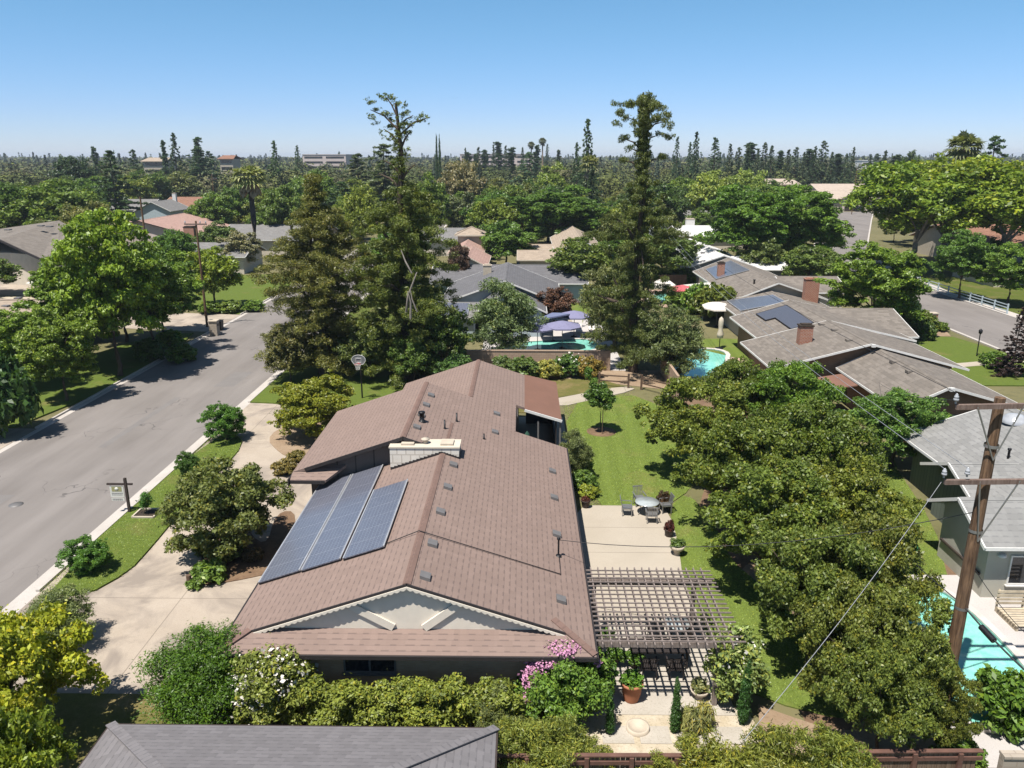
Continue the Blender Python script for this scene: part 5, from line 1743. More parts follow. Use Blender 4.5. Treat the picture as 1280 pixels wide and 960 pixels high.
r = thing('dining_table', 'long dark wicker table under the near edge of the pergola', 'table', (5.0, 24.9, .06))
b = MB()
b.box(4.0, 6.1, 24.6, 25.5, .74, .80)
wpart(r, b, 'tabletop', M['wicker'])
for x in (4.1, 6.0):
    for y in (24.7, 25.4):
        b = MB()
        b.box(x - .04, x + .04, y - .04, y + .04, .06, .74)
        wpart(r, b, 'leg', M['wicker'])
chair('dark wicker armchair at the near left of the pergola table', (4.55, 24.25, .06), math.pi, 'wicker chairs under the pergola')
chair('dark wicker armchair at the near right of the pergola table', (5.5, 24.25, .06), math.pi, 'wicker chairs under the pergola')
chair('dark wicker chair on the far side of the pergola table', (4.95, 25.85, .06), 0, 'wicker chairs under the pergola')
# small round table under the pergola
r = thing('round_table', 'small round glass table with metal legs under the middle of the pergola', 'table', (6.0, 26.6, .06))
b = MB()
b.lathe([(0, .74), (.5, .74), (.5, .71), (0, .71)], (6.0, 26.6, 0), 20)
wpart(r, b, 'tabletop', M['glass_pale'])
b = MB()
for k in range(4):
    q = k * 1.571 + .6
    b.tube([(6.0 + .15 * math.cos(q), 26.6 + .15 * math.sin(q), .70), (6.0 + .38 * math.cos(q), 26.6 + .38 * math.sin(q), .06)], .02, 6)
wpart(r, b, 'leg', M['black'])
chair('black metal chair left of the small round table under the pergola', (5.2, 26.7, .06), 1.6, 'metal chairs under the pergola', M['black'])
chair('black metal chair right of the small round table under the pergola', (6.75, 26.7, .06), -1.4, 'metal chairs under the pergola', M['black'])
# patio table at the edge of the lawn
tc = at(808, 643)
r = thing('patio_table', 'round glass topped patio table at the lawn edge in tree shade', 'table', (tc.x, tc.y, .066))
b = MB()
b.lathe([(0, .74), (.62, .74), (.62, .71), (0, .71)], (tc.x, tc.y, 0), 24)
wpart(r, b, 'tabletop', M['glass_pale'])
b = MB()
for k in range(4):
    q = k * 1.571 + .4
    b.tube([(tc.x + .5 * math.cos(q), tc.y + .5 * math.sin(q), .70), (tc.x + .3 * math.cos(q), tc.y + .3 * math.sin(q), .35), (tc.x + .5 * math.cos(q), tc.y + .5 * math.sin(q), .066)], .02, 6)
wpart(r, b, 'leg', M['steel'])
for lab, dx, dy, ro in (('grey metal patio chair left of the glass patio table', -1.05, -.15, 1.5), ('grey metal patio chair on the near side of the glass patio table', .1, -1.0, 3.1), ('grey metal patio chair on the lawn side of the glass patio table', -.25, 1.0, .2), ('grey metal patio chair on the shaded side of the glass patio table', 1.0, .2, -1.4)):
    chair(lab, (tc.x + dx, tc.y + dy, .066), ro, 'metal chairs round the patio table', M['steel'], name='patio_chair')
# chairs at the near pool
p = at(1268, 790)
chair('grey metal chair on the deck beside the near pool', (20.2, 26.6, .03), 2.4, 'metal chairs beside the near pool', M['steel'], 1.1, name='patio_chair')
r = thing('pallet_bench', 'pale slatted timber pallet bench against the sage green wall', 'bench', (20.6, 28.4, .03))
b = MB()
for k in range(8):
    b.box(19.4, 21.7, 27.2 + k * .17, 27.31 + k * .17, .28, .31)
wpart(r, b, 'seat', M['pallet'])
b = MB()
for k in range(4):
    b.box(19.4, 21.7, 28.62, 28.66, .40 + k * .17, .50 + k * .17)
for x in (19.45, 20.5, 21.6):
    b.box(x, x + .07, 28.66, 28.71, .03, 1.05)
wpart(r, b, 'backrest', M['pallet'])
for x in (19.45, 20.5, 21.6):
    b = MB()
    b.box(x, x + .09, 27.25, 28.6, .03, .275)
    wpart(r, b, 'bearer', M['pallet'])


# ------------------------------------------------------------------ pots
def pot(label, c, r, h, mat, bowl=False, name='flower_pot'):
    root = thing(name, label, 'flower pot', c)
    b = MB()
    if bowl:
        b.lathe([(r * .45, 0), (r * .4, .06), (r * .35, h * .3), (r * .8, h * .6), (r, h), (r * .88, h), (r * .8, h * .85), (0, h * .85)], c, 18)
    else:
        b.lathe([(r * .62, 0), (r * .8, h * .4), (r * .86, h * .85), (r, h * .86), (r, h), (r * .85, h), (r * .8, h * .88), (0, h * .88)], c, 18)
    wpart(root, b, 'vessel', mat)
    b = MB()
    b.lathe([(r * .82, h * .9), (0, h * .92)], c, 14)
    wpart(root, b, 'soil', M['soil'])
    return root


POTS = []
for lab, px, py, rr, hh, mt, bowl in (('large terracotta pot with a leafy shrub on the gravel', 789, 874, .40, .72, 'terracotta', False),
                                      ('low cast stone bowl on the gravel beside the white flowered shrub', 874, 872, .34, .36, 'stone_pot', True),
                                      ('dark brown pot with a red plant where the lawn meets the patio', 732, 634, .27, .42, 'dark_brown', False),
                                      ('cast stone urn with white rim at the patio corner', 846, 693, .38, .50, 'stone_pot', True),
                                      ('dark pot holding a dark red shrub at the patio edge', 836, 670, .26, .40, 'dark_brown', False)):
    p = at(px, py, .066)
    pot(lab, tuple(p), rr, hh, M[mt], bowl)
    POTS.append(p)
for k, (x, y) in enumerate(((3.4, 24.9), (4.1, 24.75), (3.2, 26.0))):
    pot(('small dark pot against the house wall under the pergola', 'small dark pot under the pergola slats near its table', 'small dark pot under the far left corner of the pergola')[k], (x, y, .06), .2, .34, M['dark_brown'])
    POTS.append(Vector((x, y, .06)))
# round fountain basin near the fence
p = at(797, 913)
r = thing('basin', 'round pale stone basin ring on the gravel by the back fence', 'basin', (p.x, p.y, .04))
b = MB()
b.lathe([(.38, 0), (.38, .14), (.30, .14), (.28, .06), (0, .06)], (p.x, p.y, .04), 24)
wpart(r, b, 'bowl', M['stone_pot'])

# ------------------------------------------------------------------ sign, hoop, mailbox, stump
sp = at(162, 639.5, .1)
r = thing('sale_sign', 'dark timber sign post with a hanging white and gold panel on the kerb lawn', 'sign', tuple(sp))
b = MB()
b.box(sp.x - .06, sp.x + .06, sp.y - .06, sp.y + .06, .05, 2.0)
wpart(r, b, 'post', M['dark_brown'])
b = MB()
b.box(sp.x - .98, sp.x + .36, sp.y - .045, sp.y + .045, 1.62, 1.71)
wpart(r, b, 'arm', M['dark_brown'])
x0, x1, zt = sp.x - .86, sp.x - .14, 1.55
b = MB()
b.box(x0, x1, sp.y - .015, sp.y + .015, zt - .62, zt)
pa = wpart(r, b, 'panel', M['signwhite'])
b = MB()
yf = sp.y - .019
b.box(x0 + .10, x1 - .10, yf - .003, yf, zt - .30, zt - .03)
wpart(r, b, 'gold_field', M['signgold'], pa)
b = MB()
b.lathe([(.0, 0), (.10, 0), (.10, .004), (0, .004)], (0, 0, 0), 18)
o = b.build('round_emblem', M['signwhite'])
o.location = ((x0 + x1) / 2, yf - .004, zt - .16)
o.rotation_euler = (math.pi / 2, 0, 0)
o.parent = pa
b = MB()
random.seed(5)
for row, (zz, hh) in enumerate(((zt - .40, .055), (zt - .49, .035))):
    x = x0 + .08
    while x < x1 - .1:
        w = random.uniform(.03, .07)
        b.box(x, x + w, yf - .003, yf, zz - hh / 2, zz + hh / 2)
        x += w + .018
wpart(r, b, 'lettering', M['signgrey'], pa)
b = MB()
b.box(x0 + .02, x1 - .02, sp.y - .012, sp.y + .012, zt - .83, zt - .67)
rd = wpart(r, b, 'rider', M['signwhite'])
b = MB()
x = x0 + .07
while x < x1 - .12:
    w = random.uniform(.05, .09)
    b.box(x, x + w, sp.y - .017, sp.y - .013, zt - .80, zt - .70)
    x += w + .025
wpart(r, b, 'lettering', M['signgrey'], rd)
b = MB()
for x in (x0 + .06, x1 - .06):
    b.tube([(x, sp.y, 1.62), (x, sp.y, zt)], .008, 5)
    b.tube([(x, sp.y, zt - .62), (x, sp.y, zt - .67)], .008, 5)
wpart(r, b, 'hook', M['steel'])

hp = at(453, 499)
r = thing('basketball_hoop', 'basketball hoop with clear fan backboard on a dark pole beside the drive', 'basketball hoop', tuple(hp))
b = MB()
b.tube([(hp.x, hp.y, 0), (hp.x, hp.y, 3.2)], .06, 8)
b.tube([(hp.x, hp.y, 2.6), (hp.x, hp.y - .55, 3.3)], .04, 6)
b.tube([(hp.x, hp.y, 3.2), (hp.x, hp.y - .55, 3.6)], .04, 6)
wpart(r, b, 'pole', M['black'])
b = MB()
yb = hp.y - .6
pts = [(hp.x - .34, yb, 2.95), (hp.x + .34, yb, 2.95), (hp.x + .52, yb, 3.22)] + [(hp.x + .52 * math.cos(q), yb, 3.32 + .36 * math.sin(q)) for q in (.2, .6, 1.0, 1.57, 2.14, 2.54, 2.94)] + [(hp.x - .52, yb, 3.22)]
b.extrude(pts, (0, .03, 0))
bd = wpart(r, b, 'backboard', M['steel'])
b = MB()
for i in range(len(pts)):
    b.obox(Vector(pts[i]) + Vector((0, -.012, 0)), Vector(pts[(i + 1) % len(pts)]) + Vector((0, -.012, 0)), .035, .03)
for q in (((-.2, 3.1), (.2, 3.1)), ((-.2, 3.42), (.2, 3.42)), ((-.2, 3.1), (-.2, 3.42)), ((.2, 3.1), (.2, 3.42))):
    b.obox((hp.x + q[0][0], yb - .02, q[0][1]), (hp.x + q[1][0], yb - .02, q[1][1]), .04, .02)
wpart(r, b, 'board_frame', M['white'], bd)
b = MB()
ring = [(hp.x + .23 * math.cos(6.2832 * k / 16), yb - .38 + .23 * math.sin(6.2832 * k / 16), 3.05) for k in range(17)]
b.tube(ring, .012, 6, caps=False)
b.obox((hp.x, yb, 3.05), (hp.x, yb - .16, 3.05), .1, .03)
wpart(r, b, 'rim', M['redcanvas'])
b = MB()
for k in range(16):
    q, q2 = 6.2832 * k / 16, 6.2832 * (k + 1.5) / 16
    b.tube([(hp.x + .23 * math.cos(q), yb - .38 + .23 * math.sin(q), 3.04), (hp.x + .13 * math.cos(q2), yb - .38 + .13 * math.sin(q2), 2.62)], .008, 4)
    q2 = 6.2832 * (k - 1.5) / 16
    b.tube([(hp.x + .23 * math.cos(q), yb - .38 + .23 * math.sin(q), 3.04), (hp.x + .13 * math.cos(q2), yb - .38 + .13 * math.sin(q2), 2.62)], .008, 4)
wpart(r, b, 'net', M['white'])

mp = at(269, 419)
r = thing('mailbox_pillar', 'square stone mailbox pillar at the left kerb by a concrete drive', 'mailbox', tuple(mp))
b = MB()
b.box(mp.x - .4, mp.x + .4, mp.y - .4, mp.y + .4, 0, 1.5)
wpart(r, b, 'pillar', M['stone_wall'])
b = MB()
b.box(mp.x - .47, mp.x + .47, mp.y - .47, mp.y + .47, 1.5, 1.62)
wpart(r, b, 'pillar_cap', M['stone_pot'])
b = MB()
b.box(mp.x + .4, mp.x + .43, mp.y - .18, mp.y + .18, 1.0, 1.25)
wpart(r, b, 'letter_door', M['black'])
for px, py, lab in ((275, 413, 'dark wheeled bin beside the mailbox pillar at the drive mouth'),):
    p = at(px, py)
    r = thing('wheeled_bin', lab, 'bin', tuple(p))
    b = MB()
    b.mesh([(p.x - .28, p.y - .3, .06), (p.x + .28, p.y - .3, .06), (p.x + .28, p.y + .3, .06), (p.x - .28, p.y + .3, .06), (p.x - .34, p.y - .38, 1.0), (p.x + .34, p.y - .38, 1.0), (p.x + .34, p.y + .38, 1.0), (p.x - .34, p.y + .38, 1.0)], [(0, 3, 2, 1), (4, 5, 6, 7), (0, 1, 5, 4), (1, 2, 6, 5), (2, 3, 7, 6), (3, 0, 4, 7)])
    wpart(r, b, 'body', M['black'])
    b = MB()
    b.slab([(p.x - .36, p.y - .42, 1.06), (p.x + .36, p.y - .42, 1.06), (p.x + .36, p.y + .4, 1.12), (p.x - .36, p.y + .4, 1.12)], .05)
    wpart(r, b, 'lid', M['black'])
p = at(1162, 411)
r = thing('mailbox_pillar', 'red brick mailbox pillar on the kerb of the right hand street', 'mailbox', tuple(p))
b = MB()
b.box(p.x - .5, p.x + .5, p.y - .4, p.y + .4, .05, 1.7)
wpart(r, b, 'pillar', M['brick_red'])
b = MB()
b.box(p.x - .56, p.x + .56, p.y - .46, p.y + .46, 1.702, 1.8)
wpart(r, b, 'pillar_cap', M['stone_pot'])
b = MB()
b.box(p.x - 1.3, p.x - .55, p.y - .25, p.y + .25, .05, .7)
wpart(r, b, 'low_wing', M['brick_red'])
p = at(238, 733, .05)
r = thing('timber_post', 'short weathered timber post beside the drive planting bed', 'post', tuple(p))
b = MB()
b.tube([tuple(p + Vector((0, 0, -.05))), tuple(p + Vector((-.03, 0, .55)))], [.12, .11], 8)
wpart(r, b, 'stump', M['timber'])
p = at(1253, 420, .1)
r = thing('lamp_post', 'thin black garden lamp post by clipped round shrubs on the corner lawn', 'lamp', (42.4, 71.8, .1))
b = MB()
b.tube([(42.4, 71.8, .1), (42.4, 71.8, 2.2)], .05, 8)
wpart(r, b, 'post', M['black'])
b = MB()
b.lathe([(.06, 2.2), (.16, 2.3), (.18, 2.55), (.05, 2.68), (0, 2.72)], (42.4, 71.8, 0), 8)
wpart(r, b, 'lantern', M['black'])
# edging frame round the sapling on the kerb lawn
q = at(184, 642, .1)
r = thing('planter_edging', 'square pale stone edging round the kerb lawn sapling', 'edging', tuple(q))
b = MB()
for a0, a1 in (((-.55, -.5), (.55, -.5)), ((.55, -.5), (.55, .5)), ((.55, .5), (-.55, .5)), ((-.55, .5), (-.55, -.5))):
    b.obox((q.x + a0[0], q.y + a0[1], .13), (q.x + a1[0], q.y + a1[1], .13), .09, .1)
wpart(r, b, 'stone', M['stone_pot'])
b = MB()
b.box(q.x - .5, q.x + .5, q.y - .45, q.y + .45, .06, .125)
wpart(r, b, 'soil', M['soil'])
# air conditioner by the brick wall, and small blue play tent far back, toys on the narrow lawn
p = at(640, 872, 0)
r = thing('air_conditioner', 'dark boxed air conditioner on a pale plinth against the brown brick wall', 'air conditioner', (p.x, 21.9, 0))
b = MB()
b.box(p.x - .55, p.x + .55, 21.6, 22.3, .15, .95)
wpart(r, b, 'casing', M['greymetal'])
b = MB()
b.lathe([(.34, .955), (.34, .98), (0, .98)], (p.x, 21.95, 0), 16)
wpart(r, b, 'fan_grille', M['black'])
b = MB()
b.box(p.x - .7, p.x + .7, 21.4, 22.4, 0, .149)
wpart(r, b, 'plinth', M['pavers'])
p = at(1163, 662)
r = thing('sandbox', 'green plastic turtle sandbox on the narrow lawn beside the sage house', 'toy', (18.3, 34.1, .05))
b = MB()
b.lathe([(0, .25), (.35, .23), (.55, .14), (.62, .0)], (18.3, 34.1, .05), 14)
wpart(r, b, 'shell', M['greenplastic'])
b = MB()
b.lathe([(0, .16), (.12, .14), (.16, .06), (.12, 0)], (17.6, 33.9, .05), 10)
wpart(r, b, 'turtle_head', M['greenplastic'])
r = thing('folding_chair', 'pale folded garden chair on the lawn beside the sage wall', 'chair', (18.5, 36.3, .05))
b = MB()
b.obox((18.3, 36.2, .05), (18.7, 36.5, .85), .4, .03)
b.obox((18.7, 36.2, .05), (18.4, 36.5, .8), .4, .03)
wpart(r, b, 'frame', M['white'])
p = at(719, 367)
r = thing('play_tent', 'small blue canvas tent on the little lawn beside the charcoal roof', 'tent', (p.x, p.y, 0))
b = MB()
b.extrude([(p.x - 1.2, p.y - .8, .05), (p.x + 1.2, p.y - .8, .05), (p.x, p.y - .8, 1.5)], (0, 1.8, 0))
wpart(r, b, 'canvas', M['blueplastic'])
# closed green market parasol in the courtyard
r = thing('closed_parasol', 'closed dark green parasol standing in the shaded courtyard notch', 'parasol', (0.1, 42.6, .05))
b = MB()
b.lathe([(.05, .5), (.42, .55), (.30, 1.4), (.12, 2.3), (0, 2.45)], (.25, 43.6, .05), 10)
wpart(r, b, 'canopy', M['greenpaint'])
b = MB()
b.tube([(.25, 43.6, .05), (.25, 43.6, .6)], .03, 6)
b.lathe([(.25, 0), (.25, .08), (0, .1)], (.25, 43.6, .05), 10)
wpart(r, b, 'pole', M['black'])
# loungers by the central pool
for k, (x, y) in enumerate(((5.9, 81.6), (7.3, 82.4))):
    r = thing('sun_lounger', ('white sun lounger at the left beyond the central pool', 'white sun lounger at the right beyond the central pool')[k], 'sun lounger', (x, y, 0))
    b = MB()
    b.obox((x, y - .8, .35), (x, y + .4, .35), .65, .06)
    wpart(r, b, 'seat', M['canvas'])
    b = MB()
    b.obox((x, y + .4, .36), (x, y + 1.0, .8), .65, .06)
    wpart(r, b, 'backrest', M['canvas'])
    b = MB()
    for yy in (-.7, .4):
        b.box(x - .3, x - .25, y + yy, y + yy + .05, .03, .32)
        b.box(x + .25, x + .3, y + yy, y + yy + .05, .03, .32)
    wpart(r, b, 'leg', M['white'])


# ------------------------------------------------------------------ fences and walls
def board_fence(label, a, c, h=1.75, mat='fence', rail=True, posts=3):
    a, c = Vector(a), Vector(c)
    d = (c - a)
    L = d.length
    d.normalize()
    nrm = Vector((d.y, -d.x))
    r = thing('timber_fence', label, 'fence', (a.x, a.y, 0))
    b = MB()
    n = int(L / .145)
    rg = random.Random(int(L * 100))
    for k in range(n):
        p = a + d * (k * .145)
        q = p + d * .135
        z = h + rg.uniform(-.02, .02)
        t = nrm * .02
        b.prism([(p.x, p.y), (q.x, q.y), (q.x + t.x, q.y + t.y), (p.x + t.x, p.y + t.y)], 0.03, z)
    wpart(r, b, 'boards', M[mat])
    if rail:
        b = MB()
        o = nrm * .05
        for z in (h - .18, .5):
            b.obox((a.x + o.x, a.y + o.y, z), (c.x + o.x, c.y + o.y, z), .05, .12)
        o = nrm * .01
        b.obox((a.x + o.x, a.y + o.y, h + .045), (c.x + o.x, c.y + o.y, h + .045), .14, .035)
        wpart(r, b, 'rail', M['fence_red'])
        for k in range(posts):
            p = a + d * (L * (k + .5) / posts) + nrm * .07
            b = MB()
            b.box(p.x - .06, p.x + .06, p.y - .06, p.y + .06, 0, h + .02)
            wpart(r, b, 'post', M['fence_red'])
    return r


board_fence('brown board fence with red stained rails under the near orchard tree', (9.2, 18.6), (13.1, 18.7), 1.75, posts=3)
board_fence('red brown fence section seen through feathery shrubs by the gravel', (1.2, 18.35), (5.0, 18.4), 1.75, posts=3)
board_fence('short red brown fence piece beside the corner of the grey hipped roof', (-1.2, 18.3), (0.6, 18.32), 1.75, posts=2)
r = thing('block_wall', 'low tan block wall at the bottom right corner below the pool', 'wall', (16, 18.6, 0))
b = MB()
b.box(13.6, 19.5, 18.5, 18.7, 0, 1.7)
b.box(13.6, 19.5, 18.46, 18.74, 1.702, 1.78)
wpart(r, b, 'blocks', M['stone_wall'])
r = thing('block_wall', 'tan block wall between the back garden shrubs and the central pool', 'wall', (1, 66.4, 0))
b = MB()
b.box(-9.5, 7.6, 66.3, 66.5, 0, 1.75)
b.box(-9.5, 7.6, 66.26, 66.54, 1.752, 1.83)
wpart(r, b, 'blocks', M['block_tan'])
r = thing('block_wall', 'tan block wall stub beside the split rail fence and pool', 'wall', (11.8, 61, 0))
b = MB()
b.box(11.9, 12.1, 58.5, 66, 0, 1.75)
wpart(r, b, 'blocks', M['block_tan'])


def rail_fence(label, pts, h, mat, rails, pw=.12, cat='fence', name='rail_fence', rh=.1):
    r = thing(name, label, cat, (*pts[0], 0))
    for p in pts:
        b = MB()
        b.box(p[0] - pw / 2, p[0] + pw / 2, p[1] - pw / 2, p[1] + pw / 2, 0, h)
        wpart(r, b, 'post', mat)
    for z in rails:
        b = MB()
        for p, q in zip(pts, pts[1:]):
            b.obox((*p, z), (*q, z), .05, rh)
        wpart(r, b, 'rail', mat)


rail_fence('weathered two rail fence left of the garden path mouth', [(6.2, 61.4), (8.5, 60.9)], 1.25, M['timber'], (.55, 1.0), .15)
rail_fence('weathered two rail fence right of the garden path mouth', [(9.5, 60.6), (11.6, 58.4)], 1.25, M['timber'], (.55, 1.0), .15)
rail_fence('pale blue white ranch rail fence along the far kerb of the right street', [(57.4, 92.6 + 2.7 * k) for k in range(10)], 1.3, M['fence_pale'], (.45, .8, 1.15), .14)
r = thing('pool_fence', 'white fence panel between pink paving and taupe roof', 'fence', (20.4, 64.5, 0))
b = MB()
b.box(20.30, 20.36, 58.5, 66.5, .1, 1.5)
wpart(r, b, 'panel', M['white'])
for y in (58.6, 61.2, 63.8, 66.4):
    b = MB()
    b.box(20.22, 20.34, y, y + .12, 0, 1.6)
    wpart(r, b, 'post', M['white'])
r = thing('timber_fence', 'long grey board fence behind the far pool', 'fence', (14, 112, 0))
b = MB()
b.box(14, 23.2, 111.6, 111.7, 0, 1.9)
wpart(r, b, 'boards', M['timber'])


# ------------------------------------------------------------------ utility poles and wires
def insulator(root, p, sub=None, r=.08):
    b = MB()
    b.lathe([(.03, -.06), (.03, .02), (r, .03), (r * .95, .09), (r * .6, .10), (r * .85, .12), (r * .8, .17), (r * .5, .18), (r * .55, .22), (0, .26)], p, 12)
    wpart(root, b, 'insulator', M['porcelain'], sub)


UB = at(1178, 884)
ut = at_y(1250.5, 497, UB.y + .15)
r = thing('utility_pole', 'tall weathered brown utility pole leaning beside the near pool with two crossarms', 'utility pole', tuple(UB))
b = MB()
mid = UB.lerp(ut, .5)
b.tube([tuple(UB), tuple(UB.lerp(ut, .25)), tuple(mid), tuple(UB.lerp(ut, .75)), tuple(ut)], [.225, .21, .195, .175, .155], 14)
wpart(r, b, 'pole', M['pole'])
A1l, A1r = at_y(1190, 506, UB.y + .02), at_y(1345, 503, UB.y + .02)
A2l, A2r = at_y(1176, 599, UB.y + .02), at_y(1345, 597.5, UB.y + .02)
arms = []
for q0, q1 in ((A1l, A1r), (A2l, A2r)):
    b = MB()
    b.obox(q0 + Vector((0, -.22, 0)), q1 + Vector((0, -.22, 0)), .12, .15)
    arms.append(wpart(r, b, 'crossarm', M['crossarm']))
for q, px, py in ((0, 1195, 501), (0, 1310, 499), (1, 1180, 594), (1, 1209, 593), (1, 1310, 592)):
    s = at_y(px, py, UB.y - .2)
    insulator(r, tuple(s + Vector((0, 0, -.02))), arms[q])
b = MB()
for t0, px, py in ((.60, 1225, 602), (.60, 1275, 601), (.85, 1222, 509), (.85, 1280, 507)):
    b.obox(UB.lerp(ut, t0) + Vector((0, -.2, -.3)), at_y(px, py, UB.y - .25), .03, .04)
wpart(r, b, 'brace', M['steel'])
b = MB()
for t0 in (.86, .60, .35):
    p = UB.lerp(ut, t0)
    b.lathe([(.21, -.05), (.21, .05)], tuple(p), 14)
wpart(r, b, 'band', M['steel'])


def wire(label, a, c, sag, rad=.012, mat='wire', name='overhead_wire', n=14, group=None):
    a, c = Vector(a), Vector(c)
    b = MB()
    pts = []
    for k in range(n + 1):
        t = k / n
        p = a.lerp(c, t)
        p.z -= 4 * sag * t * (1 - t)
        pts.append(p)
    b.tube(pts, rad, 5)
    o = b.build(name, M[mat])
    tag(o, label, 'wire', group)
    return o


aL = at_y(1177, 602, UB.y - .1)
wire('pale twisted service cable running from the lower crossarm down over the orchard lawn', aL, at_y(930, 925, 15.5), .25, .009, 'wire_pale')
wire('dark service cable from the house roof mast to the leaning pole', mast + Vector((0, 0, .7)), UB.lerp(ut, .66), .7, .014)
lowp = UB.lerp(ut, .36)
wire('black telephone cable crossing the near pool below the crossarms', at_y(1085, 640, 32), lowp, .2, .018)
wire('black telephone cable with closure sagging to the right edge over the pool', lowp, at_y(1330, 880, UB.y - 4.0), .15, .03)
wire('thin black cable from the pole over the pool deck', UB.lerp(ut, .50), at_y(1330, 830, UB.y - 2.0), .35, .012)
wire('thin cable from the upper crossarm towards the taupe roof', at_y(1196, 500, UB.y - .1), (24.6, 52.5, 3.0), .3, .010)
for k, (px, py) in enumerate(((1196, 500), (1180, 594), (1209, 593))):
    s = at_y(px, py, UB.y - .2)
    wire(('high line from the upper left insulator away towards the far poles', 'line from the lower left insulator away towards the far poles', 'line from the second lower insulator away towards the far poles')[k], s + Vector((0, 0, .2)), (19.3 + .5 * k, 122.8, 9.6 + (0 if k else 2.0)), 1.6, .010, 'wire_pale' if k else 'wire')
r = thing('splice_closure', 'black cable splice closure hanging on the telephone cable over the pool', 'cable box', tuple(lowp))
q = lowp.lerp(at_y(1330, 880, UB.y - 4.0), .22)
q2 = lowp.lerp(at_y(1330, 880, UB.y - 4.0), .36)
b = MB()
b.tube([q + Vector((0, 0, -.12)), q2 + Vector((0, 0, -.16))], .10, 8)
wpart(r, b, 'casing', M['black'])


def far_pole(label, base, h, arms=(.92,), r0=.17, transformer=False, light=False):
    r = thing('utility_pole', label, 'utility pole', tuple(base))
    b = MB()
    b.tube([tuple(base), (base[0], base[1], h)], [r0, r0 * .7], 8)
    wpart(r, b, 'pole', M['pole'])
    for t in arms:
        b = MB()
        b.box(base[0] - 1.2, base[0] + 1.2, base[1] - .2, base[1] - .08, h * t - .07, h * t + .07)
        a = wpart(r, b, 'crossarm', M['crossarm'])
        for dx in (-1.1, .5, 1.1):
            insulator(r, (base[0] + dx, base[1] - .14, h * t + .12), a)
    if transformer:
        b = MB()
        b.lathe([(0, 0), (.32, .02), (.34, .1), (.34, 1.3), (.2, 1.42), (0, 1.44)], (base[0], base[1] - .5, h * .70), 12)
        wpart(r, b, 'transformer', M['porcelain'])
    if light:
        b = MB()
        b.tube([(base[0], base[1], h * .96), (base[0] + 1.2, base[1], h)], .05, 6)
        b.box(base[0] + 1.1, base[0] + 1.7, base[1] - .15, base[1] + .15, h - .06, h + .08)
        wpart(r, b, 'lamp_arm', M['steel'])


far_pole('brown utility pole with a grey transformer among the central trees', Vector((19.3, 121.0, 0)), at_y(811, 272, 121).z, (.55,), transformer=True)
PL = Vector((-34.8, 84.2, 0))
far_pole('tall brown utility pole behind the left kerb near the mailbox pillar', PL, at_y(252, 276, 84.2).z, (.97,), .15)
far_pole('leaning brown utility pole behind the big left street tree', Vector((at_y(182, 300, 128).x, 128, 0)), at_y(180, 246, 128).z, (), .2)
far_pole('street light pole at the end of the right hand far street', Vector((at_y(1064, 272, 262).x, 262, 0)), at_y(1066, 210, 262).z, (), .14, light=True)
far_pole('thin grey pole left of the fan palm', Vector((at_y(268, 250, 210).x, 210, 0)), at_y(268, 217, 210).z, (.9,), .15)
wire('long cable from the left pole across the street to the tall conifers', (PL.x + 1.1, PL.y - .14, 9.0), (-12.0, 70.0, 8.2), .7, .012)
wire('lower cable from the left pole across the street to the tall conifers', (PL.x + .5, PL.y - .14, 8.4), (-12.0, 70.0, 7.4), .7, .014)

# ------------------------------------------------------------------ cars
def car(label, c, rot, mat, pickup=False, s=1.0):
    r = thing('pickup_truck' if pickup else 'parked_car', label, 'pickup truck' if pickup else 'car', c)
    r.rotation_euler = (0, 0, rot)
    r.scale = (s, s, s)

    def part(b, nm, m, par=None):
        o = b.build(nm, m)
        o.parent = par or r
        return o
    b = MB()
    prof = [(-2.5, .35), (2.5, .35), (2.55, .7), (2.45, .95), (1.2, 1.05), (-2.5, 1.08), (-2.55, .7)]
    b.extrude([(x, -.88, z) for x, z in prof], (0, 1.76, 0))
    part(b, 'body', mat)
    b = MB()
    x0, x1 = (-.7, 1.3) if pickup else (-2.1, 1.3)
    b.mesh([(x0, -.84, 1.06), (x1, -.84, 1.06), (x1, .84, 1.06), (x0, .84, 1.06), (x0 + .25, -.70, 1.72), (x1 - .75, -.70, 1.72), (x1 - .75, .70, 1.72), (x0 + .25, .70, 1.72)], [(4, 5, 6, 7), (0, 1, 5, 4), (1, 2, 6, 5), (2, 3, 7, 6), (3, 0, 4, 7)])
    part(b, 'window', M['glass'])
    b = MB()
    b.box(x0 + .2, x1 - .7, -.72, .72, 1.722, 1.78)
    part(b, 'cab_roof', mat)
    for x in (-1.6, 1.6):
        for y in (-.86, .86):
            b = MB()
            b.tube([(x, y - .12, .36), (x, y + .12, .36)], .36, 14, smooth=False)
            w = part(b, 'wheel', M['rubber'])
    for y in (-.6, .6):
        b = MB()
        b.box(2.5, 2.56, y - .2, y + .2, .72, .88)
        part(b, 'headlight', M['glass_pale'])


p = at(225, 263, 0)
car('white pickup truck parked behind the pink tiled roofs', (p.x, p.y, 0), 0.15, M['carwhite'], True, 1.25)
p = at(1142, 280, 0)
car('dark car at the entrance of the beige building', (at_y(1063, 258, 279).x + 1.5, 277.0, 0), 1.57, M['black'])
p = at(1225, 283, 1)
car('silver car parked behind the red brown tiled roof', (95, 172, 0), .2, M['alu'])

# a bird far up in the sky
bp = at_y(567, 123.5, 60)
b = MB()
b.mesh([(0, .25, 0), (0, -.3, 0), (.06, 0, .03), (-.06, 0, .03), (.55, .05, .16), (-.55, .05, .16), (.5, -.1, .15), (-.5, -.1, .15)], [(0, 2, 1, 3), (2, 4, 6), (3, 7, 5), (0, 2, 1), (0, 1, 3)])
o = b.build('bird', M['bird'])
o.location = bp
o.scale = (.6, .6, .6)
tag(o, 'small dark bird flying high in the empty blue sky', 'bird')

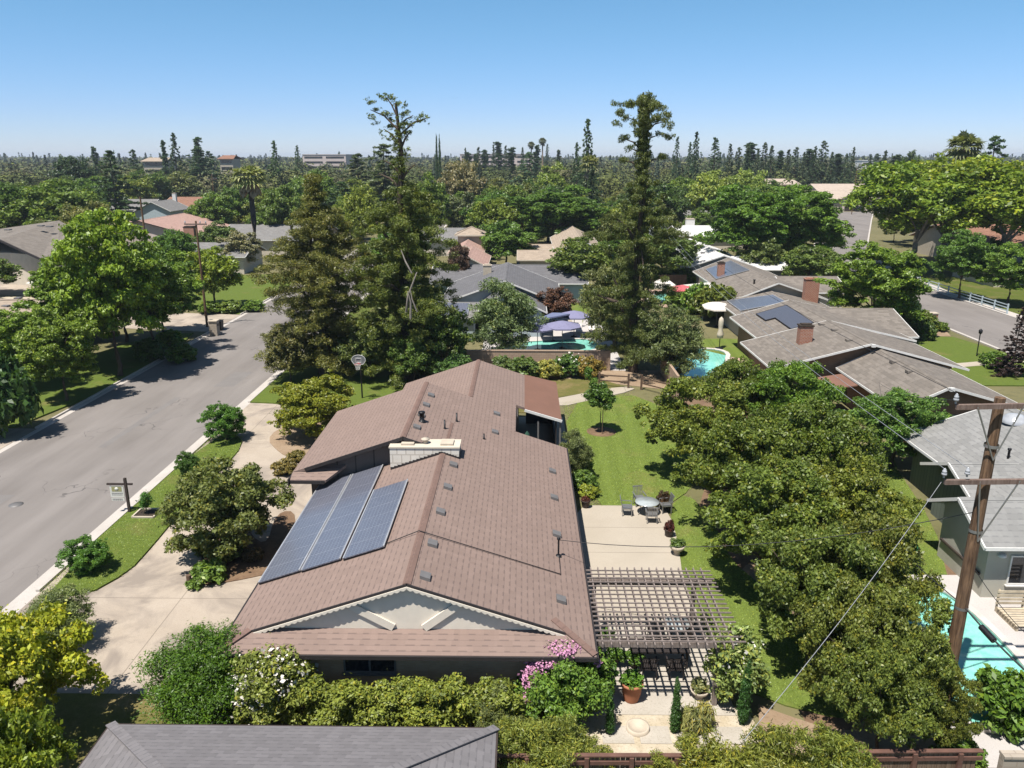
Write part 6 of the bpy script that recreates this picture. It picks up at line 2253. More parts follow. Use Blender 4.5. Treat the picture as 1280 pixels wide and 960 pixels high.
# ------------------------------------------------------------------ planting
random.seed(21)


def pix(x, y, z):
    c, s = math.cos(-YAW), math.sin(-YAW)
    x, y = x * c - y * s, x * s + y * c
    z -= CAM_H
    f = y * math.cos(PITCH) - z * math.sin(PITCH)
    u = y * math.sin(PITCH) + z * math.cos(PITCH)
    return 640 + FPX * x / f, 480 - FPX * u / f


def tp(kind, name, label, px, ymid, Y, ytop, wpx, color, group=None, var=None, cat='tree', hs=1.0, jitter=.1):
    x = at_y(px, ymid, Y).x
    h = max(1.5, at_y(px, ytop, Y).z) * hs
    return plant(kind, name, label, (x, Y, 0), h, wpx / 2 * Y * 1.03 / FPX, color, group, var, cat=cat, jitter=jitter)


# --- orchard row at the right of the lawn
orch = [(872, 528, 3.4, 3.3, 6.0, 'left end of the orchard row beside the lawn'), (930, 486, 3.4, 3.0, 5.6, 'orchard crown farthest back, close to the pink paving'),
        (992, 497, 3.4, 2.9, 5.6, 'brightest green orchard tree at the back beside the taupe roof'), (930, 585, 3.4, 3.3, 6.0, 'orchard tree over the shaded patio table'),
        (1005, 570, 3.4, 3.2, 6.1, 'orchard tree in the middle of the row by the narrow lawn'), (968, 650, 3.4, 3.0, 5.8, 'orchard tree whose left shade falls on the urn at the patio corner'),
        (1050, 630, 3.4, 2.9, 5.6, 'orchard tree leaning towards the narrow lawn'), (1022, 728, 3.4, 2.4, 5.4, 'orchard tree level with the pergola'),
        (1082, 705, 3.4, 2.4, 5.2, 'orchard tree opposite the sandbox on the narrow lawn'), (1070, 785, 3.2, 2.0, 4.8, 'orchard tree left of the pool with reddish tips'),
        (1138, 785, 3.0, 1.5, 4.3, 'orchard tree in front of the utility pole'), (1108, 850, 3.0, 1.7, 4.4, 'nearest orchard tree, right over the brown board fence'),
        (1188, 872, 2.4, .85, 3.3, 'small orchard tree at the foot of the utility pole')]
for i, (px, py, z, rr, hh, lab) in enumerate(orch):
    p = at(px, py, z)
    col = [(0.085, 0.094, 0.020), (0.070, 0.090, 0.019), (0.094, 0.098, 0.022)][i % 3]
    if i == 2:
        col = (0.070, 0.105, 0.018)
    if i >= 7:
        col = (0.092, 0.100, 0.026)
    plant('orchard', 'fruit_tree', lab + ', glossy dense crown', (p.x, p.y, 0), hh, rr, col, 'orchard trees beside the lawn', i)
p = at(1120, 545, 2.0)
plant('orchard', 'broadleaf_tree', 'dense dark green tree between the taupe roof and the silver roof', (p.x, p.y, 0), 4.6, 3.1, (0.062, 0.092, 0.022), var=2)

# --- street trees across the road
plant('street', 'street_tree', 'tallest bright green tree beside the left kerb, crown over the pink roofs', (-34.3, 63.8, 0), 13.8, 4.15, (0.098, 0.132, 0.018), var=0)
plant('street', 'street_tree', 'broad bright street tree shading the road near the mailbox pillar', (-34.9, 71.5, 0), 10.8, 3.9, (0.078, 0.112, 0.018), var=1)
plant('street', 'street_tree', 'smaller young street tree on the left lawn near the shrubs', (-34.8, 56.6, 0), 7.4, 2.7, (0.090, 0.120, 0.020), var=2)
plant('street', 'street_tree', 'street tree with dark crown behind the left utility pole', (-37.5, 79.5, 0), 8.5, 3.8, (0.062, 0.094, 0.018), var=3)
plant('street', 'street_tree', 'green tree set back behind the two big left kerb trees', (-39.6, 68.0, 0), 9.6, 3.9, (0.088, 0.120, 0.018), var=3)
plant('street', 'street_tree', 'green tree set back behind the small young left street tree', (-40.0, 60.2, 0), 6.6, 2.8, (0.092, 0.118, 0.02), var=0)
plant('street', 'street_tree', 'leafy tree left of the left utility pole, beyond the big kerb trees', (-40.2, 77.0, 0), 8.4, 3.6, (0.084, 0.116, 0.018), var=2)
plant('broad', 'broadleaf_tree', 'round yellow green tree on the far left lawn beyond the mailbox', (-38.0, 95, 0), 7.6, 3.8, (0.120, 0.135, 0.018), var=0)
plant('broad', 'broadleaf_tree', 'mauve flowered crape myrtle beside the palm trunk', (at_y(300, 305, 128).x, 128, 0), 6.6, 3.4, (0.15, 0.115, 0.085), var=1)
plant('broad', 'broadleaf_tree', 'olive green bush tree under the cream parasols', (-52, 92, 0), 4.2, 3.4, (0.08, 0.092, 0.022), var=2)
plant('broad', 'broadleaf_tree', 'small leafy tree right below the left cream parasol', (-50.5, 84.5, 0), 3.6, 2.8, (0.085, 0.092, 0.028), var=3)
plant('broad', 'broadleaf_tree', 'low leafy tree between the pink flat roof and the street tree', (-45, 77, 0), 3.6, 2.8, (0.075, 0.095, 0.025), var=4)
plant('broad', 'broadleaf_tree', 'low spreading tree at the left frame edge above the lawn', (-44.5, 63.5, 0), 4.4, 2.8, (0.055, 0.075, 0.022), var=5)
plant('broad', 'broadleaf_tree', 'low bush tree before the tan grey roof at the left edge', (-72, 104, 0), 5.2, 4.2, (0.07, 0.085, 0.022), var=1)
plant('broad', 'broadleaf_tree', 'dark bush tree at the left end of the near lawn', (-40.8, 53.5, 0), 3.4, 1.9, (0.04, 0.065, 0.02), var=3)

# --- trees round the brown-roofed house
random.seed(3)
p = at(290, 688)
plant('round', 'crape_myrtle', 'round crape myrtle with bronze tinted crown in the drive bed', tuple(p), 4.5, 2.75, (0.090, 0.088, 0.032), var=1)
p = at(394, 545)
plant('round', 'multi_stem_tree', 'low yellow olive spreading tree beside the garage wing', tuple(p), 4.2, 2.9, (0.130, 0.110, 0.016), var=3)
p = at(283, 551)
plant('round', 'small_tree', 'small round dark green tree on the kerb lawn near the second drive', tuple(p), 2.6, 1.4, (0.052, 0.092, 0.018), var=0)
p = at(112, 714)
plant('round', 'small_tree', 'small round green tree on the kerb lawn nearest the drive mouth', tuple(p), 1.6, 1.05, (0.050, 0.092, 0.018), var=2)
p = at(235, 594)
plant('round', 'small_tree', 'tiny dark green bush tree between the kerb and the crape myrtle', tuple(p), 1.4, .72, (0.045, 0.080, 0.020), var=4)
# young backyard tree and its stakes, sapling by the sign
cl = np.vstack([blob(.85, .9, 2.4, 14, .30, 31, inner=.3, jit=.3), np.array([(-.25, .5, 3.5, .3, .3, .42), (.05, .9, 4.2, .25, .25, .42), (-.5, .3, 3.0, .3, .3, .3), (.55, -.1, 3.1, .3, .3, .3)])])
ym = leaf_mesh('young_crown', cl, 5200, .10, 32, asp=.45, tip=.06)
tm = trunk_mesh('young_trunk', 3.9, .035, r1=.015)
proto('young', ym, tm, 4.4, 1.2)
p = at(750, 541)
yt = plant('young', 'young_tree', 'young staked tree in a mulch ring on the back lawn', tuple(p), None, None, (0.055, 0.095, 0.02))
for dx in (-.45, .0, .45):
    b = MB()
    b.tube([(dx, -.15, 0), (dx, -.15, 1.5)], .025, 6)
    o = b.build('stake', M['timber'])
    o.parent = yt
b = MB()
b.lathe([(1.0, .0), (1.0, .065), (0, .085)], (p.x + .1, p.y + .1, 0), 24)
tag(b.build('mulch_ring', M['mulch']), kind='structure')
p = at(184, 642, .1)
cl = np.array([(0, 0, .75, .32, .32, .3), (.15, .1, 1.0, .2, .2, .25), (-.2, -.05, .95, .2, .2, .2), (0, -.1, .5, .25, .25, .2)])
proto('sapling', leaf_mesh('sapling_crown', cl, 900, .07, 33, asp=.4), trunk_mesh('sapling_trunk', .9, .02, r1=.01), 1.2, .5)
plant('sapling', 'sapling', 'tiny sapling in a square stone edging by the sale sign', tuple(p), None, None, (0.045, 0.080, 0.02))
plant('olive', 'olive_tree', 'grey green olive tree in front of the charcoal roof and central pool', (-1.9, 71.6, 0), 7.3, 3.1, (0.105, 0.115, 0.065), var=0)
plant('olive', 'pine_tree', 'grey green drooping pine beside the split rail fence and pool', (12.4, 64.0, 0), 6.2, 2.7, (0.086, 0.090, 0.045), var=1)
plant('olive', 'pine_tree', 'grey brown bushy tree behind the second tall conifer', (9.0, 74.5, 0), 9.0, 3.4, (0.085, 0.085, 0.042), var=2)
plant('olive', 'shrub_tree', 'grey leaved slender shrub tree by the courtyard corner', (3.0, 42.0, 0), 3.1, .95, (0.100, 0.108, 0.055), var=2)
plant('broad', 'maple_tree', 'dark red leaved maple beside the charcoal roof', (3.4, 84.5, 0), 4.6, 2.3, (0.070, 0.034, 0.030), var=2)
plant('fir', 'purple_conifer', 'dark purple leaved tree at the right frame edge on the lawn', (41.6, 65.0, 0), 6.0, 1.5, (0.045, 0.022, 0.026), var=1)

# --- the three tall conifers
clA = np.vstack([whorls(14.8, 0.8, 4.8, lambda t: (.90 + .22 * math.sin(t * 11 + 1)) * (1 - t) ** .18, 130, 51, droop=.10, rise=.05, cr=.13, cmin=.38, flat=.6),
                 whorls(17.6, 12.0, 1.7, lambda t: (1.05 - t), 26, 54, cmin=.3), blob(3.6, 5.6, 7.6, 44, .9, 55, jit=.45, flat=.7, low=-.9)])
spA = sprays(clA, 5, .36, 52, flat=.7)
proto('redwood_a', leaf_mesh('conifer_crown', spA, 150000, .115, 53, asp=.24, tip=.16, up=.3, spread=.85), trunk_mesh('conifer_trunk', 17.2, .5, limbs_of(clA, 14, 12, 5, .8), r1=.07), 17.6, 4.9)
plant('redwood_a', 'redwood_tree', 'broad olive brown conifer left of the scraggly topped one', (-17.0, 65.0, 0), 16.6, 4.9, (0.088, 0.084, 0.032), rot=.4)


def prof_b(t):
    if t < .62: return .95 - .10 * t / .62 + .14 * math.sin(t * 23)
    if t < .74: return .85 - 5.4 * (t - .62)
    return .12


clB = np.vstack([whorls(21.5, 0.6, 4.3, prof_b, 130, 61, droop=.12, rise=.05, cr=.14, cmin=.34, flat=.6), blob(3.5, 5.0, 6.4, 40, .95, 66, jit=.42, flat=.75, low=-.9)])
rgB = np.random.default_rng(8)
keep = [c for c in clB if c[2] < 14.4 or (c[2] < 15.6 and rgB.random() < .5)]
rgt = np.random.default_rng(9)
skin = [(rgt.normal() * .22, rgt.normal() * .22, z) for z in np.arange(13.8, 20.2, .22)]
top = [(-1.6, 0, 21.5), (-1.0, 0, 22.0), (-.4, .1, 22.1), (0.1, 0, 21.5), (.5, 0, 20.9), (1.2, .2, 20.5), (1.9, .3, 20.6), (-1.9, .1, 20.7), (-.8, 0, 21.0), (.6, -.2, 20.1), (-.6, .3, 20.2), (.2, 0, 19.2), (-.3, .1, 18.4), (.1, 0, 17.5), (0, .2, 16.6), (.2, 0, 15.8), (.8, 0, 19.5), (-.9, 0, 19.5), (.4, 0, 18.0), (-.2, 0, 17.0)]
clB = np.array([tuple(c) for c in keep])
spB = np.vstack([sprays(clB, 5, .36, 62, flat=.7), sprays(np.array([(x + rgt.normal() * .15, y + rgt.normal() * .2, z + rgt.normal() * .18, .36, .36, .30) for x, y, z in top * 3]), 6, .12, 64), sprays(np.array([(x, y, z, .34 + .35 * max(0, (17 - z) / 3), .34 + .35 * max(0, (17 - z) / 3), .3) for x, y, z in skin]), 7, .13, 65)])
limb = limbs_of(clB, 12, 13, 7, .8) + [(-2.0, 0, 21.3, 19.8), (-.9, 0, 22.3, 20.6), (2.3, .3, 20.8, 19.4), (1.1, 0, 20.9, 20.0), (-1.1, .1, 19.9, 18.8), (.9, 0, 19.8, 18.2), (-1.2, 0, 17.6, 16.6), (1.1, .2, 17.3, 16.0), (-1.6, 0, 16.6, 15.4)]
proto('redwood_b', leaf_mesh('conifer_crown', spB, 150000, .115, 63, asp=.25, tip=.14, up=.35, spread=.85), trunk_mesh('conifer_trunk', 21.8, .52, limb, r1=.10), 22.4, 4.6)
cb = plant('redwood_b', 'redwood_tree', 'tallest conifer with thin scraggly bare top above the skyline', (-9.7, 63.6, 0), 22.5, 4.7, (0.080, 0.084, 0.025), rot=0)
b = MB()
for pts, rr in ((((.6, -3.9, 6.2), (.9, -4.5, 7.8), (1.6, -4.6, 9.6)), .10), (((1.0, -4.4, 6.0), (1.1, -4.7, 7.4), (.9, -4.6, 8.2)), .09), (((1.5, -4.5, 6.6), (1.2, -4.7, 7.6), (1.1, -4.6, 8.3)), .06), (((1.2, -4.4, 9.5), (.8, -4.5, 10.4), (.5, -4.3, 11.2)), .07)):
    b.tube(pts, [rr, rr * .8, rr * .4], 6)
o = b.build('dead_branch', M['deadwood'])
o.parent = cb


def prof_c(t):
    if t < .60: return .92 - .35 * t + .22 * math.sin(t * 28)
    if t < .70: return .50 - 2.2 * (t - .60)
    return .10


clC = whorls(22.0, 1.2, 5.0, prof_c, 120, 71, droop=.06, rise=.02, cr=.13, cmin=.34, flat=.42)
clC = np.array([c for c in clC if c[2] < 16.0 or (np.hypot(c[0], c[1]) < .9 and c[2] < 21.6)])
clC = np.vstack([clC, blob(2.3, 2.1, 20.2, 22, .42, 76, jit=.5, flat=.8), np.array([(2.1, .1, 19.9, .5, .5, .3), (1.5, 0, 18.9, .45, .45, .25), (-1.9, 0, 18.6, .4, .4, .22), (-1.2, 0, 17.9, .4, .4, .25), (2.0, 0, 17.2, .35, .35, .25), (-2.0, 0, 17.0, .25, .25, .2)])])
clC[:, 2] = np.minimum(clC[:, 2], 21.3 + .25 * np.cos(clC[:, 0] * 3))
spC = sprays(clC, 5, .34, 72, flat=.6)
proto('redwood_c', leaf_mesh('conifer_crown', spC, 140000, .115, 73, asp=.25, tip=.10, up=.4, spread=.8), trunk_mesh('conifer_trunk', 22.0, .48, limbs_of(clC, 14, 14, 9, .85) + [(2.1, .1, 19.9, 18.9), (1.5, 0, 18.9, 18.1), (-1.9, 0, 18.6, 17.6), (-1.2, 0, 17.9, 17.2), (2.0, 0, 17.2, 16.4), (-2.0, 0, 17.0, 16.2), (-1.7, .2, 20.2, 19.2), (1.5, -.3, 21.2, 20.2), (-1.2, -.3, 21.4, 20.4)], r1=.08), 22.7, 4.9)
plant('redwood_c', 'redwood_tree', 'tall layered conifer with tufted top right of centre', (9.6, 66.2, 0), 22.7, 3.8, (0.076, 0.078, 0.030), rot=0)
# dense understorey round their feet
for k, (x, y, hh, rr, c) in enumerate(((-6.8, 63.2, 6.4, 2.3, (0.055, 0.080, 0.02)), (-8.8, 61.0, 4.4, 2.0, (0.062, 0.088, 0.022)), (-12.8, 63.2, 5.2, 2.4, (0.07, 0.075, 0.028)), (-5.2, 60.2, 3.0, 1.6, (0.06, 0.088, 0.028)), (-19.2, 62.0, 4.8, 1.8, (0.07, 0.066, 0.03)))):
    plant('broad', 'understorey_tree', ('leafy tree against the right foot of the scraggly conifer', 'bushy tree before the scraggly conifer behind the garage wing', 'brownish bushy tree between the two left conifers', 'low bush tree behind the rear ridge of the brown roof', 'low brownish tree at the street side of the broad conifer')[k], (x, y, 0), hh, rr, c, var=k)

# --- shrubs and hedges near the camera
random.seed(9)


def bush_mesh(name, r, h, n, size, seed, asp=.5, tip=.12, cr=.33, k=34, per=6, up=.5, spiky=0):
    cl = blob(r, h / 2, h / 2, k, cr * r, seed, inner=.45, jit=.22, low=-.8)
    sp = sprays(cl, per, .17 * r + .05, seed + 1)
    if spiky:
        rg = np.random.default_rng(seed)
        ex = []
        for _ in range(spiky):
            a, q = rg.uniform(0, 6.28), rg.uniform(.1, .9) * r
            zz = h * (.75 + .28 * math.sqrt(max(0, 1 - (q / r) ** 2)))
            for s in range(3):
                ex.append((math.cos(a) * q, math.sin(a) * q, zz - .1 + s * .12, .06, .06, .12))
        sp = np.vstack([sp, np.array(ex)])
    me = leaf_mesh(name, sp, n, size, seed + 2, asp=asp, tip=tip, up=up)
    H_, R_ = extent(me)
    me.transform(Matrix.Diagonal((r / R_, r / R_, h / H_, 1)))
    return me


def flowers(parent, cl, n, size, seed, mat):
    me = leaf_mesh('blossom', np.asarray(cl), n, size, seed, shell=.85, asp=.8, mat=mat)
    o = bpy.data.objects.new('blossoms', me)
    COL.objects.link(o)
    o.parent = parent
    return o


p = at(268, 900)
shrub('round_shrub', 'large round dark green shrub beside the drive and brown roof corner', bush_mesh('round_shrub', 1.8, 3.15, 70000, .06, 801, asp=.32, spiky=90, up=.9, k=60, per=9), (p.x - .1, p.y + .2, 0), (0.044, 0.076, 0.008))
p = at(345, 905)
o = shrub('flowering_shrub', 'tall pale green shrub dotted with white flowers before the brick wall', bush_mesh('flowering_shrub', 1.35, 2.8, 26000, .066, 811), (p.x, p.y + .15, 0), (0.130, 0.130, 0.036))
flowers(o, [(0.2, -.1, 2.05, 1.0, 1.0, .7), (-.4, -.3, 1.5, .9, .9, .8)], 800, .07, 813, M['petal_white'])


def hedge_mesh(name, L, d, h, n, size, seed, asp=.5, rough=.25, tip=.12):
    rg = np.random.default_rng(seed)
    cl = []
    k = int(L / .30)
    for i in range(k):
        x = -L / 2 + L * (i + .5) / k
        hh = h * rg.uniform(1 - rough, 1 + rough * .5)
        for j in range(4):
            cl.append((x + rg.normal() * .1, rg.uniform(-.5, .5) * d * .7, hh * (j + .5) / 4, .34, .32, hh / 6))
        cl.append((x, rg.uniform(-.3, .3) * d, hh * .95, .22, .22, .2))
    return leaf_mesh(name, np.array(cl), n, size, seed + 1, asp=asp, tip=tip, up=.6)


p0, p1 = at(385, 905, .8), at(650, 905, .8)
hd = shrub('hedge', 'long clipped yellow green hedge between the brick wall and grey roof', hedge_mesh('hedge', p1.x - p0.x, 1.4, 1.85, 64000, .06, 821, rough=.12), ((p0.x + p1.x) / 2, p0.y + .35, 0), (0.120, 0.122, 0.028), cat='hedge')
p = at(703, 900)
o = shrub('flowering_shrub', 'rounded green shrub crowned with pink blossom at the house corner', bush_mesh('pink_shrub', 1.45, 2.75, 34000, .066, 831), (p.x, p.y - .1, 0), (0.075, 0.112, 0.022))
flowers(o, [(-.5, .1, 2.35, .55, .4, .22), (-1.05, -.1, 1.75, .28, .3, .5), (.0, .25, 2.72, .5, .4, .12), (-1.2, -.5, .9, .3, .3, .45), (-.8, .1, 2.1, .4, .3, .25), (1.1, .1, 2.2, .12, .12, .1)], 2600, .042, 833, M['petal_pink'])
# feathery row along the back fence
random.seed(12)
fe = [leaf_mesh('feathery_shrub', sprays(blob(.95, 1.0, 1.15, 22, .38, 841 + i, jit=.35), 7, .2, 845 + i), 20000, .066, 848 + i, asp=.2, tip=.2, up=.35, spread=.9) for i in range(3)]
fx = [(655, 925, .72, (0.125, 0.125, 0.040)), (700, 938, .8, (0.13, 0.13, 0.035)), (738, 948, .75, (0.135, 0.135, 0.035)), (785, 968, .62, (0.14, 0.135, 0.03)), (826, 958, .75, (0.15, 0.14, 0.03)), (868, 948, .8, (0.15, 0.135, 0.028)), (905, 948, .85, (0.155, 0.14, 0.028)), (945, 950, .9, (0.14, 0.13, 0.035)), (985, 945, .9, (0.13, 0.13, 0.035)), (1025, 945, .9, (0.125, 0.125, 0.035)), (625, 890, .75, (0.105, 0.108, 0.05)), (670, 960, 1.0, (0.13, 0.13, 0.035)), (880, 965, 1.1, (0.14, 0.13, 0.03)), (965, 968, 1.1, (0.13, 0.125, 0.03)), (1040, 965, 1.0, (0.115, 0.12, 0.03))]
for i, (px, py, s, c) in enumerate(fx):
    p = at(px, py, 1.2)
    shrub('feathery_shrub', 'feathery yellow green shrub in the row along the near back fence', fe[i % 3], (p.x, min(p.y, 18.15) - .2 if px > 745 else p.y, 0), c, (s, s, s * random.uniform(.9, 1.15)), random.uniform(0, 6), group='feathery shrubs along the near back fence')
# cypress columns
for lab, px, py, yt in (('slim dark cypress column nearest the pink flowered shrub', 762, 919, 862), ('slim dark cypress column between the terracotta pot and the basin', 843, 917, 847), ('slim dark cypress column at the lawn edge, rightmost of three', 928, 906, 826)):
    p = at(px, py)
    plant('cypress', 'cypress_tree', lab, tuple(p), at_y(px, yt, p.y).z, .15 if px < 800 else (.2 if px > 900 else .17), (0.030, 0.062, 0.018), 'cypress columns on the gravel')
p = at(893, 862)
o = shrub('flowering_shrub', 'pale climbing shrub with white flowers at the pergola corner', bush_mesh('pergola_shrub', .95, 3.0, 12000, .075, 851, tip=.3), (p.x + .45, p.y - .7, 0), (0.135, 0.150, 0.060))
flowers(o, [(0, 0, 1.9, .7, .7, .9)], 110, .06, 853, M['petal_white'])
p = at(737, 850)
o = shrub('climbing_plant', 'green climbing plant on the near left pergola post', bush_mesh('climber', .38, 2.2, 2600, .08, 861), (2.8, 22.6, 0), (0.05, 0.085, 0.018))
p = at(868, 912)
o = shrub('grassy_shrub', 'dry brownish grass tuft beside the middle cypress', leaf_mesh('grass_tuft', np.array([(0, 0, .35, .45, .4, .4), (.3, .1, .5, .3, .3, .4), (-.3, 0, .4, .3, .3, .35)]), 2600, .16, 871, asp=.12, vert=.7, tip=.3), tuple(p), (0.13, 0.115, 0.05))
# plants in pots
for i, (q, s, c) in enumerate(zip(POTS, (.32, .26, .2, .28, .22, .3, .3, .3), ((0.07, 0.12, 0.02), (0.13, 0.12, 0.06), (0.07, 0.02, 0.018), (0.075, 0.10, 0.03), (0.055, 0.014, 0.015), (0.06, 0.1, 0.02), (0.06, 0.1, 0.02), (0.06, 0.1, 0.02)))):
    if i == 0:
        pm = leaf_mesh('pot_plant', blob(1, .7, .75, 20, .35, 881, jit=.3), 2600, .13, 882)
    hp_ = (.66, .38, .38, .46, .36, .3, .3, .3)[i]
    shrub('pot_plant', ('leafy green shrub growing in the large terracotta pot', 'thin pale plant in the cast stone bowl', 'red leaved plant in the brown pot at the lawn edge', 'leafy plant in the white rimmed urn', 'dark red shrub in the patio edge pot', 'green plant in the small pot by the house wall', 'green plant in the small pot near the pergola table', 'green plant in the small pot in the far pergola corner')[i], pm, (q.x, q.y, q.z + hp_ - .1), c, (s, s, s * (1.6 if i == 4 else 1)), i, cat='plant')
p = at(796, 620)
shrub('red_shrub', 'dark red leaved shrub in shade behind the glass patio table', pm, (7.5, 38.3, 0), (0.045, 0.024, 0.016), (.34, .34, .6), 0)
# planting by the drive and along the house
bp_ = bush_mesh('bed_plant', .8, 1.0, 3600, .12, 891, k=16)
bush_small = bush_mesh('garden_bush', 1.0, 1.5, 6500, .12, 895, k=24)
for lab, px, py, s, c in (('bright green leafy plant at the front of the drive bed', 262, 725, .9, (0.085, 0.115, 0.028)), ('leafy plant with pale tips at the back of the drive bed', 283, 700, .95, (0.085, 0.105, 0.035)), ('dull green plant on the street side of the drive bed', 258, 690, .8, (0.075, 0.085, 0.035)), ('small plant at the tip of the drive bed beside the post', 243, 735, .45, (0.08, 0.11, 0.025)), ('reddish low plant under the crape myrtle', 316, 700, .6, (0.08, 0.055, 0.04))):
    p = at(px, py)
    shrub('bed_plant', lab, bp_, tuple(p), c, s, px, cat='plant')
for lab, px, py, s, hz, c in (('brown dry shrub at the corner of the garage wing', 357, 592, .75, .8, (0.125, 0.085, 0.035)), ('small rusty shrub beside the brown dry one', 372, 577, .6, .8, (0.11, 0.08, 0.03)),
                              ('round shrub with pink roses along the lawn side of the brown roof', 728, 610, .75, 1, (0.07, 0.10, 0.025)), ('low yellow shrub on the house border by the lawn', 735, 622, .55, .9, (0.15, 0.15, 0.025)), ('green shrub on the house border nearest the patio', 727, 596, .7, 1, (0.06, 0.09, 0.02)), ('clipped shrub in the sunny courtyard notch', 672, 568, .55, .8, (0.075, 0.10, 0.025)), ('small shrub on the courtyard slab edge', 684, 573, .4, .8, (0.075, 0.10, 0.025)),
                              ('round dark shrub first in the row against the tan block wall', 655, 472, 1.45, .85, (0.07, 0.09, 0.03)), ('yellow leaved shrub second in the row against the tan block wall', 684, 473, 1.15, .95, (0.19, 0.16, 0.05)), ('orange tinted shrub last in the row against the tan block wall', 735, 472, 1.15, 1.1, (0.15, 0.095, 0.03)), ('narrow green shrub left end of the tan block wall', 628, 470, 1.1, 1.1, (0.075, 0.09, 0.04)),
                              ('rounded dark shrub at the left street lawn edge', 12, 545, 2.0, 1.9, (0.035, 0.06, 0.02)), ('low spreading shrub beside the left kerb under the street trees', 228, 452, 1.3, .9, (0.055, 0.085, 0.018)), ('lime green low shrub beside the left kerb in shade', 215, 432, 1.2, .9, (0.085, 0.12, 0.02)), ('dark low shrub under the big left street tree', 190, 450, 1.4, 1.0, (0.05, 0.075, 0.02)), ('green low shrub under the small left street tree', 45, 462, 1.5, 1.1, (0.06, 0.085, 0.02)),
                              ('flowering low shrub left of the far left drive', 262, 392, 1.3, .8, (0.09, 0.12, 0.025)), ('flowering low shrub by the far left lawn', 290, 391, 1.3, .8, (0.10, 0.12, 0.03)), ('low shrub at the right end of the far left flower row', 318, 389, 1.2, .8, (0.085, 0.12, 0.025)),
                              ('clipped round shrub by the lamp post on the corner lawn', 1246, 462, 1.05, 1, (0.06, 0.09, 0.016)), ('second clipped round shrub by the corner lawn path', 1238, 456, .9, .9, (0.06, 0.09, 0.016)), ('low spreading shrub beside the brick mailbox pillar', 1173, 414, 1.0, .7, (0.08, 0.10, 0.02)), ('olive shrub at the back of the corner lawn', 1145, 420, 1.8, 1.1, (0.075, 0.085, 0.025)), ('small upright shrub at the corner lawn edge', 1157, 426, .9, 1.5, (0.05, 0.07, 0.02)), ('dark conical shrub by the end of the taupe roof', 1133, 420, 1.2, 2.4, (0.025, 0.04, 0.016)),
                              ('round glossy shrub beside the pool at the bottom right', 1258, 905, 1.15, 1.1, (0.065, 0.10, 0.018)), ('small green shrub at the corner of the pool deck', 1195, 955, .7, 1.0, (0.07, 0.10, 0.02)),
                              ('lime green feathery shrub beside the brick chimneys', 1032, 366, 2.0, 1.3, (0.12, 0.16, 0.02)), ('clipped oval hedge beside the grey gable porch', 1240, 345, 3.0, 1.3, (0.05, 0.085, 0.016)), ('low clipped hedge under the red brown tiled roof', 1235, 318, 4.0, 1.1, (0.055, 0.09, 0.016)),
                              ('leafy shrub with orange tips by the cream tilted parasol', 895, 400, 2.4, 1.2, (0.085, 0.09, 0.022)), ('bright leafy banana shrub left of the cream tilted parasol', 872, 392, 1.8, 1.4, (0.08, 0.12, 0.02)), ('green shrub on the far side of the small pool', 850, 385, 1.9, .9, (0.08, 0.11, 0.025))):
    p = at(px, py)
    shrub('garden_shrub', lab, bush_small, tuple(p), c, (s, s, s * hz), px)
p = at(712, 470)
o = shrub('rose_bush', 'green rose bush covered in white blooms before the tan block wall', bush_small, tuple(p), (0.055, 0.085, 0.025), (1.4, 1.3, 1.3), 1)
flowers(o, [(0, -.1, .85, 1.0, .9, .75)], 90, .075, 903, M['petal_white'])
shrub('hedge', 'clipped dark hedge behind the far pool in front of grey fence', hedge_mesh('hedge_far', 7.5, 1.6, 2.4, 6000, .2, 905), (21.0, 113.4, 0), (0.055, 0.085, 0.018), cat='hedge')
# banana plant at the bottom right corner
r = thing('banana_plant', 'banana plant with one long yellow green leaf at the bottom right', 'plant', (15.6, 17.9, 0))
b = MB()
for q, L in ((2.4, 1.9), (.4, 1.6), (4.2, 1.5), (5.4, 1.2)):
    prev = None
    for k in range(9):
        t = k / 8
        c = Vector((15.6 + math.cos(q) * L * t, 17.9 + math.sin(q) * L * t, 1.5 + .9 * t - 1.3 * t * t))
        w = Vector((-math.sin(q), math.cos(q), 0)) * (.26 * math.sin(math.pi * min(1, t * .92 + .08)) + .02)
        if prev:
            b.face([prev[0] - prev[1] + Vector((0, 0, .07)), prev[0], c, c - w + Vector((0, 0, .07))])
            b.face([prev[0], prev[0] + prev[1] + Vector((0, 0, .07)), c + w + Vector((0, 0, .07)), c])
        prev = (c, w)
o = wpart(r, b, 'leaf', LEAF)
o.color = (0.17, 0.21, 0.03, 1)
b = MB()
b.tube([(15.6, 17.9, 0), (15.6, 17.9, 1.55)], [.14, .09], 8)
wpart(r, b, 'stem', M['timber'])
# foreground yellow tree and neighbours at the bottom left
p = at(6, 842, 2.6)
plant('round', 'golden_tree', 'broad golden green tree at the bottom left by the drive', (p.x - .1, p.y, 0), 5.0, 2.35, (0.185, 0.178, 0.020), var=0, rot=2)
plant('round', 'golden_tree', 'lower golden tree at the bottom left shading the corner of grey roof', (-13.6, 15.7, 0), 5.2, 1.9, (0.125, 0.125, 0.018), var=2)
plant('olive', 'olive_tree', 'fine grey green olive behind the golden tree at the drive mouth', (-17.6, 25.8, 0), 2.4, 1.25, (0.090, 0.105, 0.050), var=1)

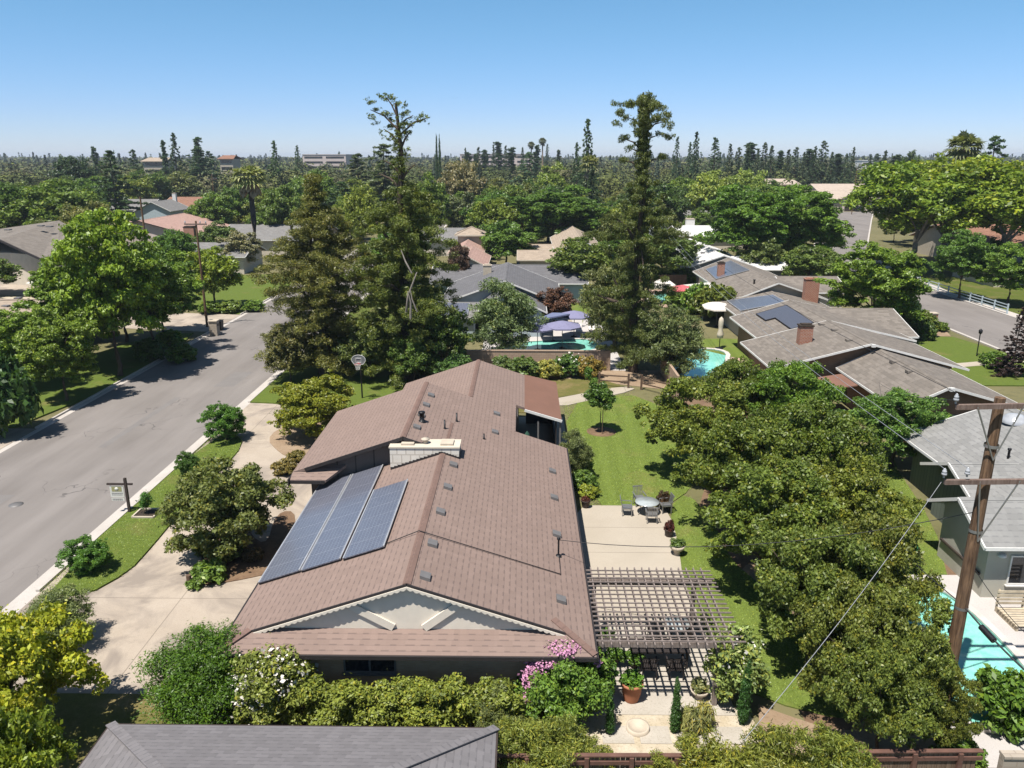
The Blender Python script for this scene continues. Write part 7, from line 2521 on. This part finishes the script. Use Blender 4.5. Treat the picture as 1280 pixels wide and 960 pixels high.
# --- blades of grass standing out of the near lawns and over their edges
def grass_blades(name, label, polys, per_m2, seed, color):
    rg = np.random.default_rng(seed)
    Vs = []
    for poly, z in polys:
        P = np.array(poly)
        lo, hi = P.min(0) - .06, P.max(0) + .06
        n = int((hi[0] - lo[0]) * (hi[1] - lo[1]) * per_m2)
        q = rg.uniform(lo, hi, (n, 2))
        ins = np.zeros(n, bool)
        j = len(P) - 1
        for i in range(len(P)):
            c = ((P[i, 1] > q[:, 1]) != (P[j, 1] > q[:, 1])) & (q[:, 0] < (P[j, 0] - P[i, 0]) * (q[:, 1] - P[i, 1]) / (P[j, 1] - P[i, 1] + 1e-12) + P[i, 0])
            ins ^= c
            j = i
        q = q[ins] + rg.normal(size=(ins.sum(), 2)) * .04
        k = len(q)
        a = rg.uniform(0, 6.283, k)
        h = rg.uniform(.015, .04, k)
        w = rg.uniform(.010, .022, k)
        lean = rg.normal(size=(k, 2)) * .035
        b0 = np.column_stack([q, np.full(k, z - .005)])
        d = np.column_stack([np.cos(a) * w, np.sin(a) * w, np.zeros(k)])
        tp_ = b0 + np.column_stack([lean, h])
        Vs.append(np.stack([b0 - d, b0 + d, tp_ + d * .35, tp_ - d * .35], 1))
    V = np.concatenate(Vs)
    n = len(V)
    me = bpy.data.meshes.new(name)
    me.vertices.add(n * 4)
    me.vertices.foreach_set('co', V.reshape(-1))
    me.loops.add(n * 4)
    me.loops.foreach_set('vertex_index', np.arange(n * 4, dtype=np.int32))
    me.polygons.add(n)
    me.polygons.foreach_set('loop_start', np.arange(0, n * 4, 4, dtype=np.int32))
    me.update(calc_edges=True)
    for nm, val in (('v', rg.uniform(.3, .75, n)), ('t', (rg.uniform(0, 1, n) < .12) * .7)):
        at_ = me.attributes.new(nm, 'FLOAT', 'FACE')
        at_.data.foreach_set('value', val.astype(np.float32))
    me.materials.append(LEAF)
    o = bpy.data.objects.new(name, me)
    o.color = (*color, 1)
    COL.objects.link(o)
    return tag(o, label, kind='stuff')


grass_blades('grass', 'short lawn grass round the brown-roofed house', [
    ([(-20.75, 29.5), (-18.6, 29.2), (-17.7, 31.3), (-17.75, 33.5), (-17.9, 36.2), (-18.35, 42.0), (-17.9, 45.6), (-18.6, 49.0), (-20.75, 49.6)], .10),
    ([(3.2, 38.55), (7.6, 38.5), (9.6, 41), (11.2, 46), (11.6, 52), (10.2, 56.5), (8.2, 59.5), (3.0, 57.0)], .05),
    ([(7.3, 28.0), (7.4, 33.0), (7.8, 38.5), (9.2, 40.2), (9.8, 36.5), (9.6, 33.0), (10.6, 30.0), (11.2, 27.4), (11.4, 24.8), (11.5, 22.6), (10.8, 22.2), (8.5, 23.1), (7.4, 24.5)], .05),
    ([(16.8, 31.6), (19.0, 31.6), (20.4, 35.2), (21.3, 38.5), (22.4, 44), (23.5, 47), (20.5, 49), (18.5, 44), (17.2, 36)], .05)], 240, 91, (0.215, 0.285, 0.056))

# ------------------------------------------------------------------ trees farther away, placed one by one
random.seed(31)
bg = [
    # kind, name, label, px, ymid, Y, ytop, width px, colour
    ('broad', 'broadleaf_tree', 'wide dark tree between the taupe roof and the bend of the far street', 1012, 335, 108, 306, 66, (0.075, 0.085, 0.025)),
    ('street', 'broadleaf_tree', 'big bright green tree left of the far street, left one of a pair', 935, 285, 122, 232, 92, (0.070, 0.105, 0.018)),
    ('street', 'broadleaf_tree', 'big bright green tree left of the far street, right one of a pair', 1000, 285, 126, 232, 96, (0.068, 0.105, 0.018)),
    ('street', 'broadleaf_tree', 'big green tree before the street bend beside the taupe roof', 1094, 365, 79, 304, 96, (0.082, 0.110, 0.018)),
    ('airy', 'shade_tree', 'huge airy tree with pale limbs over the right street, left one', 1150, 270, 128, 203, 140, (0.110, 0.128, 0.020)),
    ('airy', 'shade_tree', 'huge airy tree with pale limbs over the right street, middle one', 1185, 260, 134, 194, 150, (0.128, 0.140, 0.018)),
    ('airy', 'shade_tree', 'huge airy tree leaning in from the right frame edge', 1262, 262, 122, 205, 160, (0.120, 0.135, 0.018)),
    ('street', 'broadleaf_tree', 'dark leafy tree behind the pale rail fence', 1205, 330, 103, 288, 56, (0.060, 0.092, 0.020)),
    ('street', 'broadleaf_tree', 'leafy tree at the right frame edge behind the rail fence end', 1266, 345, 98, 305, 62, (0.080, 0.112, 0.020)),
    ('broad', 'broadleaf_tree', 'dark round tree left of the small red parasol and transformer pole', 828, 330, 114, 286, 82, (0.058, 0.074, 0.022)),
    ('broad', 'broadleaf_tree', 'round green tree right of the tan gable house', 733, 335, 104, 296, 84, (0.078, 0.090, 0.024)),
    ('street', 'broadleaf_tree', 'big green tree above the tan gable house', 702, 275, 158, 232, 100, (0.070, 0.096, 0.020)),
    ('broad', 'broadleaf_tree', 'green tree left of the tan gable house above the charcoal roof', 633, 302, 132, 274, 62, (0.064, 0.094, 0.020)),
    ('broad', 'broadleaf_tree', 'pale grey brown tree in dry leaf behind the pink tile roofs', 574, 240, 195, 200, 52, (0.125, 0.105, 0.075)),
    ('broad', 'broadleaf_tree', 'dull brown green tree below the dry leaved one', 584, 270, 170, 240, 44, (0.085, 0.085, 0.050)),
    ('broad', 'broadleaf_tree', 'dark red tree left of the charcoal roof', 573, 322, 104, 302, 26, (0.060, 0.030, 0.028)),
    ('broad', 'broadleaf_tree', 'light yellow green tree in flower above the white roofs', 893, 248, 190, 213, 58, (0.150, 0.160, 0.045)),
    ('broad', 'broadleaf_tree', 'second light yellow green tree right of the flowering one', 934, 240, 205, 211, 46, (0.145, 0.155, 0.045)),
    ('broad', 'broadleaf_tree', 'brown green tree right of the white roof', 955, 325, 116, 296, 46, (0.070, 0.075, 0.028)),
    ('broad', 'broadleaf_tree', 'wide mid green tree above the tan grey roof at the left', 72, 258, 150, 224, 95, (0.085, 0.105, 0.024)),
    ('broad', 'broadleaf_tree', 'rounded green tree left of the wide one at the left skyline', 12, 262, 150, 228, 70, (0.068, 0.090, 0.022)),
    ('broad', 'broadleaf_tree', 'dark dense tree on the left skyline', 92, 215, 260, 194, 46, (0.030, 0.044, 0.022)),
    ('cedar', 'cedar_tree', 'tall dark conifer behind the blue house', 142, 235, 205, 188, 46, (0.034, 0.046, 0.024)),
    ('broad', 'broadleaf_tree', 'rounded tree above the brown roof right of the dark conifer', 185, 232, 262, 212, 42, (0.060, 0.082, 0.022)),
    ('broad', 'broadleaf_tree', 'olive tree group above the brown roof left of the palm', 225, 232, 275, 214, 48, (0.085, 0.090, 0.038)),
    ('cedar', 'cedar_tree', 'broad dark cedar on the skyline left of the palm', 250, 215, 300, 183, 40, (0.030, 0.046, 0.030)),
    ('broad', 'broadleaf_tree', 'green round tree left of the palm trunk', 265, 262, 175, 240, 46, (0.066, 0.100, 0.020)),
    ('broad', 'broadleaf_tree', 'yellowish tree right behind the palm trunk', 330, 265, 185, 236, 38, (0.105, 0.112, 0.028)),
    ('broad', 'broadleaf_tree', 'olive tree below the palm by the grey roof', 272, 296, 138, 276, 44, (0.075, 0.090, 0.030)),
    ('broad', 'broadleaf_tree', 'bushy tree in front of the pink tiled gables', 218, 305, 112, 286, 50, (0.058, 0.088, 0.020)),
    ('broad', 'broadleaf_tree', 'green tree right of the grey roof under the palm', 352, 262, 160, 232, 50, (0.066, 0.088, 0.022)),
    ('broad', 'broadleaf_tree', 'bright tree above the broad olive brown conifer', 395, 240, 200, 212, 54, (0.072, 0.098, 0.022)),
    ('broad', 'broadleaf_tree', 'yellow green tree between the two left conifers', 452, 260, 150, 232, 40, (0.125, 0.135, 0.025)),
    ('broad', 'broadleaf_tree', 'green tree right behind the scraggly conifer', 535, 240, 165, 215, 42, (0.082, 0.100, 0.024)),
    ('cedar', 'cedar_tree', 'blue green layered cedar below the skyline palms', 661, 220, 290, 190, 32, (0.050, 0.072, 0.055)),
    ('broad', 'broadleaf_tree', 'golden green tree right of the blue green cedar', 692, 212, 300, 202, 40, (0.13, 0.135, 0.03)),
    ('broad', 'broadleaf_tree', 'golden tree below the first golden one', 690, 232, 235, 216, 44, (0.12, 0.13, 0.028)),
    ('fir', 'conifer_tree', 'tall dark pointed conifer left of the second tall tree', 734, 180, 230, 149, 26, (0.036, 0.054, 0.030)),
    ('fir', 'conifer_tree', 'shorter dark conifer beside the tall pointed one', 721, 195, 240, 178, 16, (0.036, 0.054, 0.030)),
    ('fir', 'conifer_tree', 'dark conifer with bluish skirts below the tall pointed one', 740, 240, 190, 208, 30, (0.028, 0.040, 0.022)),
    ('cypress', 'cypress_tree', 'very tall thin cypress spire on the skyline, left of two', 545.5, 185, 330, 167, 3.6, (0.030, 0.050, 0.022)),
    ('cypress', 'cypress_tree', 'very tall thin cypress spire on the skyline, right of two', 549.5, 185, 330, 168, 3.8, (0.030, 0.050, 0.022)),
    ('spruce', 'conifer_tree', 'narrow leaning spire left of the left skyline firs', 205, 190, 330, 175, 9, (0.034, 0.050, 0.028)),
    ('fir', 'conifer_tree', 'tall ragged fir on the left skyline', 219, 195, 300, 166, 22, (0.034, 0.050, 0.028)),
    ('spruce', 'conifer_tree', 'ragged fir with bare tip on the left skyline', 247, 190, 330, 171, 11, (0.034, 0.050, 0.030)),
    ('cedar', 'cedar_tree', 'dark wide conifer right of the left skyline firs', 263, 205, 320, 189, 24, (0.030, 0.046, 0.030)),
    ('spruce', 'conifer_tree', 'slim dark conifer left of the beige skyline building', 119, 200, 330, 183, 8, (0.034, 0.05, 0.028)),
    ('cedar', 'cedar_tree', 'ragged conifer just left of the beige skyline building', 167, 200, 330, 187, 18, (0.038, 0.052, 0.030)),
    ('fir', 'conifer_tree', 'pointed conifer left of the central office block', 344, 200, 300, 176, 20, (0.042, 0.066, 0.030)),
    ('fir', 'conifer_tree', 'pointed conifer right beside the first office block conifer', 372, 198, 360, 182, 15, (0.040, 0.060, 0.032)),
    ('cedar', 'cedar_tree', 'dark conifer mass behind the scraggly topped tree', 480, 205, 215, 180, 50, (0.048, 0.056, 0.028)),
    ('cedar', 'cedar_tree', 'conifer left of the scraggly topped tree', 447, 212, 240, 192, 40, (0.040, 0.050, 0.028)),
    ('fir', 'conifer_tree', 'far conifer against sky right of the second tall tree', 846, 190, 330, 171, 13, (0.042, 0.056, 0.036)),
    ('fir', 'conifer_tree', 'tall pointed conifer above the white roofs', 870, 185, 300, 165, 18, (0.036, 0.054, 0.032)),
    ('fir', 'conifer_tree', 'dense pointed conifer right of the tall one above the white roofs', 894, 188, 310, 172, 22, (0.036, 0.054, 0.032)),
    ('fir', 'conifer_tree', 'bluish pointed conifer left of that pair', 862, 195, 290, 178, 14, (0.038, 0.056, 0.036)),
    ('cedar', 'cedar_tree', 'round topped dark conifer on the right skyline by the fan palm', 1243, 185, 165, 170, 44, (0.038, 0.056, 0.030)),
    ('broad', 'broadleaf_tree', 'dark rounded tree on the right skyline', 1140, 200, 330, 188, 30, (0.040, 0.060, 0.026)),
]
for kd, nm, lab, px, ym, Y, yt, w, c in bg:
    c = tuple(q * 1.25 for q in c) if kd in ('fir', 'spruce', 'cedar') else c
    tp(kd, nm, lab, px, ym, Y, yt, w * (1.5 if kd in ('fir', 'spruce', 'cedar') else 1.12), c)
# a row of conifers along the right skyline
row = [(912, 180, 13), (923, 184, 10), (934, 181, 14), (938, 178, 12), (947, 186, 9), (955, 178, 13), (964, 182, 14), (975, 188, 9), (985, 187, 12), (994, 184, 14), (1005, 190, 10), (1012, 186, 10), (1018, 183, 13), (1028, 176, 15), (1040, 190, 11), (1048, 192, 13), (1066, 184, 10), (1096, 192, 12), (1106, 188, 12), (1120, 193, 10), (1088, 193, 9), (1058, 192, 9)]
for k, (px, yt, w) in enumerate(row):
    tp(('fir', 'cedar', 'fir', 'spruce')[k % 4], 'conifer_tree', 'dark conifer in the long row on the right skyline', px, 200, 300 + (k * 37) % 70, yt, w * 1.75 + 3, (0.044, 0.056, 0.036), 'conifers in the row on the right skyline')
row = [(582, 185, 9), (585, 190, 10), (598, 184, 12), (606, 187, 9), (617, 182, 9), (623, 177, 11), (632, 182, 10), (639, 184, 11), (653, 184, 9), (671, 181, 10), (684, 180, 10), (698, 187, 7), (609, 192, 8), (595, 192, 10)]
for k, (px, yt, w) in enumerate(row):
    tp('spruce' if k % 2 else 'fir', 'conifer_tree', 'slim dark conifer standing in front of the pale pink office block', px, 200, 380 + (k * 53) % 90, yt, w * 1.5 + 1, (0.036, 0.050, 0.030), 'conifers before the pale pink office block')
# palms
palm(PALM, 'tall fan palm with shaggy skirt left of the broad conifer', (at_y(316, 270, 138).x, 138, 0), at_y(313, 222, 138).z, 12.0, (0.20, 0.22, 0.085), 1.45)
palm(PALM_TALL, 'tall thin skyline palm, left of the two above the office', (at_y(664, 195, 430).x, 430, 0), at_y(664, 181, 430).z, 20.0, (0.10, 0.11, 0.05), 1.25)
palm(PALM_TALL, 'tall thin skyline palm, right of the two above the office', (at_y(678, 195, 430).x, 430, 0), at_y(678, 176.5, 430).z, 20.0, (0.10, 0.11, 0.05), 1.25)
palm(PALM, 'fan palm with yellow fronds left of the second tall conifer', (at_y(737, 215, 205).x, 205, 0), at_y(737, 205, 205).z, 12.0, (0.17, 0.18, 0.06), 1.0)
palm(PALM, 'fan palm rising over the airy trees on the right skyline', (at_y(1203, 200, 150).x, 150, 0), at_y(1203, 186, 150).z, 12.0, (0.12, 0.135, 0.045), 1.15)
palm(PALM, 'low fan palm under the tall one beside grey roofs', (at_y(296, 292, 132).x, 132, 0), 4.6, 12.0, (0.12, 0.16, 0.05), 2.0)

# ------------------------------------------------------------------ gap filling: single trees up to about 240 m
random.seed(77)
BLOCK = [(-34, -21, 0, 420), (45, 59, 0, 110), (-48, -33, 82, 106), (-90, -48, 60, 104), (5, 10, 60, 95), (16, 26, 95, 112),
         (18, 39, 46, 110), (22, 39, 110, 138), (31, 46, 159, 176), (-13, 9, 70, 112), (-2, 14, 119, 152), (-13, -4, 112, 140), (-27, -10, 146, 162), (39, 53, 194, 212), (18, 32, 214, 230),
         (-110, -58, 103, 133), (-64, -45, 66, 84), (-94, -61, 140, 173), (-123, -97, 220, 240), (-113, -83, 244, 264), (-64, -37, 122, 168), (75, 101, 133, 160), (65, 78, 111, 126), (90, 150, 258, 308), (-21, 20, 0, 95)]
# windows of the view that must stay open to something standing farther back: (x0, y0, x1, y1 in the photo, distance)
OPEN = [(0, 275, 92, 335, 120), (155, 246, 250, 300, 215), (205, 243, 250, 258, 245), (300, 205, 345, 292, 136), (235, 278, 345, 322, 140), (578, 296, 612, 336, 130), (545, 300, 700, 395, 95),
        (655, 292, 725, 340, 125), (868, 298, 940, 335, 125), (838, 280, 900, 300, 165), (1038, 268, 1086, 338, 262), (1005, 220, 1112, 268, 285), (570, 190, 672, 204, 640), (374, 190, 436, 203, 620), (176, 196, 208, 212, 420), (272, 192, 292, 206, 430), (1190, 275, 1280, 320, 135), (1230, 315, 1275, 345, 115), (300, 340, 345, 440, 95), (540, 262, 572, 290, 150), (225, 255, 240, 266, 260), (795, 270, 815, 345, 121), (1060, 205, 1075, 272, 262)]


def seg_pts(a, b_):
    return a


def on_street(x, y, m):
    for a, b_ in zip(STREET_R, STREET_R[1:]):
        a, b_ = Vector(a), Vector(b_)
        d = b_ - a
        t = max(0, min(1, (Vector((x, y)) - a).dot(d) / d.length_squared))
        if (a + d * t - Vector((x, y))).length < m:
            return True
    return False


def free(x, y, r, h):
    for x0, x1, y0, y1 in BLOCK:
        if x0 - r * .6 < x < x1 + r * .6 and y0 - r * .6 < y < y1 + r * .6:
            return False
    if on_street(x, y, 5.3 + r * .8):
        return False
    px, pb = pix(x, y, 0)
    _, ptop = pix(x, y, h)
    w = r * FPX / y
    for x0, y0, x1, y1, Y in OPEN:
        if y < Y and px + w > x0 and px - w < x1 and pb > y0 and ptop < y1:
            return False
    for tx, ty, tr in TREES:
        if (tx - x) ** 2 + (ty - y) ** 2 < (.72 * (tr + r)) ** 2:
            return False
    return True


ZONES = [(-1e9, 150, 'left quarter of the view'), (150, 420, 'gap between palm and conifer'), (420, 760, 'centre between the tall conifers'), (760, 1040, 'area behind the white roofs'), (1040, 1e9, 'area right of the far street')]
cnt = 0
tries = 0
while cnt < 250 and tries < 60000:
    tries += 1
    y = 88 + 165 * random.random() ** 0.8
    x = random.uniform(-.74, .74) * y
    r = random.uniform(2.8, 6.3)
    h = min(12.5, r * random.uniform(1.8, 2.5))
    if not free(x, y, r, h):
        continue
    px, _ = pix(x, y, h)
    zone = next(z for a, c, z in ZONES if a <= px < c)
    u = random.random()
    kd, adj = ('broad', 'round') if u < .84 else (('olive', 'fine leaved') if u < .92 else ('cedar', 'dark layered'))
    c = random.choice([(0.085, 0.104, 0.020), (0.066, 0.084, 0.020), (0.098, 0.112, 0.024), (0.050, 0.066, 0.022), (0.115, 0.122, 0.026), (0.092, 0.092, 0.036), (0.070, 0.098, 0.020)])
    tone = 'dark' if sum(c) < .14 else ('bright' if sum(c) > .19 else 'mid green')
    plant(kd, {'broad': 'broadleaf_tree', 'olive': 'broadleaf_tree', 'cedar': 'cedar_tree'}[kd], f'{tone} {adj} tree among rooftops in the {zone}', (x, y, 0), h, r, c if kd != 'cedar' else (0.045, 0.058, 0.028), f'trees filling the {zone}', jitter=.15)
    cnt += 1

# ------------------------------------------------------------------ the far wood: one mass of treetops out to the horizon
def m_far():
    t = NT('far_foliage')
    c = t.n('ShaderNodeAttribute', attribute_name='c').outputs['Color']
    p = t.bsdf(c, .7, 0, .2)
    return t.mat


def far_wood(name, label, spec, seed):
    rg = np.random.default_rng(seed)
    Vs, Cs = [], []
    for (y0, y1, spacing, nf, size, hm, pc) in spec:
        ny = int((y1 - y0) / spacing)
        for j in range(ny):
            yy = y0 + (j + .5) * spacing
            nx = int(2 * .80 * yy / spacing)
            for i in range(nx):
                x = -.80 * yy + (i + .5) * spacing + rg.uniform(-.45, .45) * spacing
                y = yy + rg.uniform(-.45, .45) * spacing
                if on_street(x, y, 12) or (85 < x < 155 and y < 318) or (-34 < x < -21 and y < 420) or (38 < x < 54 and y < 214) or (15 < x < 34 and y < 232) or (-130 < x < -80 and y < 268):
                    continue
                con = rg.random() < pc
                r = rg.uniform(.42, .62) * min(spacing, 16)
                h = rg.uniform(.6, 1.3) * hm
                if con:
                    r *= .48
                    h *= rg.uniform(1.0, 1.6)
                ppx, pt = pix(x, y, h)
                w = r * FPX / y
                if any(y < Y and ppx + w > X0 and ppx - w < X1 and pt < Y1 for X0, Y0, X1, Y1, Y in OPEN[7:]):
                    h = min(h, 6)
                    _, pt = pix(x, y, h)
                    if any(y < Y and ppx + w > X0 and ppx - w < X1 and pt < Y1 for X0, Y0, X1, Y1, Y in OPEN[7:]):
                        continue
                d = rg.normal(size=(nf, 3))
                d /= np.linalg.norm(d, axis=1)[:, None]
                if con:
                    t = rg.uniform(0, 1, nf) ** .7
                    a = rg.uniform(0, 6.283, nf)
                    q = r * (1.02 - t) * rg.uniform(.5, 1.1, nf)
                    p = np.stack([x + np.cos(a) * q, y + np.sin(a) * q, h * (.12 + .88 * t)], 1)
                    nr = np.stack([np.cos(a), np.sin(a), np.full(nf, .5)], 1)
                    base = np.array([0.034, 0.050, 0.030]) * rg.uniform(.8, 1.3)
                else:
                    lob = rg.normal(size=(7, 3)) * np.array([r * .45, r * .45, h * .16])
                    k = rg.integers(0, 7, nf)
                    p = np.array([x, y, h * .60]) + lob[k] + d * np.array([r * .55, r * .55, h * .30]) * rg.uniform(.6, 1, nf)[:, None]
                    p[:, 2] = np.minimum(p[:, 2], h * 1.05)
                    nr = d + np.array([0, 0, .5])
                    base = np.array([(0.080, 0.092, 0.022), (0.060, 0.076, 0.022), (0.095, 0.100, 0.028), (0.050, 0.064, 0.024), (0.082, 0.080, 0.034)][rg.integers(0, 5)]) * rg.uniform(.8, 1.15)
                nr = nr + rg.normal(size=(nf, 3)) * .33
                nr /= np.linalg.norm(nr, axis=1)[:, None]
                a = np.cross(nr, rg.normal(size=(nf, 3)))
                a /= np.linalg.norm(a, axis=1)[:, None] + 1e-9
                b_ = np.cross(nr, a)
                s = (size * rg.uniform(.6, 1.3, nf))[:, None] * (.75 if con else 1)
                V = np.stack([p - a * s, p + b_ * s * .6, p + a * s, p - b_ * s * .6], 1)
                Vs.append(V.reshape(-1, 3))
                Cs.append(base[None, :] * rg.uniform(.55, 1.5, nf)[:, None] * 1.4)
    V = np.concatenate(Vs)
    Cc = np.concatenate(Cs)
    n = len(Cc)
    me = bpy.data.meshes.new(name)
    me.vertices.add(n * 4)
    me.vertices.foreach_set('co', V.reshape(-1))
    me.loops.add(n * 4)
    me.loops.foreach_set('vertex_index', np.arange(n * 4, dtype=np.int32))
    me.polygons.add(n)
    me.polygons.foreach_set('loop_start', np.arange(0, n * 4, 4, dtype=np.int32))
    me.update(calc_edges=True)
    at_c = me.attributes.new('c', 'FLOAT_COLOR', 'FACE')
    at_c.data.foreach_set('color', np.concatenate([Cc, np.ones((n, 1))], 1).astype(np.float32).reshape(-1))
    me.materials.append(m_far())
    o = bpy.data.objects.new(name, me)
    COL.objects.link(o)
    return tag(o, label, 'woodland', kind='stuff')


far_wood('distant_woodland', 'mass of suburban treetops from mid distance to the horizon', [(250, 420, 12.0, 620, .55, 10.5, .05), (420, 800, 14, 190, .95, 11.0, .08), (800, 1500, 19, 70, 1.9, 12.5, .12), (1500, 3400, 34, 26, 4.0, 13.5, .15)], 5)

# ------------------------------------------------------------------ air, light, camera
HAZE = True
if HAZE:
    b = MB()
    b.box(-4050, 4050, -350, 7050, -1.2, 42)
    t = NT('haze_air')
    v = t.n('ShaderNodeVolumePrincipled')
    v.inputs['Color'].default_value = (0.80, 0.88, 1.0, 1)
    v.inputs['Density'].default_value = 0.00015
    v.inputs['Anisotropy'].default_value = 0.2
    t.l(v.outputs[0], t.out.inputs['Volume'])
    o = b.build('haze', t.mat, uv=False)
    tag(o, 'thin summer haze over the whole suburb', kind='stuff')

SUN_EL, SUN_AZ = math.radians(67), math.atan2(-0.60, -0.80)      # the sun stands behind the camera's left shoulder
world = bpy.data.worlds.new('World')
scene.world = world
world.use_nodes = True
nt = world.node_tree
nt.nodes.clear()
sky = nt.nodes.new('ShaderNodeTexSky')
sky.sky_type = 'NISHITA'
sky.sun_disc = False
sky.sun_elevation = SUN_EL
sky.sun_rotation = SUN_AZ
sky.altitude = 1500
sky.air_density = 1.0
sky.dust_density = 0.3
sky.ozone_density = 4.0
bgn = nt.nodes.new('ShaderNodeBackground')
bgn.inputs['Strength'].default_value = 0.085
wo = nt.nodes.new('ShaderNodeOutputWorld')
tc = nt.nodes.new('ShaderNodeTexCoord')       # sky tint by height: bluer, dimmer towards the horizon; overhead set for shadow fill
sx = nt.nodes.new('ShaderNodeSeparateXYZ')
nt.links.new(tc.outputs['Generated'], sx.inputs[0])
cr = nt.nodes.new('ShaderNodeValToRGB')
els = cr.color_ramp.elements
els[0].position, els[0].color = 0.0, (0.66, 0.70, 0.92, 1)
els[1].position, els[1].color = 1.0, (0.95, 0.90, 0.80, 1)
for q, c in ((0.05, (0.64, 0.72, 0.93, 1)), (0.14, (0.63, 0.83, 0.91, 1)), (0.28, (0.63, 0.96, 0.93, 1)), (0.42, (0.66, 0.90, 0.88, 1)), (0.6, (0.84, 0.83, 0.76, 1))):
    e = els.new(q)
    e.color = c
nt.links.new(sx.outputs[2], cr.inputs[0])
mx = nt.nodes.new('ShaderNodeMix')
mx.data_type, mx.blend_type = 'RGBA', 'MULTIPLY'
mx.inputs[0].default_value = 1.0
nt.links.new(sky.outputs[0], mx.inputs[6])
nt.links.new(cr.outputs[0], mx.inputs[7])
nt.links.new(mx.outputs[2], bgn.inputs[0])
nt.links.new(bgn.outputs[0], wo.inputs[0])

ld = bpy.data.lights.new('sun', 'SUN')
ld.energy = 4.8
ld.angle = math.radians(0.53)
ld.color = (1.0, 0.955, 0.89)
sun = bpy.data.objects.new('sun', ld)
COL.objects.link(sun)
to_sun = Vector((math.sin(SUN_AZ) * math.cos(SUN_EL), math.cos(SUN_AZ) * math.cos(SUN_EL), math.sin(SUN_EL)))
sun.rotation_euler = to_sun.to_track_quat('Z', 'Y').to_euler()

cd = bpy.data.cameras.new('camera')
cd.sensor_width = 36
cd.lens = FPX / 1280 * 36
cd.clip_end = 20000
cam = bpy.data.objects.new('camera', cd)
cam.location = (0, 0, CAM_H)
cam.rotation_euler = (math.pi / 2 - PITCH, 0, YAW)
COL.objects.link(cam)
scene.camera = cam

vs_ = scene.view_settings
vs_.view_transform = 'Standard'
vs_.look = 'None'
vs_.exposure = 0.82
vs_.gamma = 1.0
vs_.use_curve_mapping = False
scene.render.engine = 'CYCLES'
cy = scene.cycles
cy.max_bounces = 6
cy.diffuse_bounces = 3
cy.glossy_bounces = 2
cy.transmission_bounces = 3
cy.transparent_max_bounces = 4
cy.volume_bounces = 0
cy.use_adaptive_sampling = True
cy.adaptive_threshold = 0.012
cy.use_denoising = True
cy.denoiser = 'OPENIMAGEDENOISE'
cy.denoising_input_passes = 'RGB_ALBEDO_NORMAL'
cy.sample_clamp_indirect = 6
scene.render.use_persistent_data = False
